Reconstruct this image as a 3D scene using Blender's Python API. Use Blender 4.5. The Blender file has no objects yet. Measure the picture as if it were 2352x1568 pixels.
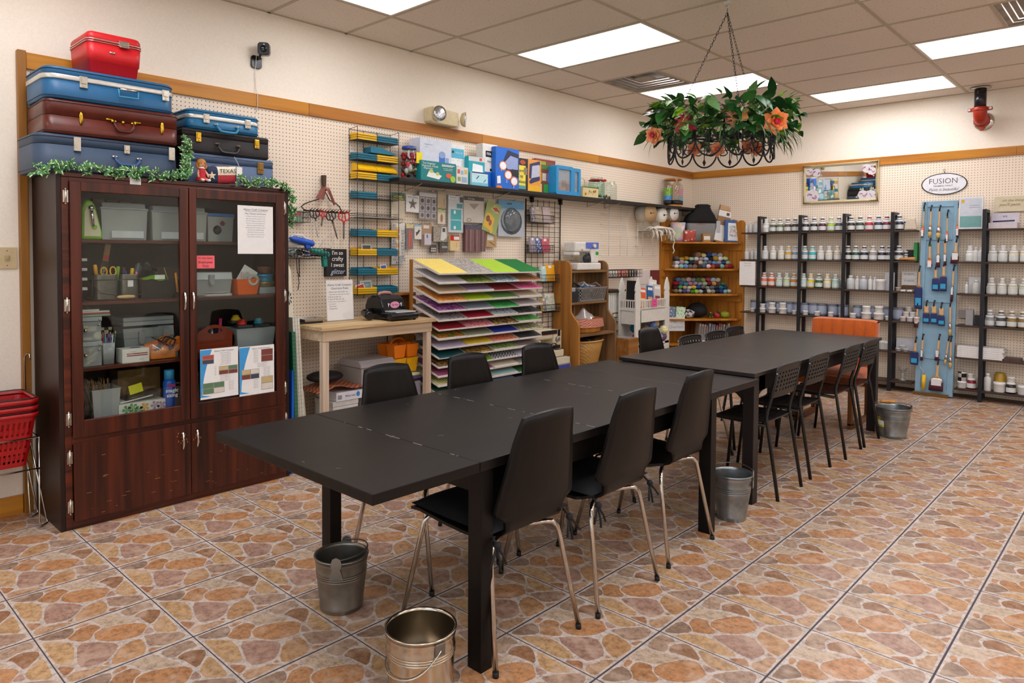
import bpy, bmesh, math, random
from mathutils import Vector, Matrix, Euler
random.seed(7)
C = bpy.context.scene.collection
PI = math.pi
def R(d):return math.radians(d)
# ------------------------------------------------------------------ materials
def lin(h):
 h = h.lstrip('#')
 v = [int(h[i:i+2],16)/255 for i in(0,2,4)]
 return tuple((c/12.92 if c<=.04045 else((c+.055)/1.055)**2.4)for c in v)+(1.0,)
MC = {}
def mat(h,r=.5,m=0.0,n=.06,ns=30,bump=0.0,spec=.5,coat=0.0,sheen=0.0):
 """principled material with a soft procedural tone variation"""
 k = (h,r,m,n,ns,bump,spec,coat,sheen)
 if k in MC:return MC[k]
 M = bpy.data.materials.new('m_'+h.strip('#'));M.use_nodes = True
 nt = M.node_tree;b = nt.nodes['Principled BSDF']
 b.inputs['Roughness'].default_value = r;b.inputs['Metallic'].default_value = m
 b.inputs['Specular IOR Level'].default_value = spec;b.inputs['Coat Weight'].default_value = coat
 b.inputs['Sheen Weight'].default_value = sheen
 c = lin(h)
 if n>0 or bump>0:
  tc = nt.nodes.new('ShaderNodeTexCoord');no = nt.nodes.new('ShaderNodeTexNoise')
  no.inputs['Scale'].default_value = ns;no.inputs['Detail'].default_value = 3
  nt.links.new(tc.outputs['Object'],no.inputs['Vector'])
  rp = nt.nodes.new('ShaderNodeValToRGB')
  rp.color_ramp.elements[0].position = .3;rp.color_ramp.elements[1].position = .7
  rp.color_ramp.elements[0].color = tuple(x*(1-n)for x in c[:3])+(1,)
  rp.color_ramp.elements[1].color = tuple(min(1,x*(1+n))for x in c[:3])+(1,)
  nt.links.new(no.outputs['Fac'],rp.inputs['Fac']);nt.links.new(rp.outputs['Color'],b.inputs['Base Color'])
  if bump:
   bp = nt.nodes.new('ShaderNodeBump');bp.inputs['Strength'].default_value = bump;bp.inputs['Distance'].default_value = .002
   nt.links.new(no.outputs['Fac'],bp.inputs['Height']);nt.links.new(bp.outputs['Normal'],b.inputs['Normal'])
 else:
  b.inputs['Base Color'].default_value = c
 MC[k] = M;return M
def wood(h1,h2,axis=1,sc=6,r=.45,spec=.4,stretch=14,det=5):
 """two-tone grain stretched along an axis (0 x, 1 y, 2 z)"""
 k = ('w',h1,h2,axis,sc,r,spec,stretch)
 if k in MC:return MC[k]
 M = bpy.data.materials.new('wood_'+h1.strip('#'));M.use_nodes = True
 nt = M.node_tree;b = nt.nodes['Principled BSDF'];b.inputs['Roughness'].default_value = r
 b.inputs['Specular IOR Level'].default_value = spec
 tc = nt.nodes.new('ShaderNodeTexCoord');mp = nt.nodes.new('ShaderNodeMapping')
 s = [sc*stretch/3]*3;s[axis] = sc/4
 mp.inputs['Scale'].default_value = s
 no = nt.nodes.new('ShaderNodeTexNoise');no.inputs['Scale'].default_value = 1;no.inputs['Detail'].default_value = det;no.inputs['Distortion'].default_value = .6
 rp = nt.nodes.new('ShaderNodeValToRGB');rp.color_ramp.elements[0].position = .32;rp.color_ramp.elements[1].position = .68
 rp.color_ramp.elements[0].color = lin(h1);rp.color_ramp.elements[1].color = lin(h2)
 nt.links.new(tc.outputs['Object'],mp.inputs['Vector']);nt.links.new(mp.outputs[0],no.inputs['Vector'])
 nt.links.new(no.outputs['Fac'],rp.inputs['Fac']);nt.links.new(rp.outputs['Color'],b.inputs['Base Color'])
 MC[k] = M;return M
def glass(h='#ffffff',body=0.0,gl=.08,r=.03):
 """thin clear sheet: see-through with a little gloss; body adds milky plastic"""
 k = ('g',h,body,gl,r)
 if k in MC:return MC[k]
 M = bpy.data.materials.new('clear');M.use_nodes = True;nt = M.node_tree;nt.nodes.clear()
 out = nt.nodes.new('ShaderNodeOutputMaterial')
 tr = nt.nodes.new('ShaderNodeBsdfTransparent');tr.inputs[0].default_value = lin(h)
 gs = nt.nodes.new('ShaderNodeBsdfGlossy');gs.inputs['Roughness'].default_value = r
 fr = nt.nodes.new('ShaderNodeLayerWeight');pw = nt.nodes.new('ShaderNodeMath');pw.operation = 'POWER';pw.inputs[1].default_value = 4
 nt.links.new(fr.outputs['Facing'],pw.inputs[0])
 ml = nt.nodes.new('ShaderNodeMath');ml.operation = 'MULTIPLY_ADD';ml.inputs[1].default_value = .5;ml.inputs[2].default_value = gl*.5
 ml.use_clamp = True
 nt.links.new(pw.outputs[0],ml.inputs[0])
 mx = nt.nodes.new('ShaderNodeMixShader');nt.links.new(ml.outputs[0],mx.inputs[0])
 last = tr
 if body>0:
  df = nt.nodes.new('ShaderNodeBsdfDiffuse');df.inputs[0].default_value = lin(h)
  m2 = nt.nodes.new('ShaderNodeMixShader');m2.inputs[0].default_value = body
  nt.links.new(tr.outputs[0],m2.inputs[1]);nt.links.new(df.outputs[0],m2.inputs[2]);last = m2
 nt.links.new(last.outputs[0],mx.inputs[1]);nt.links.new(gs.outputs[0],mx.inputs[2]);nt.links.new(mx.outputs[0],out.inputs[0])
 MC[k] = M;return M
def emit(h,s):
 k = ('e',h,s)
 if k in MC:return MC[k]
 M = bpy.data.materials.new('glow');M.use_nodes = True;nt = M.node_tree;nt.nodes.clear()
 o = nt.nodes.new('ShaderNodeOutputMaterial');e = nt.nodes.new('ShaderNodeEmission')
 e.inputs[0].default_value = lin(h);e.inputs[1].default_value = s;nt.links.new(e.outputs[0],o.inputs[0])
 MC[k] = M;return M
def printed(h1,h2,sc=60,kind='spots',h3=None,r=.6):
 """patterned paper or cloth: spots, cells, stripes, checks"""
 k = ('p',h1,h2,sc,kind,h3)
 if k in MC:return MC[k]
 M = bpy.data.materials.new('print');M.use_nodes = True;nt = M.node_tree;b = nt.nodes['Principled BSDF']
 b.inputs['Roughness'].default_value = r
 tc = nt.nodes.new('ShaderNodeTexCoord')
 rp = nt.nodes.new('ShaderNodeValToRGB');rp.color_ramp.elements[0].color = lin(h1);rp.color_ramp.elements[1].color = lin(h2)
 rp.color_ramp.elements[0].position = .45;rp.color_ramp.elements[1].position = .55
 if kind=='spots':
  t = nt.nodes.new('ShaderNodeTexVoronoi');t.inputs['Scale'].default_value = sc;o = t.outputs['Distance']
  rp.color_ramp.elements[0].position = .3;rp.color_ramp.elements[1].position = .4
 elif kind=='noise':
  t = nt.nodes.new('ShaderNodeTexNoise');t.inputs['Scale'].default_value = sc;t.inputs['Detail'].default_value = 4;o = t.outputs['Fac']
 elif kind=='checks':
  t = nt.nodes.new('ShaderNodeTexChecker');t.inputs['Scale'].default_value = sc;o = t.outputs['Fac']
 elif kind=='multi':
  t = nt.nodes.new('ShaderNodeTexVoronoi');t.inputs['Scale'].default_value = sc;
  hs = nt.nodes.new('ShaderNodeHueSaturation');hs.inputs['Saturation'].default_value = .8
  nt.links.new(t.outputs['Color'],hs.inputs['Color'])
  mx = nt.nodes.new('ShaderNodeMix');mx.data_type = 'RGBA';mx.inputs[0].default_value = .45
  mx.inputs[7].default_value = lin(h1)
  nt.links.new(hs.outputs[0],mx.inputs[6]);nt.links.new(tc.outputs['Object'],t.inputs['Vector'])
  nt.links.new(mx.outputs[2],b.inputs['Base Color']);MC[k] = M;return M
 else:
  t = nt.nodes.new('ShaderNodeTexWave');t.inputs['Scale'].default_value = sc;o = t.outputs['Fac']
  t.bands_direction = {'stripesx':'X','stripesy':'Y','stripesz':'Z'}.get(kind,'DIAGONAL')
 nt.links.new(tc.outputs['Object'],t.inputs['Vector']);nt.links.new(o,rp.inputs['Fac'])
 nt.links.new(rp.outputs['Color'],b.inputs['Base Color']);MC[k] = M;return M
 # ------------------------------------------------------------------ mesh builder (world coordinates)
def frame(d,up=(0,0,1)):
 d = Vector(d).normalized();u = Vector(up)
 if abs(d.dot(u))>.98:u = Vector((1,0,0))
 a = d.cross(u).normalized();return a, d.cross(a).normalized()
class B:
 def __init__(s):s.v, s.f, s.m, s.s, s.c = [], [], [], [], None
 def face(s,idx,m=0,sm=False):s.f.append(tuple(idx));s.m.append(m);s.s.append(sm)
 def poly(s,pts,m=0,sm=False):
  b = len(s.v);s.v+=[Vector(p)for p in pts];s.face(range(b,b+len(pts)),m,sm);return s
 def box(s,x0,x1,y0,y1,z0,z1,m=0,M=None):
  b = len(s.v);p = [Vector((x,y,z))for z in(z0,z1)for y in(y0,y1)for x in(x0,x1)]
  if M is not None:p = [M@q for q in p]
  s.v+=p
  for q in((0,2,3,1),(4,5,7,6),(0,1,5,4),(2,6,7,3),(0,4,6,2),(1,3,7,5)):s.face([b+i for i in q],m)
  return s
 def prism(s,pts,ax,a,b2,m=0,M=None,sm=False):
  """2-D outline extruded along axis ax; outline coords are the two other axes in order"""
  n = len(pts);b = len(s.v)
  def P(p,t):
   q = [p[0],p[1]];q.insert(ax,t);q = Vector(q);return M@q if M is not None else q
  s.v+=[P(p,a)for p in pts]+[P(p,b2)for p in pts]
  s.face([b+i for i in range(n)][::-1],m);s.face([b+n+i for i in range(n)],m)
  for i in range(n):
   j = (i+1)%n;s.face((b+i,b+j,b+n+j,b+n+i),m,sm)
  return s
 def rings(s,rr,m=0,sm=True,cap0=True,cap1=True,closed=True):
  """rr: list of rings, each a list of points (same count)"""
  n = len(rr[0]);b = len(s.v)
  for r in rr:s.v+=[Vector(p)for p in r]
  for k in range(len(rr)-1):
   for i in range(n if closed else n-1):
    j = (i+1)%n;s.face((b+k*n+i,b+k*n+j,b+(k+1)*n+j,b+(k+1)*n+i),m,sm)
  if cap0 and closed:s.face([b+i for i in range(n)][::-1],m)
  if cap1 and closed:s.face([b+(len(rr)-1)*n+i for i in range(n)],m)
  return s
 def lathe(s,prof,c=(0,0,0),n=20,m=0,ax=(0,0,1),cap0=True,cap1=True,sx=1,sy=1,M=None):
  d = Vector(ax).normalized();a, e = frame(d)
  if abs(d.z)>.99:a, e = Vector((1,0,0)), Vector((0,1,0))
  c = Vector(c);rr = []
  for r, h in prof:
   ring = [c+d*h+a*(r*sx*math.cos(2*PI*i/n))+e*(r*sy*math.sin(2*PI*i/n))for i in range(n)]
   rr.append([M@p for p in ring]if M is not None else ring)
  return s.rings(rr,m,True,cap0,cap1)
 def cyl(s,p,q,r,r2=None,n=12,m=0,cap=True):
  p, q = Vector(p), Vector(q);d = q-p
  return s.lathe([(r,0),(r if r2 is None else r2,d.length)],p,n,m,d,cap,cap)
 def tube(s,pts,r,n=6,m=0,closed=False,rs=None):
  pts = [Vector(p)for p in pts];k = len(pts);rr = [];pa = None
  for i in range(k):
   t = (pts[(i+1)%k]-pts[i-1])if closed or 0<i<k-1 else(pts[1]-pts[0]if i==0 else pts[-1]-pts[-2])
   if t.length<1e-9:t = Vector((0,0,1))
   t.normalize()
   if pa is None:a, e = frame(t)
   else:
    a = pa-t*pa.dot(t)
    a = a.normalized()if a.length>1e-6 else frame(t)[0]
    e = t.cross(a).normalized()
   pa = a;q = rs[i]if rs else r
   rr.append([pts[i]+a*(q*math.cos(2*PI*j/n))+e*(q*math.sin(2*PI*j/n))for j in range(n)])
  if closed:rr.append(rr[0]);return s.rings(rr,m,True,False,False)
  return s.rings(rr,m)
 def ball(s,c,r,n=10,k=6,m=0,sx=1,sy=1,sz=1,M=None):
  c = Vector(c);pr = []
  for i in range(k+1):
   t = -PI/2+PI*i/k;pr.append([c+Vector((sx*r*max(.02,math.cos(t))*math.cos(2*PI*j/n),sy*r*max(.02,math.cos(t))*math.sin(2*PI*j/n),sz*r*math.sin(t)))for j in range(n)])
  if M is not None:pr = [[M@p for p in q]for q in pr]
  return s.rings(pr,m)
 def grid(s,P,nu,nv,m=0,sm=True,skip=None):
  b = len(s.v)
  for j in range(nv+1):
   for i in range(nu+1):s.v.append(Vector(P(i/nu,j/nv)))
  for j in range(nv):
   for i in range(nu):
    if skip and skip(i,j):continue
    q = b+j*(nu+1)+i;s.face((q,q+1,q+nu+2,q+nu+1),m,sm)
  return s
 def add(s,o,M=None,dm=0):
  b = len(s.v);s.v+=[M@p if M is not None else p.copy()for p in o.v]
  for f, m, sm in zip(o.f,o.m,o.s):s.face([b+i for i in f],m+dm,sm)
  return s
 def text(s,t,size,o,u,w,m=0,shear=0,al='CENTER',sx=1.0,off=0.0):
  """flat lettering: o centre, u reading direction, w up direction"""
  me = text_mesh(t,shear,al,off);o, u, w = Vector(o), Vector(u).normalized(), Vector(w).normalized();b = len(s.v)
  for p in me[0]:s.v.append(o+u*(p[0]*size*sx)+w*(p[1]*size))
  for f in me[1]:s.face([b+i for i in f],m)
  return s
TX = {}
def text_mesh(t,shear,al,off):
 k = (t,shear,al,off)
 if k not in TX:
  cu = bpy.data.curves.new('lettering','FONT');cu.body = t;cu.align_x = al;cu.align_y = 'CENTER';cu.shear = shear;cu.resolution_u = 2;cu.offset = off
  ob = bpy.data.objects.new('lettering',cu);me = ob.to_mesh()
  TX[k] = ([tuple(v.co)for v in me.vertices],[tuple(p.vertices)for p in me.polygons])
  ob.to_mesh_clear();bpy.data.objects.remove(ob);bpy.data.curves.remove(cu)
 return TX[k]
WM = {}
def wm(o):
 return WM.get(o.name,Matrix())
def mesh(name,b,mats,local=None):
 me = bpy.data.meshes.new(name)
 inv = local.inverted()if local is not None else None
 me.from_pydata([(inv@p if inv else p)[:]for p in b.v],[],b.f)
 for m in(mats if isinstance(mats,(list,tuple))else[mats]):me.materials.append(m)
 me.polygons.foreach_set('material_index',b.m);me.polygons.foreach_set('use_smooth',b.s)
 bm = bmesh.new();bm.from_mesh(me);bmesh.ops.recalc_face_normals(bm,faces=bm.faces);bm.to_mesh(me);bm.free()
 return me
def obj(name,b,mats,parent=None,bev=0,label=None,seg=2):
 """link builder b as one mesh object; with a parent it becomes its part"""
 if parent is not None:M = wm(parent)
 else:
  xs = [p.x for p in b.v];ys = [p.y for p in b.v];zs = [p.z for p in b.v]
  M = Matrix.Translation(((min(xs)+max(xs))/2,(min(ys)+max(ys))/2,min(zs)))
 o = bpy.data.objects.new(name,mesh(name,b,mats,M));C.objects.link(o)
 if parent is not None:o.parent = parent
 else:o.matrix_world = M
 WM[o.name] = M
 if bev:
  md = o.modifiers.new('edge','BEVEL');md.width = bev;md.segments = seg;md.limit_method = 'ANGLE';md.angle_limit = R(40)
 if label:o['label'] = label
 return o
LB = {}
def tag(o,label,cat,group=None,kind=None):
 LB.setdefault(label,[]).append(o.name)
 o['label'] = label;o['category'] = cat
 if group:o['group'] = group
 if kind:o['kind'] = kind
 return o
def thing(name,label,cat,loc=(0,0,0),rz=0,group=None):
 o = bpy.data.objects.new(name,None);C.objects.link(o);o.empty_display_size = .05
 o.location = loc;o.rotation_euler = (0,0,rz)
 WM[o.name] = Matrix.Translation(loc)@Matrix.Rotation(rz,4,'Z')
 return tag(o,label,cat,group)
def one(name,b,mats,label,cat,group=None,bev=0):
 return tag(obj(name,b,mats,None,bev),label,cat,group)
def struct(name,b,mats,bev=0):
 o = obj(name,b,mats,None,bev);o['kind'] = 'structure';return o
def dup(root,loc,rz,label,group=None,swap=None):
 """copy of a thing with its parts and sub-parts; swap maps a part name to another material"""
 r = root.copy();C.objects.link(r);r.location = loc;r.rotation_euler = (0,0,rz);r['label'] = label
 LB.setdefault(label,[]).append(r.name)
 if group:r['group'] = group
 for ch in list(root.children):
  c = ch.copy();C.objects.link(c);c.parent = r
  st = ch.name.split('.')[0]
  if swap and st in swap:
   c.material_slots[0].link = 'OBJECT';c.material_slots[0].material = swap[st]
  for g in ch.children:
   d = g.copy();C.objects.link(d);d.parent = c
   st = g.name.split('.')[0]
   if swap and st in swap:
    d.material_slots[0].link = 'OBJECT';d.material_slots[0].material = swap[st]
 return r
ORD = ['first','second','third','fourth','fifth','sixth','seventh','eighth','ninth','tenth','eleventh','twelfth','thirteenth','fourteenth','fifteenth','sixteenth','seventeenth','eighteenth','nineteenth','twentieth']
def T(x,y,z):return Matrix.Translation((x,y,z))
def RZ(a):return Matrix.Rotation(a,4,'Z')
def RX(a):return Matrix.Rotation(a,4,'X')
def RY(a):return Matrix.Rotation(a,4,'Y')
def arc(c,r,a0,a1,n,u=(1,0,0),w=(0,0,1)):
 c, u, w = Vector(c), Vector(u), Vector(w)
 return[c+u*(r*math.cos(a0+(a1-a0)*i/n))+w*(r*math.sin(a0+(a1-a0)*i/n))for i in range(n+1)]
def rrect(w,h,r,n=4,cx=0,cy=0):
 o = []
 for(sx,sy,a)in((1,1,0),(-1,1,PI/2),(-1,-1,PI),(1,-1,1.5*PI)):
  for i in range(n+1):
   t = a+PI/2*i/n;o.append((cx+sx*(w/2-r)+r*math.cos(t),cy+sy*(h/2-r)+r*math.sin(t)))
 return o
 # ------------------------------------------------------------------ camera, view
cam = bpy.data.cameras.new('camera');co = bpy.data.objects.new('camera',cam);C.objects.link(co)
cam.sensor_width = 36;cam.lens = 1613.68/2352*36;cam.shift_x = 13.7/2352;cam.shift_y = -148.4/2352;cam.clip_start = .05
r_, u_, b_ = (.729422,.684038,.005946), (-.027212,.020329,.999423), (.683522,-.729163,.033443)
co.matrix_world = Matrix(((r_[0],u_[0],b_[0],4.45926),(r_[1],u_[1],b_[1],-8.24875),(r_[2],u_[2],b_[2],1.41),(0,0,0,1)))
sc = bpy.context.scene;sc.camera = co
vs = sc.view_settings;vs.view_transform = 'Standard';vs.look = 'None';vs.gamma = 1;vs.use_curve_mapping = False;vs.exposure = 0.12
# ------------------------------------------------------------------ room shell
CZ = 3.02;TZ0, TZ1 = 2.375, 2.461
XR, YF = 8.2, -11.6
def wall_mat():
 M = mat('#f3ead9',.85,0,.03,90,.25)
 return M
def peg_mat(ax,ph):
 M = bpy.data.materials.new('pegboard');M.use_nodes = True;nt = M.node_tree;b = nt.nodes['Principled BSDF'];b.inputs['Roughness'].default_value = .6
 g = nt.nodes.new('ShaderNodeNewGeometry');sp = nt.nodes.new('ShaderNodeSeparateXYZ');nt.links.new(g.outputs['Position'],sp.inputs[0])
 def ch(out,off):
  a = nt.nodes.new('ShaderNodeMath');a.operation = 'ADD';a.inputs[1].default_value = 25.4-off+.0127;nt.links.new(out,a.inputs[0])
  d = nt.nodes.new('ShaderNodeMath');d.operation = 'DIVIDE';d.inputs[1].default_value = .0254;nt.links.new(a.outputs[0],d.inputs[0])
  f = nt.nodes.new('ShaderNodeMath');f.operation = 'FRACT';nt.links.new(d.outputs[0],f.inputs[0])
  s = nt.nodes.new('ShaderNodeMath');s.operation = 'SUBTRACT';s.inputs[1].default_value = .5;nt.links.new(f.outputs[0],s.inputs[0])
  q = nt.nodes.new('ShaderNodeMath');q.operation = 'MULTIPLY';nt.links.new(s.outputs[0],q.inputs[0]);nt.links.new(s.outputs[0],q.inputs[1]);return q.outputs[0]
 a = nt.nodes.new('ShaderNodeMath');a.operation = 'ADD';nt.links.new(ch(sp.outputs[ax],ph),a.inputs[0]);nt.links.new(ch(sp.outputs[2],.0225),a.inputs[1])
 l = nt.nodes.new('ShaderNodeMath');l.operation = 'LESS_THAN';l.inputs[1].default_value = .132**2;nt.links.new(a.outputs[0],l.inputs[0])
 mx = nt.nodes.new('ShaderNodeMix');mx.data_type = 'RGBA';mx.inputs[6].default_value = lin('#ecdcc6');mx.inputs[7].default_value = lin('#3a2a20')
 nt.links.new(l.outputs[0],mx.inputs[0]);nt.links.new(mx.outputs[2],b.inputs['Base Color']);return M
WM_ = wall_mat()
struct('wall_left',B().box(-.12,0,YF,.12,0,CZ),WM_)
struct('wall_back',B().box(0,XR,0,.12,0,CZ),WM_)
struct('wall_right',B().box(XR,XR+.12,YF,.12,0,CZ),WM_)
# front wall with a shop window
wf = B()
wf.box(0,2.6,YF-.12,YF,0,CZ).box(7.6,XR,YF-.12,YF,0,CZ).box(2.6,7.6,YF-.12,YF,0,.35).box(2.6,7.6,YF-.12,YF,2.5,CZ)
struct('wall_front',wf,WM_)
win = struct('window_1',B().box(2.6,7.6,YF-.07,YF-.065,.35,2.5),glass())
fr = B()
for x in(2.6,4.24,5.9,7.54):fr.box(x,x+.06,YF-.1,YF-.03,.35,2.5)
fr.box(2.6,7.6,YF-.1,YF-.03,.35,.41).box(2.6,7.6,YF-.1,YF-.03,2.44,2.5)
fo = obj('window_frame',fr,mat('#3a3a3c',.4,.6),win);fo['kind'] = 'structure'
struct('wall_left_pegboard',B().box(.001,.007,-7.245,-.001,.03,TZ0+.01),[peg_mat(1,.0126)])
struct('wall_back_pegboard',B().box(.008,5.2,-.007,-.001,.03,TZ0+.01),[peg_mat(0,.0178)])
OAK = wood('#a8640f','#c98a2f',1,3,.35);OAKX = wood('#a0600f','#cf8f30',0,3,.35);OAKZ = wood('#7a4c14','#a9722a',2,3,.4)
OAKD = wood('#8f5416','#b8782c',1,3,.35)
tb = B();ys = [-7.25,-5.56,-3.83,-2.08,-.03]
for i in range(4):tb.box(.001,.024,ys[i]+.001,ys[i+1]-.001,TZ0,TZ1,i%2)
struct('trim_1',tb,[OAK,OAKD],.002)
struct('trim_2',B().box(.001,.04,-7.292,-7.252,.0,TZ1+.005),OAKZ,.003)
tb = B()
xs = [.001,1.55,3.4,5.4]
for i in range(3):tb.box(xs[i]+.0005,xs[i+1]-.0005,-.026,-.001,TZ0,TZ1,i%2)
struct('trim_3',tb,[OAKX,OAKX],.002)
struct('baseboard_left',B().box(.001,.018,-11,-7.294,0,.10),OAK,.002)
struct('baseboard_back',B().box(.74,5.2,-.02,-.0075,0,.03),mat('#4a3626',.6))
# floor: printed stone tiles, one sheet with the joints
STONES = [[(0.04,0.019),(-0.002,0.07),(0.04,0.301),(0.13,0.291),(0.194,0.243),(0.218,0.189),(0.125,0.061)],[(0.077,0.299),(0.045,0.339),(0.033,0.42),(0.089,0.424),(0.098,0.335)],[(0.23,0.191),(0.182,0.263),(0.115,0.319),(0.107,0.421),(0.14,0.463),(0.237,0.484),(0.281,0.404),(0.381,0.355),(0.384,0.287)],[(0.017,0.438),(0.02,0.55),(0.044,0.667),(0.181,0.687),(0.334,0.766),(0.35,0.714),(0.27,0.565),(0.228,0.498),(0.135,0.481)],[(0.051,0.685),(0.014,0.828),(0.03,0.967),(0.198,0.969),(0.159,0.877),(0.219,0.758),(0.178,0.712)],[(0.232,0.754),(0.186,0.867),(0.267,0.981),(0.361,0.964),(0.514,0.822),(0.406,0.801),(0.305,0.789)],[(0.331,0.389),(0.282,0.415),(0.258,0.501),(0.307,0.623),(0.395,0.757),(0.492,0.8),(0.595,0.722),(0.641,0.671),(0.602,0.526),(0.532,0.438),(0.425,0.372)],[(0.631,0.709),(0.568,0.743),(0.535,0.793),(0.642,0.798),(0.669,0.777)],[(0.558,0.814),(0.454,0.898),(0.396,0.97),(0.52,0.978),(0.823,0.956),(0.706,0.822),(0.647,0.803)],[(0.651,0.696),(0.725,0.815),(0.848,0.97),(0.943,0.967),(0.973,0.836),(0.944,0.755),(0.865,0.659),(0.75,0.684)],[(0.903,0.651),(0.974,0.755),(0.986,0.716),(0.973,0.626)],[(0.125,0.025),(0.19,0.123),(0.356,0.231),(0.72,0.127),(0.618,0.029),(0.48,0.019),(0.31,0.026)],[(0.369,0.243),(0.465,0.371),(0.644,0.507),(0.762,0.43),(0.855,0.337),(0.848,0.236),(0.79,0.127)],[(0.956,0.339),(0.834,0.386),(0.687,0.504),(0.674,0.648),(0.733,0.667),(0.871,0.649),(0.969,0.6),(0.976,0.467)],[(0.884,0.292),(0.865,0.347),(0.931,0.329)],[(0.64,0.016),(0.748,0.114),(0.786,0.111),(0.848,0.028),(0.784,0.018)],[(0.869,0.023),(0.824,0.108),(0.872,0.179),(0.885,0.271),(0.94,0.311),(0.967,0.318),(0.983,0.069),(0.96,0.027)],]
SCOL = ['#8d7563','#c99367','#bd844f','#d3c0a7','#b39a84','#976841','#c98d56','#b8978a','#cda673','#b0937f','#b9805a','#cfa875','#b18b7c','#c69663','#c08a5a','#b5794c','#c6a07c']
def chaikin(p,k=2):
 for _ in range(k):
  q = []
  for i in range(len(p)):
   a, b = p[i], p[(i+1)%len(p)]
   q+=[(a[0]*.78+b[0]*.22,a[1]*.78+b[1]*.22),(a[0]*.22+b[0]*.78,a[1]*.22+b[1]*.78)]
  p = q
 return p
def build_floor():
 S, OX, OY = .40579, 3.11843, -6.37144
 st = []
 for p in STONES:
  cx = sum(a for a,b in p)/len(p);cy = sum(b for a,b in p)/len(p)
  q = chaikin([(cx+(a-cx)*.985,cy+(b-cy)*.985)for a,b in p],1)
  st.append([(min(.972,max(.028,a)),min(.984,max(.016,b)))for a,b in q])
 V, F, Mi, Co = [], [], [], []
 def q4(x0,x1,y0,y1,z,m,c):
  b = len(V);V.extend([(x0,y0,z),(x1,y0,z),(x1,y1,z),(x0,y1,z)]);F.append((b,b+1,b+2,b+3));Mi.append(m);Co.append(c)
 q4(-.1,XR+.1,YF-.1,.1,0,1,(0,0,0,1))
 base = lin('#d0c4ba');tn = lin('#a88c76');cols = [tuple(.68*x+.32*y for x,y in zip(lin(h),tn))for h in SCOL]
 rnd = random.Random(3)
 for j in range(-9,13):
  for i in range(-13,17):
   x0, y0 = OX+j*S, OY+i*S
   if x0>XR or y0>0 or x0<-S:continue
   gx, gy = .0035, .0022
   xa, xb, ya, yb = max(x0+gx,-.05), x0+S-gx, y0+gy, min(y0+S-gy,.05)
   q4(xa,xb,ya,yb,.0006,0,base)
   if x0>6.5 or y0<-9.6:continue
   t = rnd.uniform(.94,1.06)
   for p, c in zip(st,cols):
    b = len(V);V.extend([(x0+a*S,y0+v*S,.0010)for a,v in p]);F.append(tuple(range(b,b+len(p))));Mi.append(0);Co.append(tuple(k*t for k in c[:3])+(1,))
 me = bpy.data.meshes.new('floor');me.from_pydata(V,[],F)
 M = bpy.data.materials.new('stone_tile');M.use_nodes = True;nt = M.node_tree;b = nt.nodes['Principled BSDF']
 at = nt.nodes.new('ShaderNodeAttribute');at.attribute_name = 'stone'
 tc = nt.nodes.new('ShaderNodeTexCoord')
 n1 = nt.nodes.new('ShaderNodeTexNoise');n1.inputs['Scale'].default_value = 34;n1.inputs['Detail'].default_value = 8;n1.inputs['Roughness'].default_value = .78
 n2 = nt.nodes.new('ShaderNodeTexNoise');n2.inputs['Scale'].default_value = 11;n2.inputs['Detail'].default_value = 4
 nt.links.new(tc.outputs['Object'],n1.inputs['Vector']);nt.links.new(tc.outputs['Object'],n2.inputs['Vector'])
 r1 = nt.nodes.new('ShaderNodeValToRGB');r1.color_ramp.elements[0].position = .36;r1.color_ramp.elements[1].position = .56
 r1.color_ramp.elements[0].color = (.42,.35,.30,1);r1.color_ramp.elements[1].color = (1.0,1.0,1.0,1)
 nt.links.new(n1.outputs['Fac'],r1.inputs['Fac'])
 mu = nt.nodes.new('ShaderNodeMix');mu.data_type = 'RGBA';mu.blend_type = 'MULTIPLY';mu.inputs[0].default_value = .85
 nt.links.new(at.outputs['Color'],mu.inputs[6]);nt.links.new(r1.outputs['Color'],mu.inputs[7])
 r2 = nt.nodes.new('ShaderNodeValToRGB');r2.color_ramp.elements[0].position = .52;r2.color_ramp.elements[1].position = .72
 nt.links.new(n2.outputs['Fac'],r2.inputs['Fac'])
 sc2 = nt.nodes.new('ShaderNodeMath');sc2.operation = 'MULTIPLY';sc2.inputs[1].default_value = .55;nt.links.new(r2.outputs['Color'],sc2.inputs[0])
 m2 = nt.nodes.new('ShaderNodeMix');m2.data_type = 'RGBA';m2.inputs[7].default_value = lin('#d2bba6')
 nt.links.new(sc2.outputs[0],m2.inputs[0]);nt.links.new(mu.outputs[2],m2.inputs[6]);nt.links.new(m2.outputs[2],b.inputs['Base Color'])
 b.inputs['Roughness'].default_value = .34;b.inputs['Specular IOR Level'].default_value = .45
 bp = nt.nodes.new('ShaderNodeBump');bp.inputs['Strength'].default_value = .12;bp.inputs['Distance'].default_value = .002
 nt.links.new(n1.outputs['Fac'],bp.inputs['Height']);nt.links.new(bp.outputs['Normal'],b.inputs['Normal'])
 me.materials.append(M);me.materials.append(mat('#46414a',.75,0,.1,40))
 me.polygons.foreach_set('material_index',Mi)
 ca = me.color_attributes.new('stone','FLOAT_COLOR','CORNER');k = []
 for p, c in zip(me.polygons,Co):k.extend(list(c)*p.loop_total)
 ca.data.foreach_set('color',k)
 o = bpy.data.objects.new('floor',me);C.objects.link(o);o['kind'] = 'structure'
 struct('floor_slab',B().box(-.1,XR+.1,YF-.1,.1,-.1,-.004),mat('#555050',.8))
build_floor()
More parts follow.
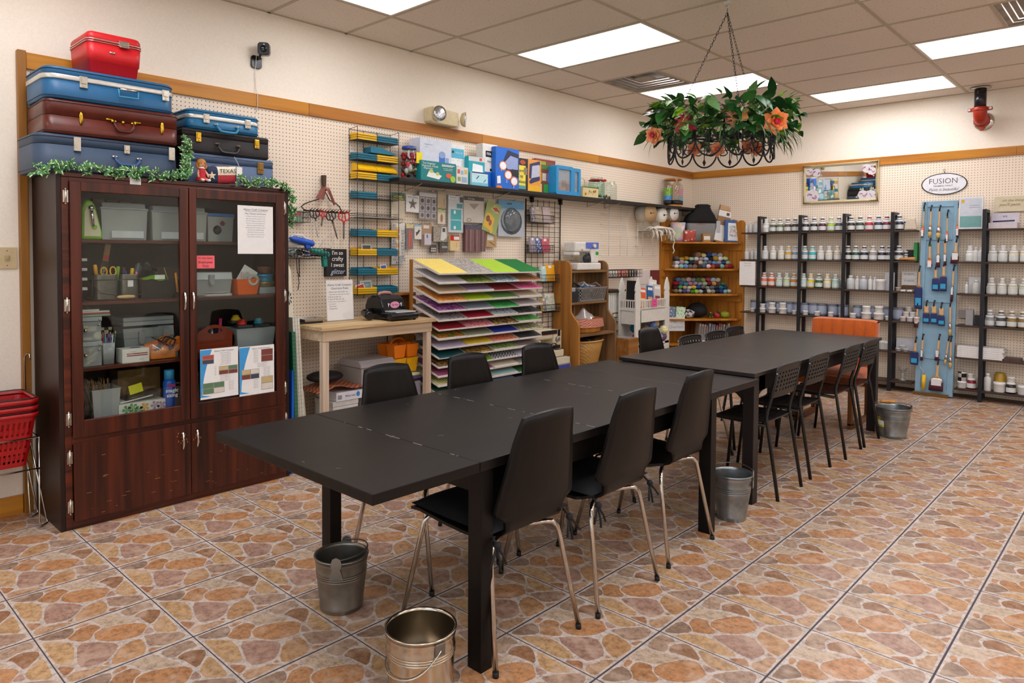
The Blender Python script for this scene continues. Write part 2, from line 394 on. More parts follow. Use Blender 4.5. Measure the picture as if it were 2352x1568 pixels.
# ceiling: lay-in tiles on a grid; troffers and vents sit in it
GX0, GY0, TS = .5534, -5.8517, .6096
def ceil_mat():
 M = bpy.data.materials.new('ceiling_tile');M.use_nodes = True;nt = M.node_tree;b = nt.nodes['Principled BSDF'];b.inputs['Roughness'].default_value = .9
 tc = nt.nodes.new('ShaderNodeTexCoord');mp = nt.nodes.new('ShaderNodeMapping');mp.inputs['Scale'].default_value = (1.0,1.6,1)
 n = nt.nodes.new('ShaderNodeTexNoise');n.inputs['Scale'].default_value = 70;n.inputs['Detail'].default_value = 2
 nt.links.new(tc.outputs['Object'],mp.inputs[0]);nt.links.new(mp.outputs[0],n.inputs['Vector'])
 r = nt.nodes.new('ShaderNodeValToRGB');r.color_ramp.elements[0].position = .30;r.color_ramp.elements[1].position = .37
 r.color_ramp.elements[0].color = lin('#a5978a');r.color_ramp.elements[1].color = lin('#e2d8cc')
 nt.links.new(n.outputs['Fac'],r.inputs['Fac']);nt.links.new(r.outputs['Color'],b.inputs['Base Color']);return M
lights = [(0,r)for r in(-6,-3,0,3,6)]+[(2,r)for r in(-6,-3,0,3,6)]+[(1,8),(4,-6),(4,-3),(4,0),(4,3),(4,6),(5,-3),(5,3)]
vents = {(0,5,0),(2,5,1)}
cb = B();tee = B();ncol = 7
xs = [0.0]+[GX0+k*2*TS for k in range(ncol)]
ysl = [GY0+r*TS for r in range(-9,10)]+[0.0]
for ci in range(ncol+0):
 x0, x1 = xs[ci], xs[ci+1]if ci+1<len(xs)else XR
 for ri in range(len(ysl)-1):
  y0, y1 = ysl[ri], ysl[ri+1];row = ri-9
  if(ci-1,row)in lights:continue
  if(ci-1,row,0)in vents:
   cb.box(x0+TS+.011,x1-.011,y0+.011,y1-.011,CZ+.004,CZ+.02);tee.box(x0+TS-.011,x0+TS+.011,y0,y1,CZ-.001,CZ+.02);continue
  if(ci-1,row,1)in vents:
   cb.box(x0+.011,x0+TS-.011,y0+.011,y1-.011,CZ+.004,CZ+.02);tee.box(x0+TS-.011,x0+TS+.011,y0,y1,CZ-.001,CZ+.02);continue
  cb.box(x0+.011,x1-.011,y0+.011,y1-.011,CZ+.004,CZ+.02)
for x in xs[1:]:tee.box(x-.012,x+.012,YF,-.001,CZ-.001,CZ+.022)
for y in ysl:tee.box(0.001,XR,y-.012 if y<0 else-.022,y+.012 if y<0 else-.001,CZ-.0005,CZ+.022)
tee.box(.001,.022,YF,-.001,CZ-.0005,CZ+.022)
struct('ceiling',cb,ceil_mat())
struct('ceiling_grid_trim',tee,mat('#b9ad98',.6,0,.04))
struct('ceiling_slab',B().box(-.12,XR+.12,YF-.12,.12,CZ+.15,CZ+.25),mat('#8a8078',.9))
place = {(0,0):'in the ceiling above the tall cabinet',(0,3):'in the ceiling left of the hanging flower ring',(0,6):'in the ceiling behind the hanging flower ring',(1,8):'in the ceiling nearest the back wall',(2,6):'in the ceiling beside the red pipe elbow'}
PANEL = emit('#f6f3f8',9.4)
nl = 0
for(c,r)in lights:
 x0 = GX0+c*2*TS;y0 = GY0+r*TS
 if x0+2*TS>XR:continue
 nm = place.get((c,r),'in the ceiling, out past the flower ring, column %d row %d'%(c+1,r+7))
 t = thing('ceiling_light','white rectangular fluorescent panel '+nm,'ceiling light',(x0+TS,y0+TS/2,CZ),0,'fluorescent ceiling panels')
 obj('diffuser',B().box(x0+.03,x0+2*TS-.03,y0+.03,y0+TS-.03,CZ+.006,CZ+.012),PANEL,t)
 f = B()
 f.box(x0+.012,x0+.031,y0+.012,y0+TS-.012,CZ,CZ+.02).box(x0+2*TS-.031,x0+2*TS-.012,y0+.012,y0+TS-.012,CZ,CZ+.02)
 f.box(x0+.031,x0+2*TS-.031,y0+.012,y0+.031,CZ,CZ+.02).box(x0+.031,x0+2*TS-.031,y0+TS-.031,y0+TS-.012,CZ,CZ+.02)
 obj('frame',f,mat('#d9d4c8',.5),t)
for(c,r,h)in vents:
 x0 = GX0+c*2*TS+h*TS;y0 = GY0+r*TS
 t = thing('ceiling_vent','grey square ceiling air vent '+('with a raised centre plate, left of the flower ring' if c==0 else 'at the right edge of the picture beside a light panel'),'vent',(x0+TS/2,y0+TS/2,CZ),0)
 cx, cy = x0+TS/2, y0+TS/2
 d = B()
 for k in range(5):
  a = TS/2-.014-k*.034;z = CZ+.002+.012*k;
  ring = lambda s, zz:[(cx-s,cy-s,zz),(cx+s,cy-s,zz),(cx+s,cy+s,zz),(cx-s,cy+s,zz)]
  d.rings([ring(a,z),ring(a-.03,z+.006)],0,False,False,False)
 d.box(cx-.2,cx+.2,cy-.2,cy+.2,CZ+.07,CZ+.075)
 obj('louvres',d,mat('#8d857a',.6,0,.25,9),t)
 obj('centre_plate',B().box(cx-.085,cx+.085,cy-.085,cy+.085,CZ+.03,CZ+.036),mat('#a39a8c',.6),t,.002)
 # daylight through the shop window
w = bpy.data.worlds.new('daylight');sc.world = w;w.use_nodes = True
w.node_tree.nodes['Background'].inputs[0].default_value = (.75,.87,1,1);w.node_tree.nodes['Background'].inputs[1].default_value = 2.2
# ------------------------------------------------------------------ tables
BLK = wood('#0d0a09','#171311',1,5,.38,.2,16)
BLKZ = wood('#0c0908','#14100e',2,5,.42,.2,16)
BLK2 = wood('#1c1715','#2a2421',1,5,.38,.35,16)
BLK2Z = wood('#181314','#241c1d',2,5,.42,.35,16)
SCR = mat('#8d857b',.7)
t = thing('dining_table','long black-brown extending table nearest the camera with buckets at its near end','table',(2.343,-5.77,0))
X0, X1, Y0, Y1, H = 1.846, 2.84, -7.07, -4.478, .725
ys = [Y0,-6.64,-5.99,-5.33,-4.93,Y1]
for i in range(5):obj('tabletop_leaf',B().box(X0,X1,ys[i]+.0007,ys[i+1]-.0007,H-.034,H),BLK,t,.0025)
sb = B();rn = random.Random(5)
for y in(-6.64,-5.99,-5.33):
 x = X0+.05
 while x<X1-.05:
  l = rn.uniform(.004,.05)
  if rn.random()<.55:sb.box(x,x+l,y-.0012,y+.0012,H-.001,H+.0004)
  x+=l+rn.uniform(.004,.05)
for k in range(26):
 x, y = rn.uniform(X0,X1), rn.uniform(Y0,Y1);a = rn.uniform(0,6);l = rn.uniform(.002,.016)
 sb.box(-l,l,-.0007,.0007,H-.001,H+.0003,0,T(x,y,0)@RZ(a))
obj('scratches',sb,SCR,t)
for x in(X0+.012,X1-.015-.065):
 for y in(-6.617,-4.995 if x>2.3 else-4.80):obj('leg',B().box(x,x+.065,y,y+.055,0,H-.035),BLKZ,t,.002)
ap = B()
ap.box(X0+.03,X0+.05,-6.56,-5.0,H-.125,H-.035).box(X1-.06,X1-.04,-6.56,-5.0,H-.125,H-.035)
ap.box(X0+.08,X1-.08,-6.60,-6.58,H-.125,H-.035).box(X0+.08,X1-.08,-4.98,-4.96,H-.125,H-.035)
obj('apron',ap,BLK,t)
bk = B()
for x in(2.0,2.62):bk.box(x,x+.03,-6.95,-6.58,H-.06,H-.035)
obj('leaf_slide',bk,mat('#8a6238',.6),t)
t = thing('dining_table','second black-brown table with curved leg brackets, standing against the far end of the first','table',(2.36,-3.25,0))
X0, X1, Y0, Y1, H = 1.909, 2.81, -4.46, -2.047, .748
ys = [Y0,-4.0,-2.5,Y1]
for i in range(3):obj('tabletop_leaf',B().box(X0,X1,ys[i]+.0006,ys[i+1]-.0006,H-.022,H),BLK2,t,.002)
for x, sx in((X0+.01,1),(X1-.075,-1)):
 for y, sy in((-4.44,1),(-2.15,-1)):
  b = B().box(x,x+.065,y,y+.065,0,H-.023)
  xi = x+.065 if sx>0 else x
  pts = [(xi,H-.024),(xi+sx*.12,H-.024),(xi+sx*.12,H-.115)]+[(xi+sx*(.11-.11*math.sin(k*PI/10)),H-.115-.10*(1-math.cos(k*PI/10)))for k in range(1,6)]
  b.prism(pts,1,y+.015,y+.05)
  yi = y+.065 if sy>0 else y
  pts = [(yi,H-.024),(yi+sy*.12,H-.024),(yi+sy*.12,H-.115)]+[(yi+sy*(.11-.11*math.sin(k*PI/10)),H-.115-.10*(1-math.cos(k*PI/10)))for k in range(1,6)]
  b.prism(pts,0,x+.015,x+.05)
  obj('leg',b,BLK2Z,t,.002)
ap = B()
ap.box(X0+.025,X0+.045,-4.34,-2.22,H-.115,H-.023).box(X1-.045,X1-.025,-4.34,-2.22,H-.115,H-.023)
ap.box(X0+.19,X1-.19,-4.425,-4.405,H-.115,H-.023).box(X0+.19,X1-.19,-2.11,-2.09,H-.115,H-.023)
obj('apron',ap,BLK2,t)
# ------------------------------------------------------------------ bentwood shell chairs
CHROME = mat('#c9c2b8',.14,1,0)
RUB = mat('#101010',.7)
VEN = wood('#090706','#130f0d',2,7,.36,.22,18)
def shell():
 st = [(-.318,.872,.128,.020),(-.312,.83,.138,.020),(-.299,.77,.152,.022),(-.288,.70,.167,.022),(-.275,.63,.181,.022),(-.262,.57,.194,.02),(-.252,.535,.2,.016),(-.248,.522,.195,.014),(-.245,.508,.165,.01),(-.24,.492,.150,.006),(-.231,.466,.146,.004),(-.216,.447,.147,.002),(-.19,.436,.152,0),(-.165,.432,.165,0),(-.15,.431,.19,0),(-.135,.43,.203,0),(-.07,.428,.208,-.004),(.0,.428,.208,-.006),(.09,.432,.205,-.006),(.17,.437,.2,-.004),(.215,.436,.195,0),(.235,.43,.19,0)]
 b = B();n = 10;th = .011
 def P(i,j,off):
  y, z, hw, cv = st[j];u = -1+2*i/n
  y2, z2 = st[min(j+1,len(st)-1)][:2];y1, z1 = st[max(j-1,0)][:2]
  d = Vector((y2-y1,z2-z1)).normalized();nx, nz = d.y, -d.x
  x = u*hw;s = cv*(u*u)
  zz = z-(.014*u*u if j==0 else 0);
  up = j<10
  yy = y+(s if up else 0);zz+=(0 if up else-s)
  return(x,yy-nx*off,zz-nz*off)
 m = len(st)
 for off in(0,th):
  for j in range(m):
   for i in range(n+1):b.v.append(Vector(P(i,j,off)))
 S = (n+1)*m
 for j in range(m-1):
  for i in range(n):
   q = j*(n+1)+i
   b.face((q,q+1,q+n+2,q+n+1),0,True);b.face((S+q,S+q+1,S+q+n+2,S+q+n+1),0,True)
 for i in range(n):b.face((i,i+1,S+i+1,S+i),0);q = (m-1)*(n+1)+i;b.face((q,q+1,S+q+1,S+q),0)
 for j in range(m-1):
  for i in(0,n):q = j*(n+1)+i;b.face((q,q+n+1,S+q+n+1,S+q),0)
 return b
def shell_chair(label):
 t = thing('shell_chair',label,'chair',(0,0,0),0,'black bentwood chairs with chrome legs')
 o = obj('shell',shell(),VEN,t)
 for sx in(-1,1):
  for p in([(.05,-.13,.407),(.125,-.165,.409),(.155,-.18,.405),(.172,-.19,.385),(.18,-.195,.35),(.218,-.26,.012)],[(.05,.13,.409),(.12,.16,.412),(.15,.178,.408),(.165,.188,.388),(.172,.193,.35),(.2,.275,.012)]):
   q = [(sx*a,c,d)for a,c,d in p]
   # round the bend
   pts = []
   for k in range(len(q)-1):pts.append(q[k])
   pts.append(q[-1])
   lg = obj('leg',B().tube(pts,.0095,10),CHROME,t)
   obj('foot_cap',B().cyl((q[-1][0],q[-1][1],0),(q[-1][0]*.995,q[-1][1]*.995,.02),.011,None,10),RUB,lg)
 obj('under_frame',B().tube([(-.06,-.13,.407),(.06,-.13,.407)],.009,8).tube([(-.06,.13,.409),(.06,.13,.409)],.009,8).box(-.055,.055,-.14,.14,.404,.417),RUB,t)
 return t
spots = [(2.62,-6.37,PI/2-.03,'black bentwood chair nearest the camera, by the near right table leg'),(2.635,-5.83,PI/2,'cushioned black bentwood chair in the middle of the first table right side'),(2.605,-5.26,PI/2+.02,'black bentwood chair without cushion, third on the right, beside the far table leg'),(2.02,-6.175,-PI/2,'black bentwood chair across the first table, in front of the wooden work desk'),(2.02,-5.64,-PI/2,'black bentwood chair across the first table, in front of the paper rack lower left'),(2.02,-5.06,-PI/2,'black bentwood chair across the first table, in front of the cream sewing machine'),(2.0,-3.78,-PI/2,'black bentwood chair at the left side of the second table before the plain wooden box')]
c0 = shell_chair(spots[0][3]);c0.location = (spots[0][0],spots[0][1],0);c0.rotation_euler = (0,0,spots[0][2]);WM[c0.name] = T(*c0.location)@RZ(spots[0][2])
for s in spots[1:]:dup(c0,(s[0],s[1],0),s[2],s[3])
# marks on the chair backs
sp = B()
for(x,z)in((.03,.80),(.045,.815),(.015,.74),(-.11,.71)):sp.ball((x,-.318+(.868-z)*.16,z),.0022,6,4)
obj('paint_specks',sp,mat('#e8e2d8',.6),c0)
M2 = T(spots[1][0],spots[1][1],0)@RZ(spots[1][2])
# cushions with corner ties
def cushion(s,label):
 M = T(s[0],s[1],0)@RZ(s[2]);b = B()
 def P(u,v,top):
  x = (u-.5)*.42;y = -.215+v*.43
  e = max(0,1-(abs(u-.5)*2)**5)*max(0,1-(abs(v-.5)*2)**5)
  return M@Vector((x*(1-.05*abs(v-.5)),y,.4425+(.022+.03*e**.5 if top else .02-.012*e)))
 b.grid(lambda u,v:P(u,v,True),14,14);b.grid(lambda u,v:P(u,v,False),14,14)
 rng = [P(i/14,0,True)for i in range(15)];
 t = thing('seat_cushion',label,'cushion',(s[0],s[1],.44),s[2],'black tie-on seat cushions')
 obj('pad',b,mat('#0e0f14',.85,0,.2,20,.3),t)
 for sx in(-1,1):
  k = B()
  for a, c2 in((.0,-.06),(.03,-.035),(-.02,-.045)):
   k.tube([M@Vector((sx*.185,-.205,.452)),M@Vector((sx*(.19),-.232,.43)),M@Vector((sx*(.188+a),-.245,.41+c2*.5)),M@Vector((sx*(.19+a*1.5),-.25,.405+c2))],.0045,5)
  k.ball(M@Vector((sx*.188,-.235,.428)),.014,8,6)
  obj('tie',k,mat('#0b0c10',.8),t)
cushion(spots[0],'black tie-on cushion on the nearest bentwood chair')
cushion(spots[1],'black tie-on cushion on the middle right bentwood chair')
# ------------------------------------------------------------------ perforated steel tube chairs
PLA = mat('#0c0c0e',.4,0,.05,40)
STL = mat('#09090a',.36,0,.04)
def tube_chair(label):
 t = thing('metal_chair',label,'chair',(0,0,0),0,'black perforated stacking chairs')
 for sx in(-1,1):
  obj('rear_leg',B().tube([(sx*.178,-.235,0),(sx*.17,-.165,.42),(sx*.168,-.155,.46),(sx*.168,-.158,.50),(sx*.166,-.185,.60),(sx*.158,-.213,.74)],.0105,10),STL,t)
  obj('front_leg',B().tube([(sx*.18,.245,0),(sx*.172,.205,.405),(sx*.17,.195,.425),(sx*.169,.17,.432),(sx*.169,.0,.428),(sx*.169,-.15,.42)],.0105,10),STL,t)
 nx, nz = 17, 15
 def back(u,v):
  x = (u-.5)*(.352-.02*v);z = .585+v*.19-.012*(abs(u-.5)*2)**4*v
  return(x,-.182-.036*v-.012*(1-(2*u-1)**2),z)
 b = B();b.grid(back,nx,nz,0,False,lambda i,j:i%2==1 and j%2==1 and 2<=j<nz-2 and 1<=i<nx-1)
 o = obj('backrest',b,PLA,t);md = o.modifiers.new('thickness','SOLIDIFY');md.thickness = .007;md.offset = 0
 rim = [back(i/12,1)for i in range(13)]+[back(1,1-i/6)for i in range(1,7)];rim = [back(0,i/6)for i in range(6)]+rim
 obj('backrest_rim',B().tube(rim,.0075,8),PLA,t)
 def seat(u,v):
  x = (u-.5)*(.39-.03*abs(v-.5));y = -.16+v*.37
  return(x,y,.442-.008*math.sin(PI*v)-(.03*max(0,v-.85)/.15 if v>.85 else 0)+.006*(abs(u-.5)*2)**4)
 b = B();b.grid(seat,21,21,0,False,lambda i,j:i%2==1 and j%2==1 and 3<=j<18 and 3<=i<18)
 o = obj('seat',b,PLA,t);md = o.modifiers.new('thickness','SOLIDIFY');md.thickness = .009;md.offset = 0
 k = B()
 for sx in(-1,1):
  for z in(.6,.73):k.ball((sx*.172,-.188-(z-.6)*.2,z),.0045,6,4)
 obj('screws',k,mat('#d8d8d8',.3,.8),t)
 return t
spots = [(2.645,-4.10,PI/2,'black perforated chair at the right of the second table, nearest the galvanised bucket'),(2.635,-3.565,PI/2,'black perforated chair second along the right side of the second table'),(2.65,-2.96,PI/2+.02,'black perforated chair third along the right side of the second table'),(2.65,-2.53,PI/2,'black perforated chair fourth on the right, nearest the orange armless chair'),(1.985,-3.27,-PI/2,'black perforated chair back behind the second table, first after the bentwood chair'),(1.985,-2.85,-PI/2,'black perforated chair back behind the second table, in the middle'),(1.93,-2.38,-PI/2,'black perforated chair back behind the second table, nearest the paint racks')]
c0 = tube_chair(spots[0][3]);c0.location = (spots[0][0],spots[0][1],0);c0.rotation_euler = (0,0,spots[0][2])
for s in spots[1:]:dup(c0,(s[0],s[1],0),s[2],s[3])
# ------------------------------------------------------------------ orange channel-tufted chair
t = thing('upholstered_chair','burnt orange armless chair with channel-tufted back at the far table end','chair',(2.41,-1.95,0))
OR = mat('#b4520c',.9,0,.10,60,.2,.3,0,.4)
def chan(x0,x1,n,y0,y1,z0,z1,lean,dep):
 b = B();N = n*6
 def P(u,v,f):
  x = x0+(x1-x0)*u;k = abs(math.sin(PI*u*n))**.45
  e = (1-abs(2*v-1)**6);ed = (1-abs(2*u-1)**10)
  y = (y0 if f else y1)+lean*v+(-1 if f else .5)*dep*k*e*ed
  return(x,y,z0+(z1-z0)*v-(.012*(1-ed)))
 b.grid(lambda u,v:P(u,v,True),N,12);b.grid(lambda u,v:P(u,v,False),N,12)
 for v in(0,1):
  b.grid(lambda u,w:tuple(Vector(P(u,v,True)).lerp(Vector(P(u,v,False)),w)+Vector((0,0,(.012 if v else-.005)*math.sin(PI*w)))),N,4)
 for u in(0,1):b.grid(lambda v,w:tuple(Vector(P(u,v,True)).lerp(Vector(P(u,v,False)),w)+Vector(((-.01 if u==0 else .01)*math.sin(PI*w),0,0))),12,4)
 return b
obj('backrest',chan(2.147,2.677,6,-1.80,-1.70,.42,.845,.08,.02),OR,t)
sb = B()
def SP(u,v,top):
 x = 2.155+.515*u;y = -2.26+.50*v;e = (1-abs(2*u-1)**6)*(1-abs(2*v-1)**6)
 return(x,y,(.445+.03*e)if top else .345)
sb.grid(lambda u,v:SP(u,v,1),14,14);sb.grid(lambda u,v:SP(u,v,0),14,14)
for v in(0,1):sb.grid(lambda u,w:tuple(Vector(SP(u,v,0)).lerp(Vector(SP(u,v,1)),w)+Vector((0,(-1 if v==0 else 1)*.015*math.sin(PI*w),0))),14,4)
for u in(0,1):sb.grid(lambda v,w:tuple(Vector(SP(u,v,0)).lerp(Vector(SP(u,v,1)),w)+Vector(((-1 if u==0 else 1)*.015*math.sin(PI*w),0,0))),14,4)
obj('seat',sb,OR,t)
WAL = wood('#5c3517','#7d4c24',2,4,.4)
for x in(2.17,2.615):
 obj('sled_leg',B().box(x,x+.035,-2.23,-2.18,.03,.345).box(x,x+.035,-1.79,-1.74,.03,.42).box(x,x+.035,-2.23,-1.74,0,.05),WAL,t,.004)
 # ------------------------------------------------------------------ buckets
GALV = mat('#8e9496',.33,.9,.28,14,.1)
GALVD = mat('#8a8780',.36,.9,.3,10,.1)
TIN = mat('#c9bfae',.2,1,.10,18)
def bucket(label,c,r0,r1,h,m,style,mi=None):
 x, y = c;t = thing('bucket',label,'bucket',(x,y,0),0,'metal pails round the tables')
 b = B();N = 36
 pr = [(r0*.97,0.0),(r0,.004),(r0,.012)]
 def rad(z):return r0+(r1-r0)*z/h
 for z in(.1,.62,.66,.70,.74,.93):
  for d, k in((-.008,0),(0,.0022),(.008,0)):pr.append((rad(h*z)+k,h*z+d))
 pr+=[(r1,h-.008),(r1+.004,h-.004),(r1+.004,h+.002),(r1-.003,h+.001)]
 inn = [(rad(z)-.003,z)for z in(h*.95,h*.7,h*.4,.02)]+[(r0*.95,.012),(.001,.012)]
 b.lathe(pr+inn,(x,y,0),N,0,(0,0,1),True,False)
 obj('body',b,m,t)
 if style=='ears':
  a = mi if mi is not None else 2.2;d = Vector((math.cos(a),math.sin(a),0));e = Vector((-d.y,d.x,0))
  for s in(-1,1):
   k = B();p = Vector((x,y,h-.012))+d*(s*(r1+.003))
   out = [(-.028,-.05),(.028,-.05),(.016,-.012),(.022,.012),(.014,.032),(0,.038),(-.014,.032),(-.022,.012),(-.016,-.012)]
   q0 = [p+e*u+Vector((0,0,v))-d*s*.001 for u,v in out];q1 = [q+d*s*.003 for q in q0]
   k.rings([q0,q1],0,False);obj('ear',k,GALVD,t)
  hp = [Vector((x,y,h+.012))+d*(r1*math.cos(q))+(e*math.cos(.25)+Vector((0,0,math.sin(.12))))*(r1*1.02*math.sin(q))for q in[PI*i/18 for i in range(19)]]
  obj('bail_handle',B().tube(hp,.003,6),mat('#6f6d68',.4,.9),t)
 elif style=='hang':
  a = mi if mi is not None else-.6;d = Vector((math.cos(a),math.sin(a),0));e = Vector((-d.y,d.x,0))
  for s in(-1,1):
   obj('ear',B().box(-.018,.018,-.004,.004,-.02,.02,0,T(*(Vector((x,y,h-.03))+d*s*(r1+.001)))@RZ(a+PI/2)),GALVD,t,.002)
  hp = [Vector((x,y,h-.03))+d*(r1+.008)*math.cos(q)+(-e*.62-Vector((0,0,.80)))*(r1*1.05*math.sin(q))for q in[PI*i/22 for i in range(23)]]
  hp = [p if(Vector((p.x-x,p.y-y)).length>r1+.004)else p for p in hp]
  hp2 = []
  for p in hp:
   v = Vector((p.x-x,p.y-y,0));L = max(v.length,rad(max(0,min(h,p.z)))+.006);v = v.normalized()*L if v.length>1e-4 else v
   hp2.append(Vector((x+v.x,y+v.y,max(.02,p.z))))
  obj('bail_handle',B().tube(hp2,.0025,6),mat('#cfcac0',.25,1,0),t)
 else:
  a = mi if mi is not None else .8;d = Vector((math.cos(a),math.sin(a),0));e = Vector((-d.y,d.x,0))
  hp = [Vector((x,y,h+.012))+d*((r1+.008)*math.cos(q))+e*(r1*1.0*math.sin(q))for q in[PI*i/18 for i in range(19)]]
  hd = obj('bail_handle',B().tube(hp,.0028,6),mat('#8c8a86',.35,.9),t)
  m1 = hp[9];obj('wooden_grip',B().lathe([(.008,-.055),(.012,-.045),(.013,0),(.012,.045),(.008,.055)],m1,12,0,d),wood('#b5701f','#d0903c',0,6),hd)
  for s in(-1,1):obj('ear',B().box(-.014,.014,-.003,.003,-.03,.016,0,T(*(Vector((x,y,h))+d*s*(r1+.003)))@RZ(a+PI/2)),GALV,t)
 return t
bucket('old galvanised bucket with flat riveted ears, beside the near left table leg',(2.10,-6.68),.083,.103,.215,GALVD,'ears',-.78)
bucket('shiny tin pail with hanging wire handle, in front of the near right table leg',(2.732,-6.80),.105,.113,.205,TIN,'hang',-.15)
bucket('small galvanised bucket between the two tables beside the table leg',(2.80,-4.70),.075,.105,.245,GALV,'ears',.35)
tt = bucket('galvanised bucket with yellow label and wooden handle grip under the far table corner',(2.945,-2.215),.095,.128,.235,GALV,'grip',.55)
lb = B()
for k in range(6):
 a0 = -2.42+k*.09;a1 = a0+.09
 for z0, z1, m in((.085,.10,0),(.10,.135,1),(.135,.165,2 if k>2 else 0)):
  q = lambda a, z:(2.945+(.0965+.033*z/.235)*math.cos(a),-2.215+(.0965+.033*z/.235)*math.sin(a),z)
  lb.poly([q(a0,z0),q(a1,z0),q(a1,z1),q(a0,z1)],m)
obj('price_label',lb,[mat('#c8d420',.5),mat('#f2f2ea',.5),mat('#7a6a10',.5)],tt)
# ------------------------------------------------------------------ tall glazed cabinet
MAH = wood('#260e08','#5a2412',2,4,.3,.45,16)
MAHY = wood('#2c1009','#662a14',1,4,.3,.45,16)
MAHD = wood('#180b08','#31170f',2,4,.4,.35,16)
CY0, CY1, CXF, CXB, CH = -7.235, -5.978, .47, .03, 1.80
cab = thing('display_cabinet','tall dark mahogany cabinet with two glass doors over two wooden doors','cabinet',((CXF+CXB)/2,(CY0+CY1)/2,0))
b = B()
b.box(CXB,CXF,CY0,CY0+.022,0,CH).box(CXB,CXF,CY1-.022,CY1,0,CH)
obj('side_panel',B().box(CXB,CXF,CY0,CY0+.022,0,CH),MAHD,cab,.002)
obj('side_panel',B().box(CXB,CXF,CY1-.022,CY1,0,CH),MAHD,cab,.002)
obj('back_panel',B().box(CXB,CXB+.012,CY0+.023,CY1-.023,0,CH-.022),MAHD,cab)
obj('top_panel',B().box(CXB,CXF+.004,CY0+.0225,CY1-.0225,CH-.022,CH),MAHY,cab,.002)
for z in(1.469,1.149,.810):obj('shelf',B().box(CXB+.013,CXF-.03,CY0+.023,CY1-.023,z-.018,z),MAHY,cab,.002)
obj('cabinet_floor',B().box(CXB+.013,CXF-.03,CY0+.023,CY1-.023,.50,.525),MAHY,cab)
ff = B()
ff.box(CXF-.022,CXF,CY0+.0225,CY0+.055,0,CH-.023).box(CXF-.022,CXF,CY1-.042,CY1-.0225,0,CH-.023).box(CXF-.022,CXF,-6.612,-6.58,.04,CH-.045)
ff.box(CXF-.022,CXF-.0005,CY0+.055,CY1-.042,CH-.05,CH-.0225).box(CXF-.022,CXF-.0005,CY0+.055,CY1-.042,.43,.48).box(CXF-.022,CXF-.0005,CY0+.055,CY1-.042,0,.05)
obj('face_frame',ff,MAHY,cab,.002)
PANE = glass('#f4f7f5',0,.05,.02)
NICK = mat('#c6c0b4',.25,1,.1,50);WEAR = mat('#a8703a',.6)
def handle(y,z,par):
 b = B()
 b.tube([(CXF+.019,y,z+.05),(CXF+.030,y,z+.045),(CXF+.040,y,z+.02),(CXF+.042,y,z),(CXF+.040,y,z-.02),(CXF+.030,y,z-.045),(CXF+.019,y,z-.05)],.005,8,rs=[.004,.006,.006,.005,.006,.007,.002])
 obj('handle',b,mat('#d9d5cc',.12,1,0),par)
def hinge(y,z,par):
 b = B().cyl((CXF+.012,y,z-.033),(CXF+.012,y,z+.033),.0055,None,8).box(CXF+.0005,CXF+.012,y-.012,y+.012,z-.03,z+.03).ball((CXF+.012,y,z+.036),.005,8,4).ball((CXF+.012,y,z-.036),.005,8,4)
 obj('hinge',b,NICK,par)
def glass_door(y0,y1,z0,z1,g,hy,hgy):
 gy0, gy1, gz0, gz1 = g;d = B();x0, x1 = CXF+.001, CXF+.019
 d.box(x0,x1,y0,gy0,z0,z1).box(x0,x1,gy1,y1,z0,z1).box(x0,x1-.0005,gy0,gy1,z0,gz0).box(x0,x1-.0005,gy0,gy1,gz1,z1)
 o = obj('glass_door',d,MAH,cab,.003)
 obj('pane',B().box(x0+.004,x0+.007,gy0,gy1,gz0,gz1),PANE,o)
 handle(hy,1.134,o)
 for z in(1.68,1.138,.565):hinge(hgy,z,o)
 return o
dl = glass_door(-7.180,-6.600,.467,1.757,(-7.130,-6.648,.553,1.707),-6.628,-7.197)
dr = glass_door(-6.595,-6.020,.467,1.765,(-6.555,-6.072,.553,1.707),-6.582,-6.012)
for y0, y1, hy, hg in((-7.178,-6.598,-6.645,-7.195),(-6.594,-6.018,-6.566,-6.008)):
 d = B().box(CXF+.001,CXF+.019,y0,y1,.045,.44)
 rn = random.Random(int(y0*100))
 for k in range(22):
  y, z, l = rn.uniform(y0+.03,y1-.06), rn.uniform(.06,.2 if k%2 else .4), rn.uniform(.002,.03);d.box(CXF+.0185,CXF+.0193,y,y+l,z,z+rn.uniform(.001,.0025),1)
 for k in range(14):
  y, z = hy+rn.gauss(0,.014), .355+rn.gauss(0,.03);d.box(CXF+.0185,CXF+.0192,y,y+.004,z,z+rn.uniform(.004,.012),1)
 o = obj('lower_door',d,[MAH,WEAR],cab,.003)
 handle(hy,.355,o)
 for z in(.37,.122):hinge(hg,z,o)
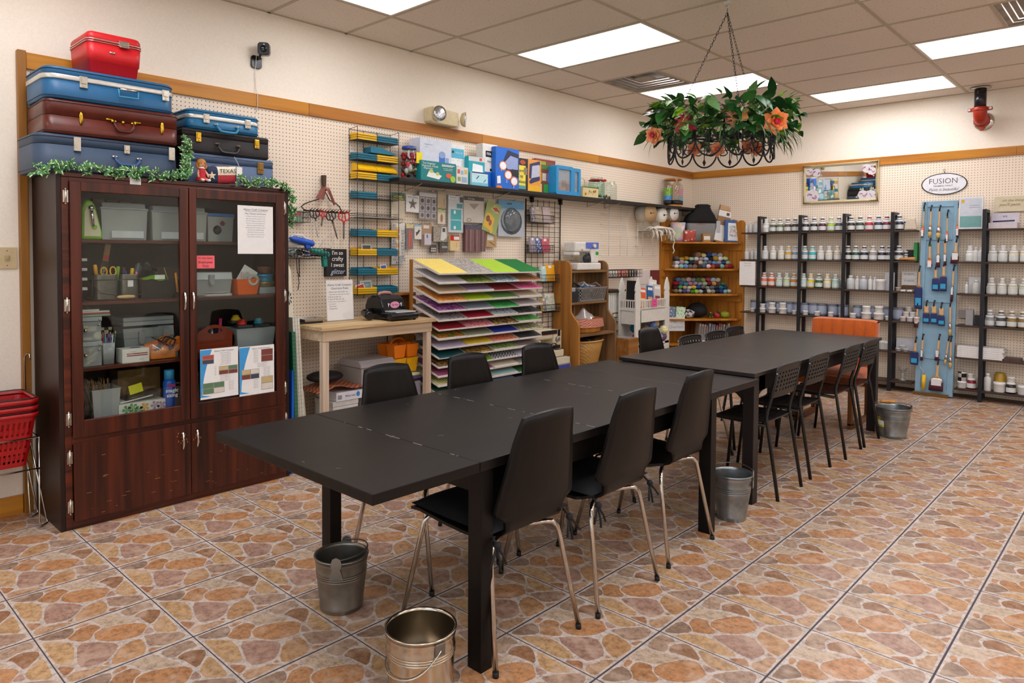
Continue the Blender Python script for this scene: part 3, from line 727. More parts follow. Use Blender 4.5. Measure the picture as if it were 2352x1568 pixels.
 # papers taped to the panes (things stuck on the glass)
WP = mat('#eceae6',.6,0,.02);GR = mat('#5c5c60',.7)
PX = CXF+.0095
def paper(name,y0,y1,z0,z1,lines,label,cat,mats,x=PX,bow=0):
 t = B();
 if bow:t.grid(lambda u,v:(x+bow*(1-(2*u-1)**2),y0+(y1-y0)*u,z0+(z1-z0)*v),6,1,0,False)
 else:t.box(x,x+.0008,y0,y1,z0,z1,0)
 w = y1-y0
 for(s,cy,cz,sz,m,kw)in lines:t.text(s,sz,(x+.0011+bow,y0+w*cy,z0+(z1-z0)*cz),(0,1,0),(0,0,1),m,**kw)
 return one(name,t,mats,label,cat)
ln = [('Alamo Craft Company',.5,.92,.017,1,dict(shear=.35)),('2020 Blanco Road San Antonio, Texas',.5,.885,.0085,2,{}),('May Classes and Events',.5,.835,.014,1,{})]
for k, s in enumerate(['All classes are held in the classroom','Sign up at the front counter or call','Cricut for beginners Saturday 10 am','Paint your own tray Tuesday 6 pm','Open craft night every Thursday','Bring a friend and a project to share','Jewelry basics with glass beads','Quilt block of the month club','Card making with stamps and ink','Kids craft hour Saturday 2 pm']):
 ln.append((s,.5,.78-.047*k,.0085,2,{}))
pp = paper('class_notice',-6.312,-6.088,1.398,1.684,ln,'white printed class schedule sheet taped high on the right glass door','notice',[WP,mat('#2a2a2c',.7),GR,mat('#f2f21a',.6)])
rd = mat('#f0656a',.6)
paper('employees_sign',-6.555,-6.451,1.314,1.387,[('Do Not Enter',.5,.8,.0145,1,dict(off=.01)),('Employees',.5,.48,.019,1,dict(off=.01)),('Only',.5,.18,.019,1,dict(off=.01))],'small red sign reading Do Not Enter Employees Only on the right glass door','sign',[rd,mat('#3a1518',.7)])
def flyer(y0,y1,z0,z1,label,seed,bands):
 x = CXF+.0135;t = B();t.box(x,x+.0008,y0,y1,z0,z1,0);w, h = y1-y0, z1-z0
 X = x+.0012
 cur = [(X,y0,z1-.004),(X,y0+w*.30,z1-.004)]+[(X,y0+w*(.30-.25*math.sin(k*PI/16)),z1-.004-h*.9*k/8)for k in range(1,9)]+[(X,y0+w*.28,z0+.012),(X,y0,z0+.012)]
 t.poly(cur,1);X+=.0004
 t.text('Alamo Craft Company',.0125,(X,y0+w*.62,z1-h*.055),(0,1,0),(0,0,1),2)
 rn = random.Random(seed)
 for(u,v,pw,ph)in bands:
  n = max(1,int(pw/.2));
  t.box(X-.0001,X+.0001,y0+w*u,y0+w*(u+pw),z0+h*v,z0+h*(v+ph),3)
  for a in range(n):
   for c2 in range(2 if ph>.14 else 1):
    nn = 2 if ph>.14 else 1
    ya, za = y0+w*(u+pw*a/n)+.002, z0+h*(v+ph*c2/nn)+.002
    t.box(X,X+.0003,ya,ya+w*pw/n-.004,za,za+h*ph/nn-.004,4+rn.randrange(6))
 for k in range(24):
  v = .9-.033*k;u0, u1 = .33, .96
  for(bu,bv,pw,ph)in bands:
   if bv-.01<v<bv+ph+.01:
    if bu>.4:u1 = min(u1,bu-.03)
    else:u0 = max(u0,bu+pw+.03)
  if u1-u0>.1:t.text('classes and supplies list for the month'[:max(4,int((u1-u0)*44))],.0062,(X,y0+w*(u0+u1)/2,z0+h*v),(0,1,0),(0,0,1),5 if k%7 else 2)
 return one('class_flyer',t,[WP,mat('#3f9ad6',.5),mat('#1d4f46',.6),mat('#8f8f8a',.6),mat('#7b3b2f',.6),mat('#3f4650',.6),mat('#c6b07c',.6),mat('#5d7d5c',.6),mat('#b74a3c',.6),mat('#d8d2c4',.6)],label,'flyer')
flyer(-6.54,-6.316,.566,.853,'blue and white class flyer, left of the pair low on the right glass door',1,[(.05,.70,.3,.18),(.48,.46,.5,.17),(.06,.10,.56,.22)])
flyer(-6.309,-6.087,.552,.845,'blue and white class flyer, right of the pair low on the right glass door',2,[(.62,.66,.34,.26),(.06,.33,.5,.2),(.62,.08,.34,.27)])
# ------------------------------------------------------------------ things inside the cabinet
CLR = glass('#eef2f2',.30,.10,.12);CLR2 = glass('#dfe6e8',.5,.1,.2)
def tub(b,x0,x1,y0,y1,z0,z1,fl=.006,th=.002,m=0):
 """open box with flared rim"""
 o0 = [(x0+fl,y0+fl,z0),(x1-fl,y0+fl,z0),(x1-fl,y1-fl,z0),(x0+fl,y1-fl,z0)];o1 = [(x0,y0,z1),(x1,y0,z1),(x1,y1,z1),(x0,y1,z1)]
 rim = [(x0-.004,y0-.004,z1),(x1+.004,y0-.004,z1),(x1+.004,y1+.004,z1),(x0-.004,y1+.004,z1)];rim2 = [(p[0],p[1],z1+.003)for p in rim]
 i1 = [(x0+th,y0+th,z1+.003),(x1-th,y0+th,z1+.003),(x1-th,y1-th,z1+.003),(x0+th,y1-th,z1+.003)];i0 = [(x0+fl+th,y0+fl+th,z0+th),(x1-fl-th,y0+fl+th,z0+th),(x1-fl-th,y1-fl-th,z0+th),(x0+fl+th,y1-fl-th,z0+th)]
 return b.rings([o0,o1,rim,rim2,i1,i0],m,False)
SH = (1.469,1.149,.810,.525)
# top shelf
t = thing('die_cutter','lime green triangular die cutting tool with chrome lever on the top cabinet shelf','craft tool',(.36,-7.045,SH[0]))
pts = [(-7.098,SH[0]+.0005),(-7.0,SH[0]+.0005),(-6.998,SH[0]+.03),(-7.03,SH[0]+.17),(-7.045,SH[0]+.2),(-7.062,SH[0]+.208),(-7.08,SH[0]+.2),(-7.094,SH[0]+.16)]
obj('body',B().prism(pts,0,.33,.375),mat('#7fc41f',.35),t,.01)
p2 = [(y*.8-7.048*.2,(z-SH[0])*.78+SH[0]+.016)for y,z in pts]
obj('face_plate',B().prism(p2,0,.3752,.379),mat('#ddd8b4',.45),t,.002)
obj('lever',B().tube([(.385,-7.055,SH[0]+.165),(.39,-7.052,SH[0]+.12),(.388,-7.047,SH[0]+.07)],.008,8).ball((.387,-7.055,SH[0]+.165),.014,10,6),mat('#d9d9dc',.12,1,0),t)
obj('button',B().cyl((.379,-7.038,SH[0]+.066),(.388,-7.038,SH[0]+.066),.011),mat('#7fc41f',.35),t)
def lidded(label,x0,x1,y0,y1,z0,z1,fill,lidm=None):
 t = thing('storage_box',label,'storage box',((x0+x1)/2,(y0+y1)/2,z0),0,'clear storage boxes in the cabinet')
 h = z1-z0;b = B();tub(b,x0,x1,y0,y1,z0+.001,z1-.2*h)
 obj('body',b,CLR,t)
 l = B().box(x0-.004,x1+.004,y0-.004,y1+.004,z1-.2*h+.004,z1-.13*h).prism([(x0+.004,z1-.13*h),(x1-.004,z1-.13*h),(x1-.012,z1),(x0+.012,z1)],1,y0+.008,y1-.008)
 obj('lid',l,lidm or CLR2,t,.003)
 f = B();rn = random.Random(int(y0*999))
 y = y0+.02
 while y<y1-.03:
  w = rn.uniform(.004,.014);k = rn.uniform(-.02,.035);ty = rn.choice(fill)
  f.box(x0+.015,x1-.02-rn.uniform(0,.012),y,y+w,z0+.008,z1-.25*h-rn.uniform(0,.03),ty,T(0,y,z0)@RX(-.15)@T(0,-y,-z0));y+=w+.004
 obj('folders',f,[mat('#d8d2bb',.7),mat('#c7d8cf',.7),mat('#e6e1d2',.7),mat('#b9c4c0',.7)],t)
 obj('label_card',B().box(x1+.0005,x1+.0015,y0+.05,y1-.02,z0+.012,z0+.05),mat('#d7dadb',.5),t)
lidded('clear lidded box of file folders, beside the green cutter on the top cabinet shelf',.12,.355,-7.0,-6.768,SH[0],SH[0]+.2,(0,1,2,2))
lidded('clear lidded box of cream papers behind the middle stiles on the top cabinet shelf',.12,.355,-6.745,-6.438,SH[0],SH[0]+.195,(2,2,0,3))
tb = B();
for k in range(5):tb.box(.09,.105,-7.03+k*.068,-6.975+k*.068,SH[0]+.0,SH[0]+.235-.004*k,k%2)
one('file_box',tb.box(.06,.0895,-7.05,-6.68,SH[0],SH[0]+.22,2),[mat('#6e6257',.6),mat('#857b70',.6),mat('#4b3d34',.6)],'row of brown labelled file boxes at the back of the top cabinet shelf','file box',bev=.002)
t = thing('storage_box','clear bin with blue lid holding dark supplies on the top cabinet shelf','storage box',(.24,-6.35,SH[0]),0,'clear storage boxes in the cabinet')
b = B();tub(b,.12,.345,-6.43,-6.272,SH[0]+.001,SH[0]+.145);obj('body',b,CLR,t)
obj('lid',B().box(.115,.35,-6.436,-6.266,SH[0]+.149,SH[0]+.168),mat('#2b6fb3',.4),t,.004)
obj('contents',B().box(.14,.32,-6.42,-6.30,SH[0]+.006,SH[0]+.10,0).ball((.33,-6.37,SH[0]+.07),.03,10,6,1).ball((.325,-6.34,SH[0]+.11),.025,8,6,2).box(.2,.33,-6.30,-6.28,SH[0]+.006,SH[0]+.12,3),[mat('#5b5146',.8),mat('#15151a',.6),mat('#7a2a2a',.6),mat('#a38a3a',.6)],t)
# second shelf
Z = SH[1]
lt = B()
for k in range(4):
 lt.box(.18,.40,-7.115,-7.082,Z+.055+.05*k,Z+.058+.05*k,0).box(.2,.405,-7.112,-7.083,Z+.0585+.05*k,Z+.072+.05*k,1)
lt.box(.18,.19,-7.115,-7.08,Z+.0005,Z+.235,0).box(.39,.40,-7.113,-7.109,Z+.0005,Z+.235,0)
one('letter_tray',lt,[mat('#1a1614',.5),mat('#c9cac8',.6)],'black letter tray with white papers at the left end of the second cabinet shelf','tray')
TINP = mat('#8f8e8a',.32,.85,.15,30)
t = thing('tin_caddy','pair of square tin cups in a rusty wire carrier with wooden grip, second cabinet shelf','caddy',(.36,-6.94,Z))
for y0, y1 in((-7.045,-6.93),(-6.92,-6.828)):
 b = B();q = lambda s, z:[(.345+a*(.052-s),(y0+y1)/2+c*((y1-y0)/.1)*(.05-s),z)for a,c in[(x*10,y*10)for x,y in rrect(.2,.2,.045,4)]]
 def ring(s,z):return[(.345+a*(1-s*18)*.52,(y0+y1)/2+c*(1-s*18)*(y1-y0)*5*.98,z)for a,c in rrect(.2,.2,.045,4)]
 b.rings([ring(.0012,Z+.002),ring(0,Z+.006),ring(0,Z+.133),ring(-.0006,Z+.136),ring(.001,Z+.136),ring(.0015,Z+.01)],0,True,True,True)
 obj('cup',b,TINP,t)
obj('cup_label',B().box(.3975,.399,-6.888,-6.86,Z+.07,Z+.105),mat('#e4e4e0',.5),t)
RUST = mat('#4b2e22',.6,.5)
w = B()
for z in(Z+.004,Z+.108):w.tube([(.285,-7.06,z),(.402,-7.06,z),(.402,-6.815,z),(.285,-6.815,z)],.002,5,0,True)
for y in(-7.06,-6.815):
 for x in(.285,.402):w.tube([(x,y,Z+.004),(x,y,Z+.108)],.002,5)
w.tube([(.36,-7.06,Z+.105),(.41,-7.045,Z+.07),(.425,-7.03,Z+.042),(.43,-6.99,Z+.034),(.43,-6.965,Z+.03),(.43,-6.955,Z+.018),(.43,-6.86,Z+.018),(.43,-6.855,Z+.028),(.428,-6.81,Z+.03),(.415,-6.79,Z+.05),(.37,-6.815,Z+.105)],.002,5)
obj('wire_carrier',w,RUST,t)
obj('grip',B().lathe([(.004,-.045),(.008,-.035),(.0105,0),(.008,.035),(.004,.045)],(.43,-6.907,Z+.018),12,0,(0,1,0)),wood('#b8935c','#d4b27c',1,6),t)
t = thing('yardstick','wooden paint stirring stick with dark lettering standing in the tin cups','ruler',(.345,-7.0,Z))
M = T(.345,-7.005,Z+.05)@RX(-.16)
obj('stick',B().box(-.003,.003,-.014,.014,-.03,.25,0,M).box(.0031,.0036,-.013,.013,.0,.16,1,M).box(.0031,.0038,-.012,.012,.165,.19,2,M).text('World',.026,M@Vector((.0042,0,.085)),M.to_3x3()@Vector((0,0,1)),M.to_3x3()@Vector((0,-1,0)),3),[wood('#7a5a38','#98754a',2,6),mat('#1b1715',.6),mat('#b03a2e',.6),mat('#e9e6df',.6)],t)
M = T(.335,-7.03,Z+.05)@RX(-.3)
one('paint_stick',B().box(-.002,.002,-.009,.009,-.03,.21,0,M),wood('#86663f','#a07f52',2,6),'plain wooden stir stick leaning in the tin cups','stick')
def marker(x,y,z0,h,c1,c2,tilt,label,r=.006):
 M = T(x,y,z0)@RX(tilt);b = B().lathe([(r,0),(r,h*.55)],(0,0,0),10,0,M=M).lathe([(r*1.08,h*.551),(r*1.08,h*.95),(r*.7,h)],(0,0,0),10,1,M=M)
 one('marker',b,[mat(c1,.4),mat(c2,.4)],label,'marker','markers in the tin cups')
marker(.37,-7.022,Z+.06,.13,'#e8e4da','#e8a81c',.12,'yellow capped fat marker leaning left in the left tin cup',.009)
marker(.365,-6.935,Z+.06,.12,'#4b8a3c','#7fae3a',-.1,'green glue bottle standing in the left tin cup',.009)
marker(.37,-6.898,Z+.05,.125,'#f0f0f0','#4b1f2a',.0,'maroon capped marker standing in the right tin cup',.008)
marker(.37,-6.884,Z+.05,.105,'#f0f0f0','#2b3fa0',.05,'blue capped marker standing in the right tin cup',.006)
marker(.365,-6.866,Z+.05,.12,'#2f6b3a','#e0b21a',-.12,'yellow and green marker leaning in the right tin cup',.009)
marker(.37,-6.85,Z+.05,.15,'#b8bcc0','#6b7075',-.2,'silver pen leaning right in the right tin cup',.0045)
marker(.37,-6.836,Z+.05,.10,'#f0dce2','#e08098',-.02,'pink capped marker at the right of the right tin cup',.006)
def scissors(name,label,M,hc,bl,L=.2,hr=.026,hm=None,sharp=1):
 """blades along -z from the pivot at M, looped handles above, lying in the local y-z plane"""
 t = thing(name,label,'scissors',M.translation,0)
 h = B()
 for s in(-1,1):
  h.tube([M@p for p in arc((s*.003,s*hr*1.05,hr*1.9),hr,0,2*PI,18,(0,.72,0),(0,0,1.15))][:-1],.0042,6,0,True)
  h.tube([M@Vector((s*.003,s*hr*.75,hr*.85)),M@Vector((0,s*.006,.01)),M@Vector((0,-s*.004,-.012))],.0048,6)
 obj('handles',h,hm or mat(hc,.35),t)
 k = B()
 for s in(-1,1):
  k.prism([(-s*.008,0),(s*.007,.004),(s*.006,-L*.5),(s*.001,-L*.62),(-s*.005,-L*.45)],0,s*.0008,s*.0024,0,M)
 k.cyl(M@Vector((-.004,0,-.004)),M@Vector((.004,0,-.004)),.004,None,8)
 obj('blades',k,mat(bl,.25,1,.05),t);return t
scissors('scissors','yellow handled scissors standing in the left tin cup',T(.385,-6.975,Z+.115)@RX(.05),'#e0ab12','#b9bcc0',.16,.02)
t = thing('storage_box','black woven box on the second cabinet shelf under a green packet','storage box',(.29,-6.72,Z))
bb = B();tub(bb,.2,.375,-6.815,-6.64,Z+.001,Z+.098,.004,.003);obj('body',bb,printed('#171210','#2b221c',160,'checks'),t)
gp = B();gp.grid(lambda u,v:(.24+.15*v,-6.815+.15*u,Z+.104+.02*math.sin(PI*u)*math.sin(PI*v)+.012*math.sin(9*u+5*v)*u),8,6).box(.386,.3866,-6.745,-6.69,Z+.106,Z+.13,1)
one('craft_packet',gp,[mat('#8cc220',.35),mat('#dfe6d8',.5)],'lime green packet lying on the black woven box','packet')
pl = B();pl.grid(lambda u,v:(.2+.12*v,-6.8+.1*u,Z+.135+.05*math.sin(PI*u)+.02*math.sin(7*u+6*v)),8,6)
one('plastic_bag',pl,glass('#e8ecef',.35,.15),'crumpled clear bag behind the lime green packet','bag')
mb = B().box(.17,.30,-6.7,-6.57,Z+.102,Z+.165,0).box(.28,.282,-6.68,-6.575,Z+.115,Z+.15,1)
mb.tube([(.37,-6.66,Z+.07),(.375,-6.69,Z+.17)],.003,6,2).tube([(.38,-6.62,Z+.03),(.38,-6.63,Z+.14)],.006,6,3)
one('supply_pile',mb,[mat('#4a3a2c',.7),mat('#e4e2dc',.6),mat('#9a8a5a',.5),mat('#d88a1a',.5)],'dim heap of pens and cards at the right of the left door, second cabinet shelf','craft supplies')
def toolbox(label,x0,x1,y0,y1,z0,h,fill):
 t = thing('toolbox',label,'toolbox',((x0+x1)/2,(y0+y1)/2,z0),0,'clear plastic toolboxes in the cabinet')
 b = B();tub(b,x0,x1,y0,y1,z0+.001,z0+h*.62,.008);obj('body',b,CLR,t)
 l = B().prism([(x0-.004,z0+h*.64),(x1+.004,z0+h*.64),(x1-.004,z0+h*.96),(x0+.004,z0+h*.96)],1,y0-.004,y1+.004)
 obj('lid',l,CLR,t,.004)
 c = (y0+y1)/2
 obj('latch',B().box(x1+.005,x1+.012,c-.016,c+.016,z0+h*.5,z0+h*.86).box(x1+.012,x1+.016,c-.011,c+.011,z0+h*.44,z0+h*.6),mat('#9a9c9c',.4),t,.002)
 if fill:
  f = B();rn = random.Random(8)
  for k in range(9):f.ball((rn.uniform(x0+.04,x1-.04),y0+.03+(y1-y0-.06)*k/8,z0+rn.uniform(.03,.05)),rn.uniform(.016,.026),8,6,k%4)
  obj('contents',f,[mat('#cdbfa0',.7),mat('#c9ae6a',.7),mat('#b88478',.7),mat('#d9d6c8',.7)],t)
toolbox('clear plastic toolbox with grey latch on the second cabinet shelf behind the right door',.17,.345,-6.535,-6.285,Z,.145,1)
pk = B().box(.38,.41,-6.47,-6.315,Z+.001,Z+.014,0)
for k in range(6):pk.tube([(.395,-6.465,Z+.016+.001*k),(.393,-6.33,Z+.017+.0015*(k%3))],.002,5,1+k%3)
one('brush_set',pk,[glass('#ffffff',.25),mat('#8a2a3a',.4),mat('#2a2a3a',.4),mat('#c9c4bc',.4)],'clear packet of thin brushes lying in front of the clear toolbox','brush set')
t = thing('craft_bin','bright orange bin holding a white card and pens on the second cabinet shelf','bin',(.33,-6.2,Z))
b = B();tub(b,.26,.385,-6.272,-6.125,Z+.001,Z+.092,.014,.003);obj('body',b,mat('#e8640c',.4),t)
M = T(.345,-6.205,Z+.085)@RX(-.55)
one('sample_card',B().box(-.001,.001,-.05,.05,-.02,.085,0,M),WP,'white square card standing tilted in the orange bin','card')
k = B()
for i, m in enumerate((0,1,2,3,1)):k.tube([(.372,-6.235+.011*i,Z+.05),(.372,-6.237+.012*i,Z+.14-.004*(i%3))],.003,6,m)
one('pen_packet',k.box(.3765,.377,-6.243,-6.185,Z+.06,Z+.15,4),[mat('#d94a5a',.4),mat('#e0862a',.4),mat('#4a9a4a',.4),mat('#3a5ab0',.4),glass('#ffffff',.12)],'packet of coloured pens in the orange bin','pen set')
one('tape_roll',B().rings([[(.368+d,-6.165+r*math.cos(a*PI/12),Z+.088+r*math.sin(a*PI/12))for a in range(24)]for d,r in((0,.02),(0,.035),(.018,.035),(.018,.02),(0,.02))],0,True,False,False),mat('#b8b4a8',.5),'grey tape roll standing in the orange bin','tape')
one('tin',B().lathe([(.05,0),(.052,.004),(.052,.03),(.054,.031),(.054,.042),(.05,.044)],(.32,-6.06,Z+.0775),28,0),[mat('#3aa7d6',.3,.3)],'round bright blue tin on top of the stack beside the orange bin','tin')
one('tin',B().lathe([(.05,0),(.052,.004),(.052,.018),(.054,.019),(.054,.033),(.05,.034)],(.32,-6.06,Z+.0425),28,0),[mat('#a59468',.3,.5)],'round gold tin under the bright blue tin','tin')
one('storage_box',B().box(.26,.375,-6.118,-6.005,Z+.001,Z+.041),CLR2,'small clear box at the bottom of the tin stack','storage box',None,.003)
one('basket',B().lathe([(.03,0),(.042,.02),(.046,.045),(.044,.047),(.038,.02)],(.30,-6.05,Z+.123),20,0),printed('#7a5a34','#8a3326',90,'checks'),'small woven basket on the bright blue tin','basket')
# third shelf
Z = SH[2]
bk = B()
for k, m in enumerate((2,3,0,1)):bk.box(.22,.415-.006*k,-7.125,-6.98-.012*(k==3)*4,Z+.2615+.0088*k,Z+.2695+.0088*k,m)
one('booklets',bk,[mat('#d8d5cc',.6),mat('#e4e2dc',.6),mat('#7fa88a',.6),mat('#a83a3a',.6)],'small stack of booklets lying on the clear latched boxes','booklets')
for k, (lab,cont)in enumerate((('clear latched box with wooden stamps, lower of the pair on the third cabinet shelf',0),('clear latched box with white discs, upper of the pair on the third cabinet shelf',1))):
 z0 = Z+.001+k*.13
 t = thing('latched_box',lab,'storage box',(.32,-7.065,z0),0,'clear latched boxes in the cabinet')
 obj('body',B().box(.22,.41,-7.11,-7.022,z0,z0+.102),CLR,t,.003)
 obj('lid',B().box(.217,.413,-7.113,-7.019,z0+.104,z0+.128),CLR2,t,.003)
 h = B()
 for y, z in((-7.032,.112),(-7.034,.085)):h.ball((.414,y,z0+z),.006,8,5)
 h.box(.4105,.418,-7.108,-7.085,z0+.07,z0+.083).ball((.416,-7.098,z0+.058),.009,8,5)
 obj('metal_clasps',h,NICK,t)
 c = B();rn = random.Random(k)
 if k==0:
  for i in range(7):c.box(-.012,.012,-.03,.03,-.006,.006,0,T(.37-.03*(i%3),-7.07+.012*(i%2),z0+.02+.01*i)@RX(.6))
 else:
  c.lathe([(.018,0),(.018,.004)],(.4035,-7.04,z0+.03),18,0,(1,0,0));c.box(.3,.39,-7.09,-7.04,z0+.05,z0+.075,0);c.box(.3,.39,-7.1,-7.03,z0+.008,z0+.018,0)
 obj('contents',c,mat('#cfc3a4',.6),t)
t = thing('pencil_cup','clear cup of coloured pencils on the third cabinet shelf','cup',(.375,-6.985,Z))
obj('cup',B().rings([[(.375+a*s,-6.985+c*s,z)for a,c in rrect(.062,.062,.008,3)]for s,z in((.86,Z+.001),(1,Z+.115),(.96,Z+.115),(.82,Z+.006))],0,True,True,True),CLR,t)
for i, (cc,nm)in enumerate((('#d8d4cc','white'),('#a81f2e','dark red'),('#2f8fb0','light blue'),('#3f9a3a','green'),('#7a2a6a','plum'),('#3a3a8a','navy blue'),('#b8602a','brown orange'),('#e2e0dc','pale grey'),('#1f5f4a','dark green'))):
 y0 = -7.008+.0055*i;x0 = .362+.013*(i%3)
 b = B().tube([(x0,y0,Z+.008),(x0+.004,y0-.006+.0025*i,Z+.165-.004*(i%4))],.0035,6,0).tube([(x0+.004,y0-.006+.0025*i,Z+.165-.004*(i%4)),(x0+.0042,y0-.006+.0026*i,Z+.176-.004*(i%4))],.0035,6,1,rs=[.0035,.0008])
 one('colored_pencil',b,[mat(cc,.35),mat('#cfae7e',.6)],nm+' coloured pencil standing in the clear cup','pencil','pencils in the clear cup')
M = T(.33,-6.985,Z+.12)
one('patterned_card',B().box(-.001,.001,-.038,.038,-.11,.072,0,M),printed('#171512','#b3a58c',48,'checks'),'black and tan houndstooth card behind the coloured pencils','card')
toolbox('clear plastic toolbox in the middle of the third cabinet shelf',.1,.265,-6.865,-6.685,Z,.175,0)
toolbox('clear plastic toolbox right of the middle one on the third cabinet shelf',.1,.265,-6.68,-6.60,Z,.18,1)
one('parts_case',B().box(.08,.27,-6.87,-6.60,Z+.182,Z+.205).box(.08,.27,-6.87,-6.60,Z+.207,Z+.23),CLR2,'flat clear parts cases lying across the clear toolboxes','parts case',None,.003)
WB = mat('#e0dcd4',.5);RS = mat('#8f2432',.6)
t = thing('small_carton','small white carton with red stripes and blue oval on its lid, third cabinet shelf','carton',(.37,-6.85,Z))
b = B().box(.33,.425,-6.928,-6.792,Z+.001,Z+.075).box(.4251,.4255,-6.905,-6.80,Z+.046,Z+.051,1).box(.4251,.4255,-6.905,-6.80,Z+.036,Z+.041,1)
b.text('WITCH',.008,(.4257,-6.885,Z+.046),(0,1,0),(0,0,1),0).text('DIE SET',.007,(.4257,-6.87,Z+.059),(0,1,0),(0,0,1),1).text('32 CT',.009,(.4257,-6.83,Z+.016),(0,1,0),(0,0,1),3)
b.poly([(.375+.02*math.sin(a*PI/10),-6.845+.03*math.cos(a*PI/10),Z+.0755)for a in range(20)],2)
obj('box',b,[WB,RS,mat('#27427a',.5),mat('#6a5560',.6)],t)
GO = mat('#e0780f',.4);BK = mat('#151314',.5)
t = thing('glue_gun','orange and black glue gun lying at the right of the third cabinet shelf','glue gun',(.38,-6.70,Z))
M = T(.37,-6.705,Z+.085)@RX(.42)
obj('body',B().prism([(-.10,-.03),(.01,-.03),(.05,.0),(.05,.03),(-.09,.035),(-.105,.005)],0,-.018,.018,0,M),GO,t,.006)
obj('trigger_grip',B().prism([(.02,-.03),(.05,.02),(.085,.01),(.08,-.06),(.06,-.075),(.04,-.06)],0,-.016,.016,0,T(.37,-6.67,Z+.12)@RX(-.35)),GO,t,.006)
cd = B();rn = random.Random(4)
cd.tube([(.392+.006*math.sin(k),-6.70+.045*math.sin(k*1.3)+.02*math.cos(k*.4),Z+.085+.04*math.cos(k*1.1))for k in range(24)],.0035,6)
obj('cord',cd,BK,t)
t = thing('zip_bag','clear zip bag holding an orange tool, front right of the third cabinet shelf','bag',(.41,-6.70,Z))
obj('bag',B().grid(lambda u,v:(.392+.03*math.sin(PI*u)*math.sin(PI*v),-6.785+.16*u,Z+.002+.085*v+.01*math.sin(6*u)*v),10,6).tube([(.4,-6.785+.16*u/10,Z+.087+.01*math.sin(.6*u))for u in range(11)],.002,5,1),[glass('#ffffff',.1,.2,.1),mat('#a83a4a',.4)],t)
obj('orange_tool',B().box(.375,.40,-6.775,-6.64,Z+.002,Z+.05).ball((.385,-6.7,Z+.045),.03,10,6),mat('#e58412',.4),t,.006)
WD2 = wood('#6a220e','#8a3516',1,5,.35)
t = thing('wooden_tote','reddish wooden tote with arched handle hole behind the flyers, third cabinet shelf','tote',(.36,-6.40,Z))
pts = [(-6.52,Z+.001),(-6.285,Z+.001),(-6.285,Z+.12)]+[(-6.285-.235*k/12,Z+.12+.048*math.sin(PI*k/12)**1.3)for k in range(1,12)]+[(-6.52,Z+.12)]
hole = [(-6.402+.045*math.cos(a*PI/10),Z+.132+.017*math.sin(a*PI/10))for a in range(20)]
pb = B();N = len(pts)
# panel with a hole: strips between outline and hole
out = []
for a in range(20):
 an = a*PI/10;d = Vector((math.cos(an),math.sin(an)));best = None
 for i in range(N):
  p, q = Vector(pts[i]), Vector(pts[(i+1)%N]);c = Vector((-6.402,Z+.132));e = q-p;den = d.x*e.y-d.y*e.x
  if abs(den)<1e-9:continue
  w = p-c;tt = (w.x*e.y-w.y*e.x)/den;s = (w.x*d.y-w.y*d.x)/den
  if tt>0 and-1e-6<=s<=1+1e-6 and(best is None or tt<best):best = tt
 out.append((-6.402+d.x*best,Z+.132+d.y*best))
rg = lambda P, x:[(x,y,z)for y,z in P]
pb.rings([rg(out,.36),rg(hole,.36),rg(hole,.372),rg(out,.372)],0,False,False,False)
pb.box(.30,.372,-6.52,-6.508,Z+.001,Z+.115).box(.30,.372,-6.297,-6.285,Z+.001,Z+.115).box(.30,.31,-6.52,-6.285,Z+.001,Z+.11)
obj('tote_body',pb,WD2,t)
tc = B()
for i, (y,h,m)in enumerate(((-6.5,.2,0),(-6.47,.12,1),(-6.44,.14,1),(-6.40,.15,2),(-6.365,.2,0),(-6.33,.12,1))):tc.tube([(.335,y,Z+.03),(.337,y-.008+.02*(i>3),Z+h)],.01,8,m)
obj('tool_handles',tc,[mat('#b02a5a',.4),mat('#1c1c22',.4),mat('#8a8f96',.3,.8)],t)
t = thing('toy_bin','clear bin heaped with craft punches behind the flyers, third cabinet shelf','bin',(.28,-6.15,Z))
b = B();tub(b,.17,.38,-6.272,-6.02,Z+.001,Z+.128,.012);obj('bin',b,CLR,t)
f = B();rn = random.Random(9)
for k in range(12):f.box(-.028,.028,-.03,.03,-.012,.012,k%6,T(rn.uniform(.22,.34),rn.uniform(-6.24,-6.05),Z+.03+.006*k)@RX(rn.uniform(-.4,.4))@RZ(rn.uniform(0,3)))
obj('loose_pieces',f,[mat('#c9c0a8',.6),mat('#c9a52a',.5),mat('#2a4a8a',.5),mat('#8f9aa2',.5),mat('#b8582a',.5),mat('#9aa88f',.5)],t)
def punch(x,y,z,c,label):
 t = thing('paper_punch',label,'paper punch',(x,y,z),0,'paper punches on the toy bin')
 obj('base',B().box(x-.03,x+.03,y-.05,y+.05,z,z+.016),mat('#3a3d42',.4),t,.003)
 obj('plunger',B().lathe([(.028,.0165),(.03,.026),(.024,.034),(.021,.04),(.016,.05),(.001,.053)],(x,y-.012,z),18,0),mat(c,.35),t)
punch(.32,-6.2,Z+.133,'#c4261c','grey paper punch with red plunger on the toy bin')
punch(.30,-6.08,Z+.131,'#1f8fa5','grey paper punch with teal plunger on the toy bin')
punch(.24,-6.20,Z+.155,'#d3b21c','grey paper punch with yellow plunger on the toy bin')
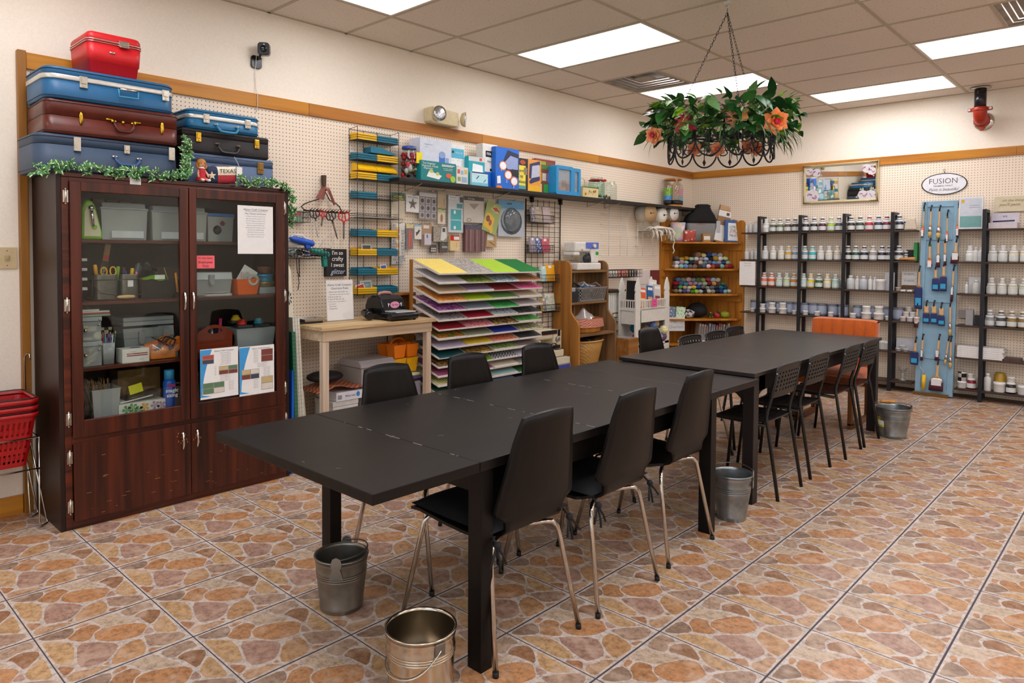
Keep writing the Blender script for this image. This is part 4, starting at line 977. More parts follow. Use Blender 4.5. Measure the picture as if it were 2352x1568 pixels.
# bottom glazed shelf
Z = SH[3]
one('headband_ring',B().rings([[(.36+.02*math.cos(q),-7.13+(.075+.016*math.cos(p))*math.cos(p0)+.0,Z+.1+(.088+.0*p)*math.sin(p0))for q in[i*PI/4 for i in range(8)]for p in(0,)]for p0 in[-PI/2+PI*k/12 for k in range(13)]],0,True),mat('#3c4147',.5),'dark grey ring shaped tool at the left of the bottom glazed shelf','tool')
t = thing('storage_box','clear bin of bamboo sticks on the bottom glazed shelf','storage box',(.34,-7.0,Z),0,'clear storage boxes in the cabinet')
b = B();tub(b,.25,.41,-7.07,-6.932,Z+.001,Z+.155,.012);obj('body',b,CLR,t)
f = B();rn = random.Random(2)
for k in range(60):x, y = rn.uniform(.27,.39), rn.uniform(-7.05,-6.96);f.tube([(x,y,Z+.006),(x+rn.uniform(-.01,.01),y-.03+rn.uniform(-.015,.03),Z+rn.uniform(.16,.21))],.0016,4,k%2)
obj('bamboo_sticks',f,[mat('#a57c4e',.6),mat('#7f5c38',.6)],t)
one('cardboard_box',B().box(.06,.2,-6.88,-6.65,Z+.001,Z+.215),mat('#8a6a3c',.75,0,.1),'brown cardboard box at the back of the bottom glazed shelf','carton',None,.003)
fb = B().box(.26,.40,-6.94,-6.70,Z+.001,Z+.062,0).box(.4005,.401,-6.87,-6.70,Z+.01,Z+.055,0)
for(y,z,m)in((-6.81,.032,1),(-6.87,.038,2),(-6.755,.035,3),(-6.72,.028,3),(-6.90,.03,2),(-6.84,.02,2)):
 for a in range(5):fb.poly([(.4012,y,Z+z),(.4012,y+.022*math.cos(a*1.257+.3),Z+z+.022*math.sin(a*1.257+.3)),(.4012,y+.026*math.cos(a*1.257+.75),Z+z+.026*math.sin(a*1.257+.75)),(.4012,y+.02*math.cos(a*1.257+1.2),Z+z+.02*math.sin(a*1.257+1.2))],m)
one('floral_box',fb,[mat('#dedad2',.5),mat('#d6a02a',.5),mat('#5d9a5a',.5),mat('#a58aa2',.5)],'white box printed with yellow flowers on the bottom glazed shelf','box',None)
for(nm,y0,y1,z,c,lab)in(('notebook',-6.93,-6.76,.064,'#d6d4d0','white notebook lying tilted on the floral box'),('tablet',-6.90,-6.72,.074,'#26262a','dark tablet case lying tilted on the floral box')):
 one(nm,B().box(.27,.39,y0,y1,Z+z,Z+z+.008,0,T(0,y0,Z+z)@RX(.13)@T(0,-y0,-Z-z)),mat(c,.4),lab,'notebook',None,.002)
one('sticky_note',B().box(.33,.331,-6.86,-6.79,Z+.10,Z+.15,0,T(.33,-6.83,Z+.1)@RX(.2)@T(-.33,6.83,-Z-.1)),mat('#e8e81a',.5),'bright yellow note standing above the floral box','note')
t = thing('spray_can','blue spray starch can with lighter blue cap on the bottom glazed shelf','spray can',(.38,-6.67,Z))
obj('can',B().lathe([(.031,.001),(.033,.004),(.033,.15),(.026,.165)],(.38,-6.67,Z),24),mat('#1c57b8',.3),t)
obj('cap',B().lathe([(.027,.166),(.027,.215),(.022,.219),(.001,.22)],(.38,-6.67,Z),24),mat('#3f9ed6',.35),t)
tx = B();M = Matrix()
for s, z, sz in(('magic',.105,.03),('sizing',.078,.028)):tx.text(s,sz,(.4138,-6.668,Z+z),(0,1,0),(0,0,1),0,off=.02)
tx.box(.4132,.4136,-6.69,-6.65,Z+.125,Z+.14,1)
obj('lettering',tx,[mat('#f2f2f2',.5),mat('#b0306a',.5)],t)
# ------------------------------------------------------------------ suitcases on the cabinet
def rbox_ring(x0,x1,y0,y1,r,z,ins=0,n=5):return[(a,c,z)for a,c in rrect(x1-x0-2*ins,y1-y0-2*ins,max(.004,r-ins),n,(x0+x1)/2,(y0+y1)/2)]
BRS = mat('#c49a34',.25,1,.1,60);SLV = mat('#bdb6a8',.3,.9,.12,40)
def suitcase(label,x0,x1,y0,y1,z0,z1,r,m,split,band,hw,rot=0,lid=None):
 t = thing('suitcase',label,'suitcase',((x0+x1)/2,(y0+y1)/2,z0),0,'vintage suitcases on the cabinet')
 zs = z0+(z1-z0)*split;e = .012
 Mx = T((x0+x1)/2,(y0+y1)/2,0)@RZ(rot)@T(-(x0+x1)/2,-(y0+y1)/2,0)
 def rr(l):return[[Mx@Vector(p)for p in q]for q in l]
 obj('lower_shell',B().rings(rr([rbox_ring(x0,x1,y0,y1,r,z0,.01),rbox_ring(x0,x1,y0,y1,r,z0+.004,.003),rbox_ring(x0,x1,y0,y1,r,z0+e),rbox_ring(x0,x1,y0,y1,r,zs-.001)]),0),m,t)
 obj('lid',B().rings(rr([rbox_ring(x0,x1,y0,y1,r,zs+.001),rbox_ring(x0,x1,y0,y1,r,z1-e),rbox_ring(x0,x1,y0,y1,r,z1-.004,.003),rbox_ring(x0,x1,y0,y1,r,z1,.01)]),0),lid or m,t)
 if band:
  obj('metal_band',B().rings(rr([rbox_ring(x0,x1,y0,y1,r,zs-.012,-.002),rbox_ring(x0,x1,y0,y1,r,zs-.010,-.005),rbox_ring(x0,x1,y0,y1,r,zs-.002,-.004),rbox_ring(x0,x1,y0,y1,r,zs+.002,-.004),rbox_ring(x0,x1,y0,y1,r,zs+.010,-.005),rbox_ring(x0,x1,y0,y1,r,zs+.012,-.002)]),0,True,True,True),mat('#d2cfc6',.3,.6),t)
  # piping with stitches along the two edges
 st = B()
 for z in(z0+.014,z1-.014):
  ring = rr([rbox_ring(x0,x1,y0,y1,r,z,-.0015,8)])[0];L = len(ring)
  st.tube(ring,.0022,5,0,True)
 obj('piping',st,hw[1],t)
 return t, Mx, zs
def latch(t,M,x,y,z,w,h,m,style=0):
 b = B().box(x,x+.006,y-w/2,y+w/2,z-h*.45,z+h*.55,0,M)
 if style==1:
  b = B().rings([[M@Vector((x+d,y+w/2*s*math.cos(a*PI/8),z+h/2*s*math.sin(a*PI/8)))for a in range(16)]for d,s in((0,1),(.006,.8),(.009,.3))],0,True)
 elif style==2:b.box(x+.006,x+.009,y-w*.38,y+w*.38,z-h*.45,z-h*.05,0,M).cyl(M@Vector((x+.009,y,z-h*.2)),M@Vector((x+.0105,y,z-h*.2)),w*.2,None,10)
 else:b.box(x+.006,x+.010,y-w*.33,y+w*.33,z-h*.1,z+h*.48,0,M).cyl(M@Vector((x+.006,y,z-h*.28)),M@Vector((x+.009,y,z-h*.28)),w*.17,None,10)
 obj('latch',b,m,t,.0015 if style!=1 else 0)
def bag_handle(t,M,x,y0,y1,z,drop,m,mm,flat=0):
 h = drop;w = y1-y0
 pts = [M@Vector(p)for p in[(x+.008,y0,z),(x+.018,y0+.004,z-h*.5),(x+.022,y0+.018,z-h*.93),(x+.023,y0+w*.3,z-h),(x+.023,y1-w*.3,z-h),(x+.022,y1-.018,z-h*.93),(x+.018,y1-.004,z-h*.5),(x+.008,y1,z)]]
 obj('handle',B().tube(pts,.007,8,rs=[.005,.007,.0085,.009,.009,.0085,.007,.005]),m,t)
 k = B()
 for y in(y0,y1):k.ball((0,0,0),.012,8,5,0,.5,1.3,.6,M@T(x+.004,y,z))
 obj('handle_mounts',k,mm,t)
NV = mat('#35485f',.55,0,.08,200,.3);TEAL = mat('#155a86',.45,0,.08,160,.25);BRN = mat('#5a1f12',.35,0,.25,14,.2);RED = mat('#c8141c',.42,0,.06,200,.3);TE2 = mat('#0f6590',.45,0,.08,200,.25);BLKC = mat('#231e1d',.75,0,.15,300,.4);GRB = mat('#4a5f7d',.6,0,.08,200,.3)
t, M, zs = suitcase('grey-blue suitcase at the bottom of the left stack on the cabinet',.05,.43,-7.31,-6.62,1.802,1.992,.07,NV,.72,False,(SLV,mat('#2a3648',.6)))
for y in(-7.128,-6.665):latch(t,M,.43,y,1.945,.032,.07,SLV,2)
latch(t,M,.43,-6.895,1.945,.028,.045,SLV,0)
bag_handle(t,M,.43,-6.955,-6.835,1.903,.04,mat('#2f5585',.45),SLV)
t, M, zs = suitcase('worn brown leather suitcase with brass fittings, second in the left stack',.06,.44,-7.265,-6.625,1.994,2.165,.04,BRN,.52,False,(BRS,mat('#3a140d',.5)),-.03)
for y in(-7.105,-6.715):latch(t,M,.44,y,2.08,.022,.075,BRS,1)
latch(t,M,.44,-6.91,2.085,.018,.02,BRS,1)
for s, y in((-1,-6.975),(1,-6.84)):obj('brass_stud',B().rings([[M@Vector((.44+d,y+.022*k*math.cos(a*PI/6),2.092+.007*k*math.sin(a*PI/6)))for a in range(12)]for d,k in((0,1),(.006,.7),(.008,.2))],0),BRS,t)
bag_handle(t,M,.44,-6.955,-6.86,2.085,.05,mat('#4a160d',.4),BRS)
t, M, zs = suitcase('bright blue suitcase with silver band, third in the left stack',.06,.44,-7.27,-6.645,2.167,2.325,.065,TEAL,.68,True,(SLV,mat('#0d3352',.6)))
for y in(-7.10,-6.70):latch(t,M,.444,y,zs-.016,.036,.058,SLV,0)
hb = B();hb.tube([(.448,-6.94,2.252),(.46,-6.94,2.252),(.462,-6.94,2.215),(.462,-6.845,2.215),(.46,-6.845,2.252),(.448,-6.845,2.252)],.0045,6,0)
obj('handle',hb.tube([(.461,-6.935,2.254),(.461,-6.85,2.254)],.006,8,1),[mat('#3f8fb5',.4),mat('#c9c4b8',.2,1)],t)
# red train case on top
t = thing('train_case','bright red vanity train case with silver latch on top of the left stack','case',(.27,-6.94,2.327))
x0, x1, y0, y1 = .11, .42, -7.075, -6.805
def tr(z,ins,r=.035):return rbox_ring(x0,x1,y0,y1,r,z,ins)
obj('body',B().rings([tr(2.327,.03),tr(2.332,.022),tr(2.39,.014),tr(2.392,.009),tr(2.49,.002)],0),RED,t)
obj('lid',B().rings([tr(2.492,.001),tr(2.525,.004),tr(2.538,.012),tr(2.545,.03)],0).rings([[(a,c,z)for a,c in rrect(.16,.15,.03,4,.25,-6.94)]for z in(2.545,2.553)],0),RED,t)
obj('metal_band',B().rings([tr(2.486,-.001),tr(2.489,-.003),tr(2.489,-.0005)],0,True,True,True).rings([tr(2.497,-.0005),tr(2.500,-.003),tr(2.503,0)],0),mat('#d9d4ca',.25,.9),t)
obj('latch',B().box(.42,.43,-6.925,-6.877,2.478,2.512).cyl((.43,-6.925,2.482),(.43,-6.877,2.482),.005),mat('#d0ccc4',.15,1,0),t,.002)
obj('badge',B().rings([[(.414+d,-6.955+.017*k*math.cos(a*PI/7),2.444+.007*k*math.sin(a*PI/7))for a in range(14)]for d,k in((0,1),(.006,.8),(.008,.3))],0),mat('#e2dfd6',.15,1,0),t)
# right stack
t, M, zs = suitcase('slate blue suitcase at the bottom of the right stack behind the doll',.03,.34,-6.54,-6.005,1.802,1.983,.015,GRB,.72,False,(BRS,mat('#5d6f88',.6)))
latch(t,M,.34,-6.095,1.925,.04,.07,mat('#8a6a34',.4,.8),0)
t, M, zs = suitcase('black instrument style case, middle of the right stack on the cabinet',.03,.335,-6.57,-6.035,1.985,2.122,.008,BLKC,.70,False,(BRS,mat('#1a1615',.6)))
for y in(-6.475,-6.115):latch(t,M,.335,y,2.073,.03,.055,BRS,0)
bag_handle(t,M,.335,-6.365,-6.235,2.048,.05,mat('#17181b',.4),mat('#7a6048',.4,.7))
t, M, zs = suitcase('small teal overnight case with silver band on top of the right stack',.06,.335,-6.535,-6.085,2.124,2.24,.055,TE2,.62,True,(SLV,mat('#0b4260',.6)))
for y in(-6.43,-6.175):latch(t,M,.339,y,zs-.01,.036,.052,SLV,0)
bag_handle(t,M,.335,-6.37,-6.24,2.162,.042,mat('#15769f',.4),SLV)
# luggage tag hanging from the bottom suitcase
tg = B().box(.474,.475,-6.897,-6.842,1.762,1.828,0).prism([(-6.885,1.828),(-6.855,1.828),(-6.862,1.85),(-6.878,1.85)],0,.474,.475)
for i in range(6):tg.box(.4751,.4753,-6.885,-6.852+.004*(i%2),1.776+.008*i,1.7775+.008*i,1)
tg.tube([(.474,-6.87,1.848),(.465,-6.87,1.862),(.455,-6.868,1.868)],.0012,4,0)
one('luggage_tag',tg,[mat('#e9e8e4',.5),mat('#8a8a8c',.6)],'white printed paper tag hanging in front of the grey-blue suitcase','tag')
# flag pillow and tag
t = thing('flag_pillow','small pillow like a star flag in red, cream and navy lettered TEXAS','pillow',(.43,-6.39,1.803))
def pil(y0,y1,z0,z1,x,th,m,M):
 b = B()
 for s in(1,-1):b.grid(lambda u,v:M@Vector((x+s*th*(max(0,(1-(2*u-1)**6)*(1-(2*v-1)**6)))**.5,y0+(y1-y0)*u,z0+(z1-z0)*v)),12,12,m)
 return b
M = T(.425,-6.385,1.805)@RX(.09)@RY(.12)
def half(u0,u1,v0,v1,m):
 b = B()
 for s in(1,-1):
  b.grid(lambda a,c:M@Vector((s*.026*(max(0,(1-(2*(u0+(u1-u0)*a)-1)**4)*(1-(2*(v0+(v1-v0)*c)-1)**4)))**.5,-.095+.19*(u0+(u1-u0)*a),.1*(v0+(v1-v0)*c))),10,10,m)
 return b
obj('blue_field',half(0,.36,0,1,0),mat('#26344f',.85,0,.15,90,.3),t)
obj('cream_stripe',half(.36,1,.52,1,0).text('TEXAS',.034,M@Vector((.0275,.032,.074)),M.to_3x3()@Vector((0,1,0)),M.to_3x3()@Vector((0,0,1)),1,sx=1.0),[mat('#e4d8bf',.85,0,.1,90,.3),mat('#1d1a1a',.8)],t)
obj('red_stripe',half(.36,1,0,.52,0),mat('#b3323a',.85,0,.12,90,.3),t)
star = [M@Vector((.0285,-.063+.026*(1 if k%2==0 else .42)*math.sin(k*PI/5),.05+.026*(1 if k%2==0 else .42)*math.cos(k*PI/5)))for k in range(10)]
sb = B();c = len(sb.v);sb.v.append(M@Vector((.030,-.063,.05)));sb.v+=[Vector(p)for p in star]
for k in range(10):sb.face((0,1+k,1+(k+1)%10))
obj('star',sb,mat('#e3d3b5',.85),t)
obj('hanging_cord',B().tube([M@Vector(p)for p in[(.0,-.06,.098),(.01,-.03,.112),(.012,.01,.112),(.01,.045,.1)]],.002,5),mat('#6a4a2c',.8),t)
one('price_tag',B().box(.452,.453,-6.302,-6.268,1.845,1.91,0).tube([(.452,-6.285,1.908),(.44,-6.287,1.93),(.42,-6.30,1.972)],.0012,4,0),mat('#e8e4da',.5),'white string tag at the right of the flag pillow','tag')
# doll
t = thing('doll','small blond doll in a red dress sitting beside the flag pillow','doll',(.455,-6.51,1.803))
SK = mat('#d8a184',.55);D = (.455,-6.51,1.803)
obj('body',B().lathe([(.006,.085),(.014,.078),(.018,.06),(.019,.03),(.02,.01),(.012,.003)],D,14).ball((D[0],D[1],D[2]+.103),.021,14,10,0,1,1,1.05).tube([(D[0],D[1]-.016,D[2]+.07),(D[0]+.012,D[1]-.026,D[2]+.045),(D[0]+.02,D[1]-.024,D[2]+.025)],.006,7).tube([(D[0],D[1]+.016,D[2]+.07),(D[0]+.012,D[1]+.028,D[2]+.045),(D[0]+.022,D[1]+.03,D[2]+.028)],.006,7).tube([(D[0],D[1]-.009,D[2]+.012),(D[0]+.03,D[1]-.013,D[2]+.014),(D[0]+.05,D[1]-.014,D[2]+.008)],.0075,7).tube([(D[0],D[1]+.009,D[2]+.012),(D[0]+.03,D[1]+.014,D[2]+.014),(D[0]+.05,D[1]+.018,D[2]+.008)],.0075,7),SK,t)
hb = B().ball((D[0]-.004,D[1],D[2]+.109),.0245,14,10,0,1,1.12,1)
for k in range(16):
 a = -2.4+4.8*k/15;hb.ball((D[0]+.004-.012*abs(math.cos(a*.5)),D[1]+.025*math.sin(a*.8),D[2]+.112-.016*abs(math.sin(a*.55))+.016*math.cos(a)),.0085,7,5)
obj('hair',hb,mat('#b9792a',.6,0,.3,60),t)
fb = B()
for s in(-1,1):fb.ball((D[0]+.0195,D[1]+s*.008,D[2]+.104),.0028,8,5,0)
fb.ball((D[0]+.0195,D[1],D[2]+.0925),.0026,8,4,1,.6,1.3,.7).ball((D[0]+.0225,D[1],D[2]+.099),.0024,6,4,2)
obj('face',fb,[mat('#1e2430',.4),mat('#b23040',.5),SK],t)
obj('dress',B().lathe([(.0165,.08),(.0205,.06),(.022,.035),(.034,.012),(.035,.008)],D,18,0),mat('#b71724',.7),t)
obj('collar',B().lathe([(.009,.087),(.019,.08),(.0195,.077)],D,16),mat('#ece8e2',.7),t)
obj('shoes',B().ball((D[0]+.055,D[1]-.015,D[2]+.009),.009,8,5,0,1.1,.9,.8).ball((D[0]+.055,D[1]+.02,D[2]+.009),.009,8,5,0,1.1,.9,.8),mat('#e9e7e3',.5),t)
# ------------------------------------------------------------------ ivy garland
def ivy_leaf(b,M,s,m):
 o = [(0,0),(.28,-.18),(.55,.02),(.42,.22),(.62,.48),(.28,.5),(0,1.0),(-.28,.5),(-.62,.48),(-.42,.22),(-.55,.02),(-.28,-.18)]
 k = len(b.v)
 b.v.append(M@Vector((0,.28*s,.05*s)))
 for sc_, dz in((.62,.045),(1.0,0)):
  for x, y in o:b.v.append(M@Vector((x*s*sc_,(.28+(y-.28)*sc_)*s,dz*s-.12*abs(x)*s*sc_)))
 n = len(o)
 for i in range(n):
  j = (i+1)%n;b.face((k,k+1+i,k+1+j),m);b.face((k+1+i,k+1+n+i,k+1+n+j,k+1+j),m if i%3 else 2)
def ivy(name,label,path,n,s,seed,spread=.03,up=0):
 t = thing(name,label,'ivy',path[0])
 rn = random.Random(seed);P = [Vector(p)for p in path];L = [0]
 for i in range(1,len(P)):L.append(L[-1]+(P[i]-P[i-1]).length)
 def at(d):
  for i in range(1,len(P)):
   if d<=L[i]:return P[i-1].lerp(P[i],(d-L[i-1])/(L[i]-L[i-1]))
  return P[-1]
 st = B().tube([at(L[-1]*k/30)+Vector((rn.gauss(0,.004),0,rn.gauss(0,.004)))for k in range(31)],.0022,5)
 obj('stem',st,mat('#5a6b3a',.6),t)
 lf = B()
 for k in range(n):
  p = at(L[-1]*(k+rn.random())/n)+Vector((rn.uniform(-.3,1)*spread,rn.uniform(-.6,.6)*spread,rn.uniform(-.5,1)*spread))
  M = T(*p)@RZ(rn.uniform(-1.2,1.2))@RY(rn.uniform(.6,1.5))@RZ(rn.uniform(0,6.28))@RX(rn.uniform(-.3,.3))
  ivy_leaf(lf,M,s*rn.uniform(.7,1.15),rn.randrange(2))
 o = obj('leaves',lf,[mat('#1f5a22',.45,0,.25,60),mat('#2f7330',.45,0,.25,60),mat('#c3cf9a',.5)],t);o['kind'] = 'stuff'
ivy('ivy_garland','variegated ivy garland along the cabinet top before the left suitcase stack',[(.50,-7.34,1.78),(.49,-7.24,1.82),(.475,-7.0,1.82),(.475,-6.8,1.815),(.475,-6.62,1.82)],100,.036,11)
ivy('ivy_garland','ivy sprig climbing between the two suitcase stacks',[(.47,-6.6,1.82),(.465,-6.605,1.9),(.455,-6.595,1.96),(.45,-6.60,2.02)],60,.034,12)
ivy('ivy_garland','ivy trail from the flag pillow along the cabinet top and down its right side',[(.475,-6.31,1.82),(.475,-6.15,1.82),(.47,-6.0,1.82),(.45,-5.955,1.78),(.44,-5.945,1.66),(.43,-5.94,1.56)],105,.034,13)
# ------------------------------------------------------------------ wall switch, baskets on a wire stand
t = thing('light_switch','beige double light switch plate on the wall left of the cabinet','switch',(.002,-7.36,1.316))
obj('plate',B().box(.0015,.007,-7.43,-7.30,1.312,1.426),mat('#cdb98f',.45),t,.002)
for y in(-7.4,-7.345):obj('toggle',B().box(.0072,.011,y-.012,y+.012,1.355,1.383,0).box(.009,.022,y-.004,y+.004,1.366,1.380,0),mat('#bda67a',.45),t,.001)
for y in(-7.4,-7.345):obj('screw',B().cyl((.007,y,1.408),(.0085,y,1.408),.0035,None,8).cyl((.007,y,1.33),(.0085,y,1.33),.0035,None,8),mat('#8a7a5a',.4,.6),t)
t = thing('basket_stand','chrome wire stand holding the red shopping baskets','stand',(.18,-7.45,0))
w = B();W = .0045
x0, x1, y0, y1 = .05, .33, -7.75, -7.29
for z in(.47,.31):w.tube([(x0,y0,z),(x1,y0,z),(x1,y1,z),(x0,y1,z)],W,6,0,True)
obj('frame',w,CHROME,t)
for y, s in((y1,1),(y0+.02,-1)):
 for x, dx in((x1,.0),(x0,0.0)):
  xx = .272 if x>.2 else .09
  obj('leg',B().tube([(x1-.06 if x>.2 else x0+.05,y-s*.03,.47),(xx,y+.04*s,.03),(xx,y+.045*s,.006),(xx+.05,y+.005*s,.006),(xx+.045,y-.0*s,.03),(x1 if x>.2 else x0,y,.47)],W,6),CHROME,t)
obj('back_post',B().tube([(.05,-7.28,.47),(.05,-7.285,.84),(.06,-7.275,.865),(.085,-7.27,.86),(.09,-7.268,.83)],.004,6),CHROME,t)
RB = mat('#a80d12',.35);
for k in range(3):
 z1 = .60+.034*k;t = thing('shopping_basket',('lowest red shopping basket, its slotted side showing on the wire stand','middle red shopping basket of the nested stack','topmost red shopping basket with black wire handle, open above the stack')[k],'basket',(.19,-7.52,z1-.26),0,'red shopping baskets left of the cabinet')
 def rg(f,z):
  x0, x1, y0, y1 = .045+.04*f, .345-.04*f, -7.74+.04*f, -7.30-.035*f
  return[(a,c,z)for a,c in rrect(x1-x0,y1-y0,.03,4,(x0+x1)/2,(y0+y1)/2)]
 b = B();zb = z1-.27;levels = 11;n = len(rg(0,0))
 # slotted wall: dense ring grid with holes left out
 V0 = []
 per = 8
 def dense(f,z):
  r = rg(f,z);o = []
  for i in range(n):
   p, q = Vector(r[i]), Vector(r[(i+1)%n]);L = (q-p).length;m = per*4 if L>.1 else 1
   for j in range(m):o.append(p.lerp(q,j/m))
  return o
 rr = [dense(1-(l/levels),zb+(z1-.02-zb)*l/levels)for l in range(levels+1)]
 N = len(rr[0]);bs = len(b.v)
 for r in rr:b.v+=r
 for l in range(levels):
  for i in range(N):
   j = (i+1)%N
   L = (rr[l][j]-rr[l][i]).length
   if L<.02 and(l in(1,2,4,5,7,8,9))and i%2==0:continue
   b.face((bs+l*N+i,bs+l*N+j,bs+(l+1)*N+j,bs+(l+1)*N+i))
 b.face([bs+i for i in range(N)][::-1])
 o = obj('body',b,RB,t);md = o.modifiers.new('thickness','SOLIDIFY');md.thickness = .003;md.offset = 0
 rim = B();
 def ex(d,z):
  x0, x1, y0, y1 = .045-d, .345+d, -7.74-d, -7.30+d
  return[(a,c,z)for a,c in rrect(x1-x0,y1-y0,.03+d,4,(x0+x1)/2,(y0+y1)/2)]
 rim.rings([ex(0,z1-.022),ex(.012,z1-.02),ex(.014,z1),ex(.002,z1),ex(0,z1-.012)],0,True,False,False)
 obj('rim',rim,RB,t)
 obj('wire_handle',B().tube([(a,c,z1+.005)for a,c,z in ex(.006,0)],.003,6,0,True),mat('#151515',.4),t)
 # ------------------------------------------------------------------ left wall: rake, scissors, wire baskets
RSTY = mat('#4a3524',.6,.5,.2,40);BW = mat('#161414',.45,.3)
U_, W_ = (0,1,0), (0,0,1)
t = thing('garden_rake_head','old rake head with dusty pink bow used as a scissor hanger','rake',(.04,-5.44,1.70))
obj('handle_stub',B().prism([(-5.468,1.962),(-5.434,1.964),(-5.438,1.862),(-5.460,1.862)],0,.02,.05),mat('#4a3224',.7,0,.2),t,.006)
obj('bow_wire',B().tube([(.03,-5.563,1.701),(.035,-5.612,1.71),(.035,-5.632,1.728),(.035,-5.60,1.752),(.035,-5.556,1.768),(.035,-5.49,1.79),(.035,-5.45,1.862),(.035,-5.40,1.785),(.035,-5.355,1.77),(.035,-5.32,1.745),(.035,-5.30,1.71),(.03,-5.285,1.698)],.0042,6),RSTY,t)
hd = B().tube([(.03,-5.61,1.704),(.03,-5.266,1.698)],.006,6)
obj('head_bar',hd,RSTY,t)
for k in range(14):
 y = -5.585+.0245*k;obj('tine',B().tube([(.03,y,1.703),(.05,y+.004,1.70),(.075,y+.008,1.712),(.085,y+.01,1.722)],.0035,5,rs=[.0045,.004,.003,.0015]),RSTY,t)
rb = B();
rb.grid(lambda u,v:(.055+.012*math.sin(PI*u),-5.455+(-.03-.045*v)*(1-u)+(.012-.02*v)*u,1.868-.075*v-.01*u),5,6).grid(lambda u,v:(.058+.012*math.sin(PI*u),-5.44+.02*u+.055*v,1.865-.115*v+.012*u),5,6).ball((.06,-5.447,1.862),.016,8,6,0,1,1.2,.8).grid(lambda u,v:(.06,-5.45-.03*u,1.875-.012*math.sin(PI*u)+.012*v),4,2)
obj('ribbon',rb,mat('#8a5348',.85,0,.15,90,.2),t)
obj('ribbon_cord',B().tube([(.075,-5.452,1.885),(.076,-5.446,1.85),(.074,-5.44,1.82),(.076,-5.436,1.85),(.075,-5.44,1.888)],.002,5),mat('#c98a7a',.7),t)
def hang(lab,y,z,hc,bl,L,hr,tilt,tw=0):return scissors('hanging_scissors',lab,T(.062,y,z)@RX(tilt)@RZ(.15),hc,bl,L,hr)
hang('black handled shears with long bright blades, leftmost on the rake',-5.535,1.642,'#1f2430','#d9dcdf',.22,.022,.16)
hang('small red handled snips hanging from the rake',-5.478,1.655,'#c4161c','#8a8d92',.10,.017,-.16)
hang('old black tailor shears with brownish blades on the rake',-5.395,1.632,'#15161c','#8a7f72',.22,.023,.32)
hang('red handled scissors hanging at the right end of the rake',-5.30,1.625,'#c4161c','#8b8d90',.20,.027,0)
def wire_basket(label,x0,x1,y0,y1,z0,z1,n,m,name='wire_basket',r=.0022,nz=3):
 t = thing(name,label,'wire basket',((x0+x1)/2,(y0+y1)/2,z0))
 f = B()
 for z in[z0+(z1-z0)*k/(nz-1)for k in range(nz)]:f.tube([(x0,y0,z),(x1,y0,z),(x1,y1,z),(x0,y1,z)],r if z<z1-.001 else r*1.5,5,0,True)
 for k in range(n+1):
  y = y0+(y1-y0)*k/n;f.tube([(x0,y,z1),(x0,y,z0),(x1,y,z0),(x1,y,z1)],r*.8,5)
 for k in range(1,4):x = x0+(x1-x0)*k/4;f.tube([(x,y0,z1),(x,y0,z0),(x,y1,z0),(x,y1,z1)],r*.8,5)
 obj('wire_frame',f,m,t);return t
wire_basket('small grey wire basket on the pegboard behind the hanging ivy',.012,.10,-5.70,-5.60,1.617,1.688,5,mat('#5a5a5a',.4,.6))
t = one('seed_packet',B().box(.03,.034,-5.69,-5.625,1.622,1.70,0).box(.0341,.0344,-5.685,-5.63,1.665,1.69,1),[mat('#7fa07a',.5),mat('#b04a58',.5)],'green and pink packet in the small grey wire basket','packet')
wire_basket('black wire basket of glue guns and cords under the rake',.012,.20,-5.86,-5.50,1.365,1.435,14,BW)
def gun(label,x,y,z,c,a):
 t = thing('glue_gun',label,'glue gun',(x,y,z));M = T(x,y,z)@RZ(a)@RX(-.2)
 obj('body',B().lathe([(.006,-.09),(.012,-.075),(.02,-.06),(.024,0),(.022,.09),(.016,.10)],(0,0,0),14,0,(0,1,0),M=M),mat(c,.35),t)
 obj('trigger_grip',B().prism([(.03,-.01),(.075,-.01),(.095,-.085),(.06,-.095)],0,-.014,.014,0,M),mat(c,.35),t,.006)
gun('bright blue glue gun lying on top of the black wire basket',.12,-5.685,1.487,'#1f57c4',0)
gun('teal glue gun at the right end of the black wire basket',.13,-5.55,1.41,'#14897a',.3)
t = one('hair_dryer',B().lathe([(.03,-.1),(.036,-.06),(.04,0),(.036,.05)],(.1,-5.76,1.405),16,0,(0,1,.1)),mat('#8f9a90',.45),'grey green heat tool at the left of the black wire basket','heat tool')
ir = B();ir.prism([(-5.78,1.455),(-5.6,1.455),(-5.6,1.475),(-5.66,1.505),(-5.72,1.51),(-5.77,1.49)],0,.06,.1).tube([(.08,-5.76,1.49),(.08,-5.72,1.53),(.08,-5.65,1.525),(.08,-5.6,1.48)],.009,8)
one('craft_iron',ir,mat('#d9d8d4',.4),'white small iron behind the blue glue gun','iron',None,.004)
cd = B();rn = random.Random(6)
for j, (m,yy)in enumerate(((0,-5.7),(0,-5.62),(1,-5.66),(2,-5.58),(0,-5.75))):
 cd.tube([(.1+.06*math.sin(k*1.7+j),yy+.075*math.cos(k*.9+j*2),1.405+.025*math.sin(k*1.3+j))for k in range(20)],.0035,5,m)
cd.tube([(.12,-5.72,1.37),(.12,-5.715,1.29),(.125,-5.71,1.25),(.12,-5.7,1.20),(.12,-5.71,1.15)],.003,5,0).tube([(.12,-5.70,1.37),(.122,-5.70,1.25),(.12,-5.695,1.24)],.004,5,0)
cd.tube([(.06,-5.52,1.42),(.05,-5.45,1.52),(.05,-5.40,1.56),(.05,-5.37,1.54),(.05,-5.40,1.47),(.06,-5.46,1.42)],.0035,5,1)
one('power_cords',cd,[mat('#1b1614',.5),mat('#d8d4cc',.5),mat('#4a2a20',.5)],'tangle of black and white power cords in the wire basket','cord')
t = thing('slogan_sign',"black box sign lettered I'm so crafty I sweat glitter",'sign',(.03,-5.35,1.235))
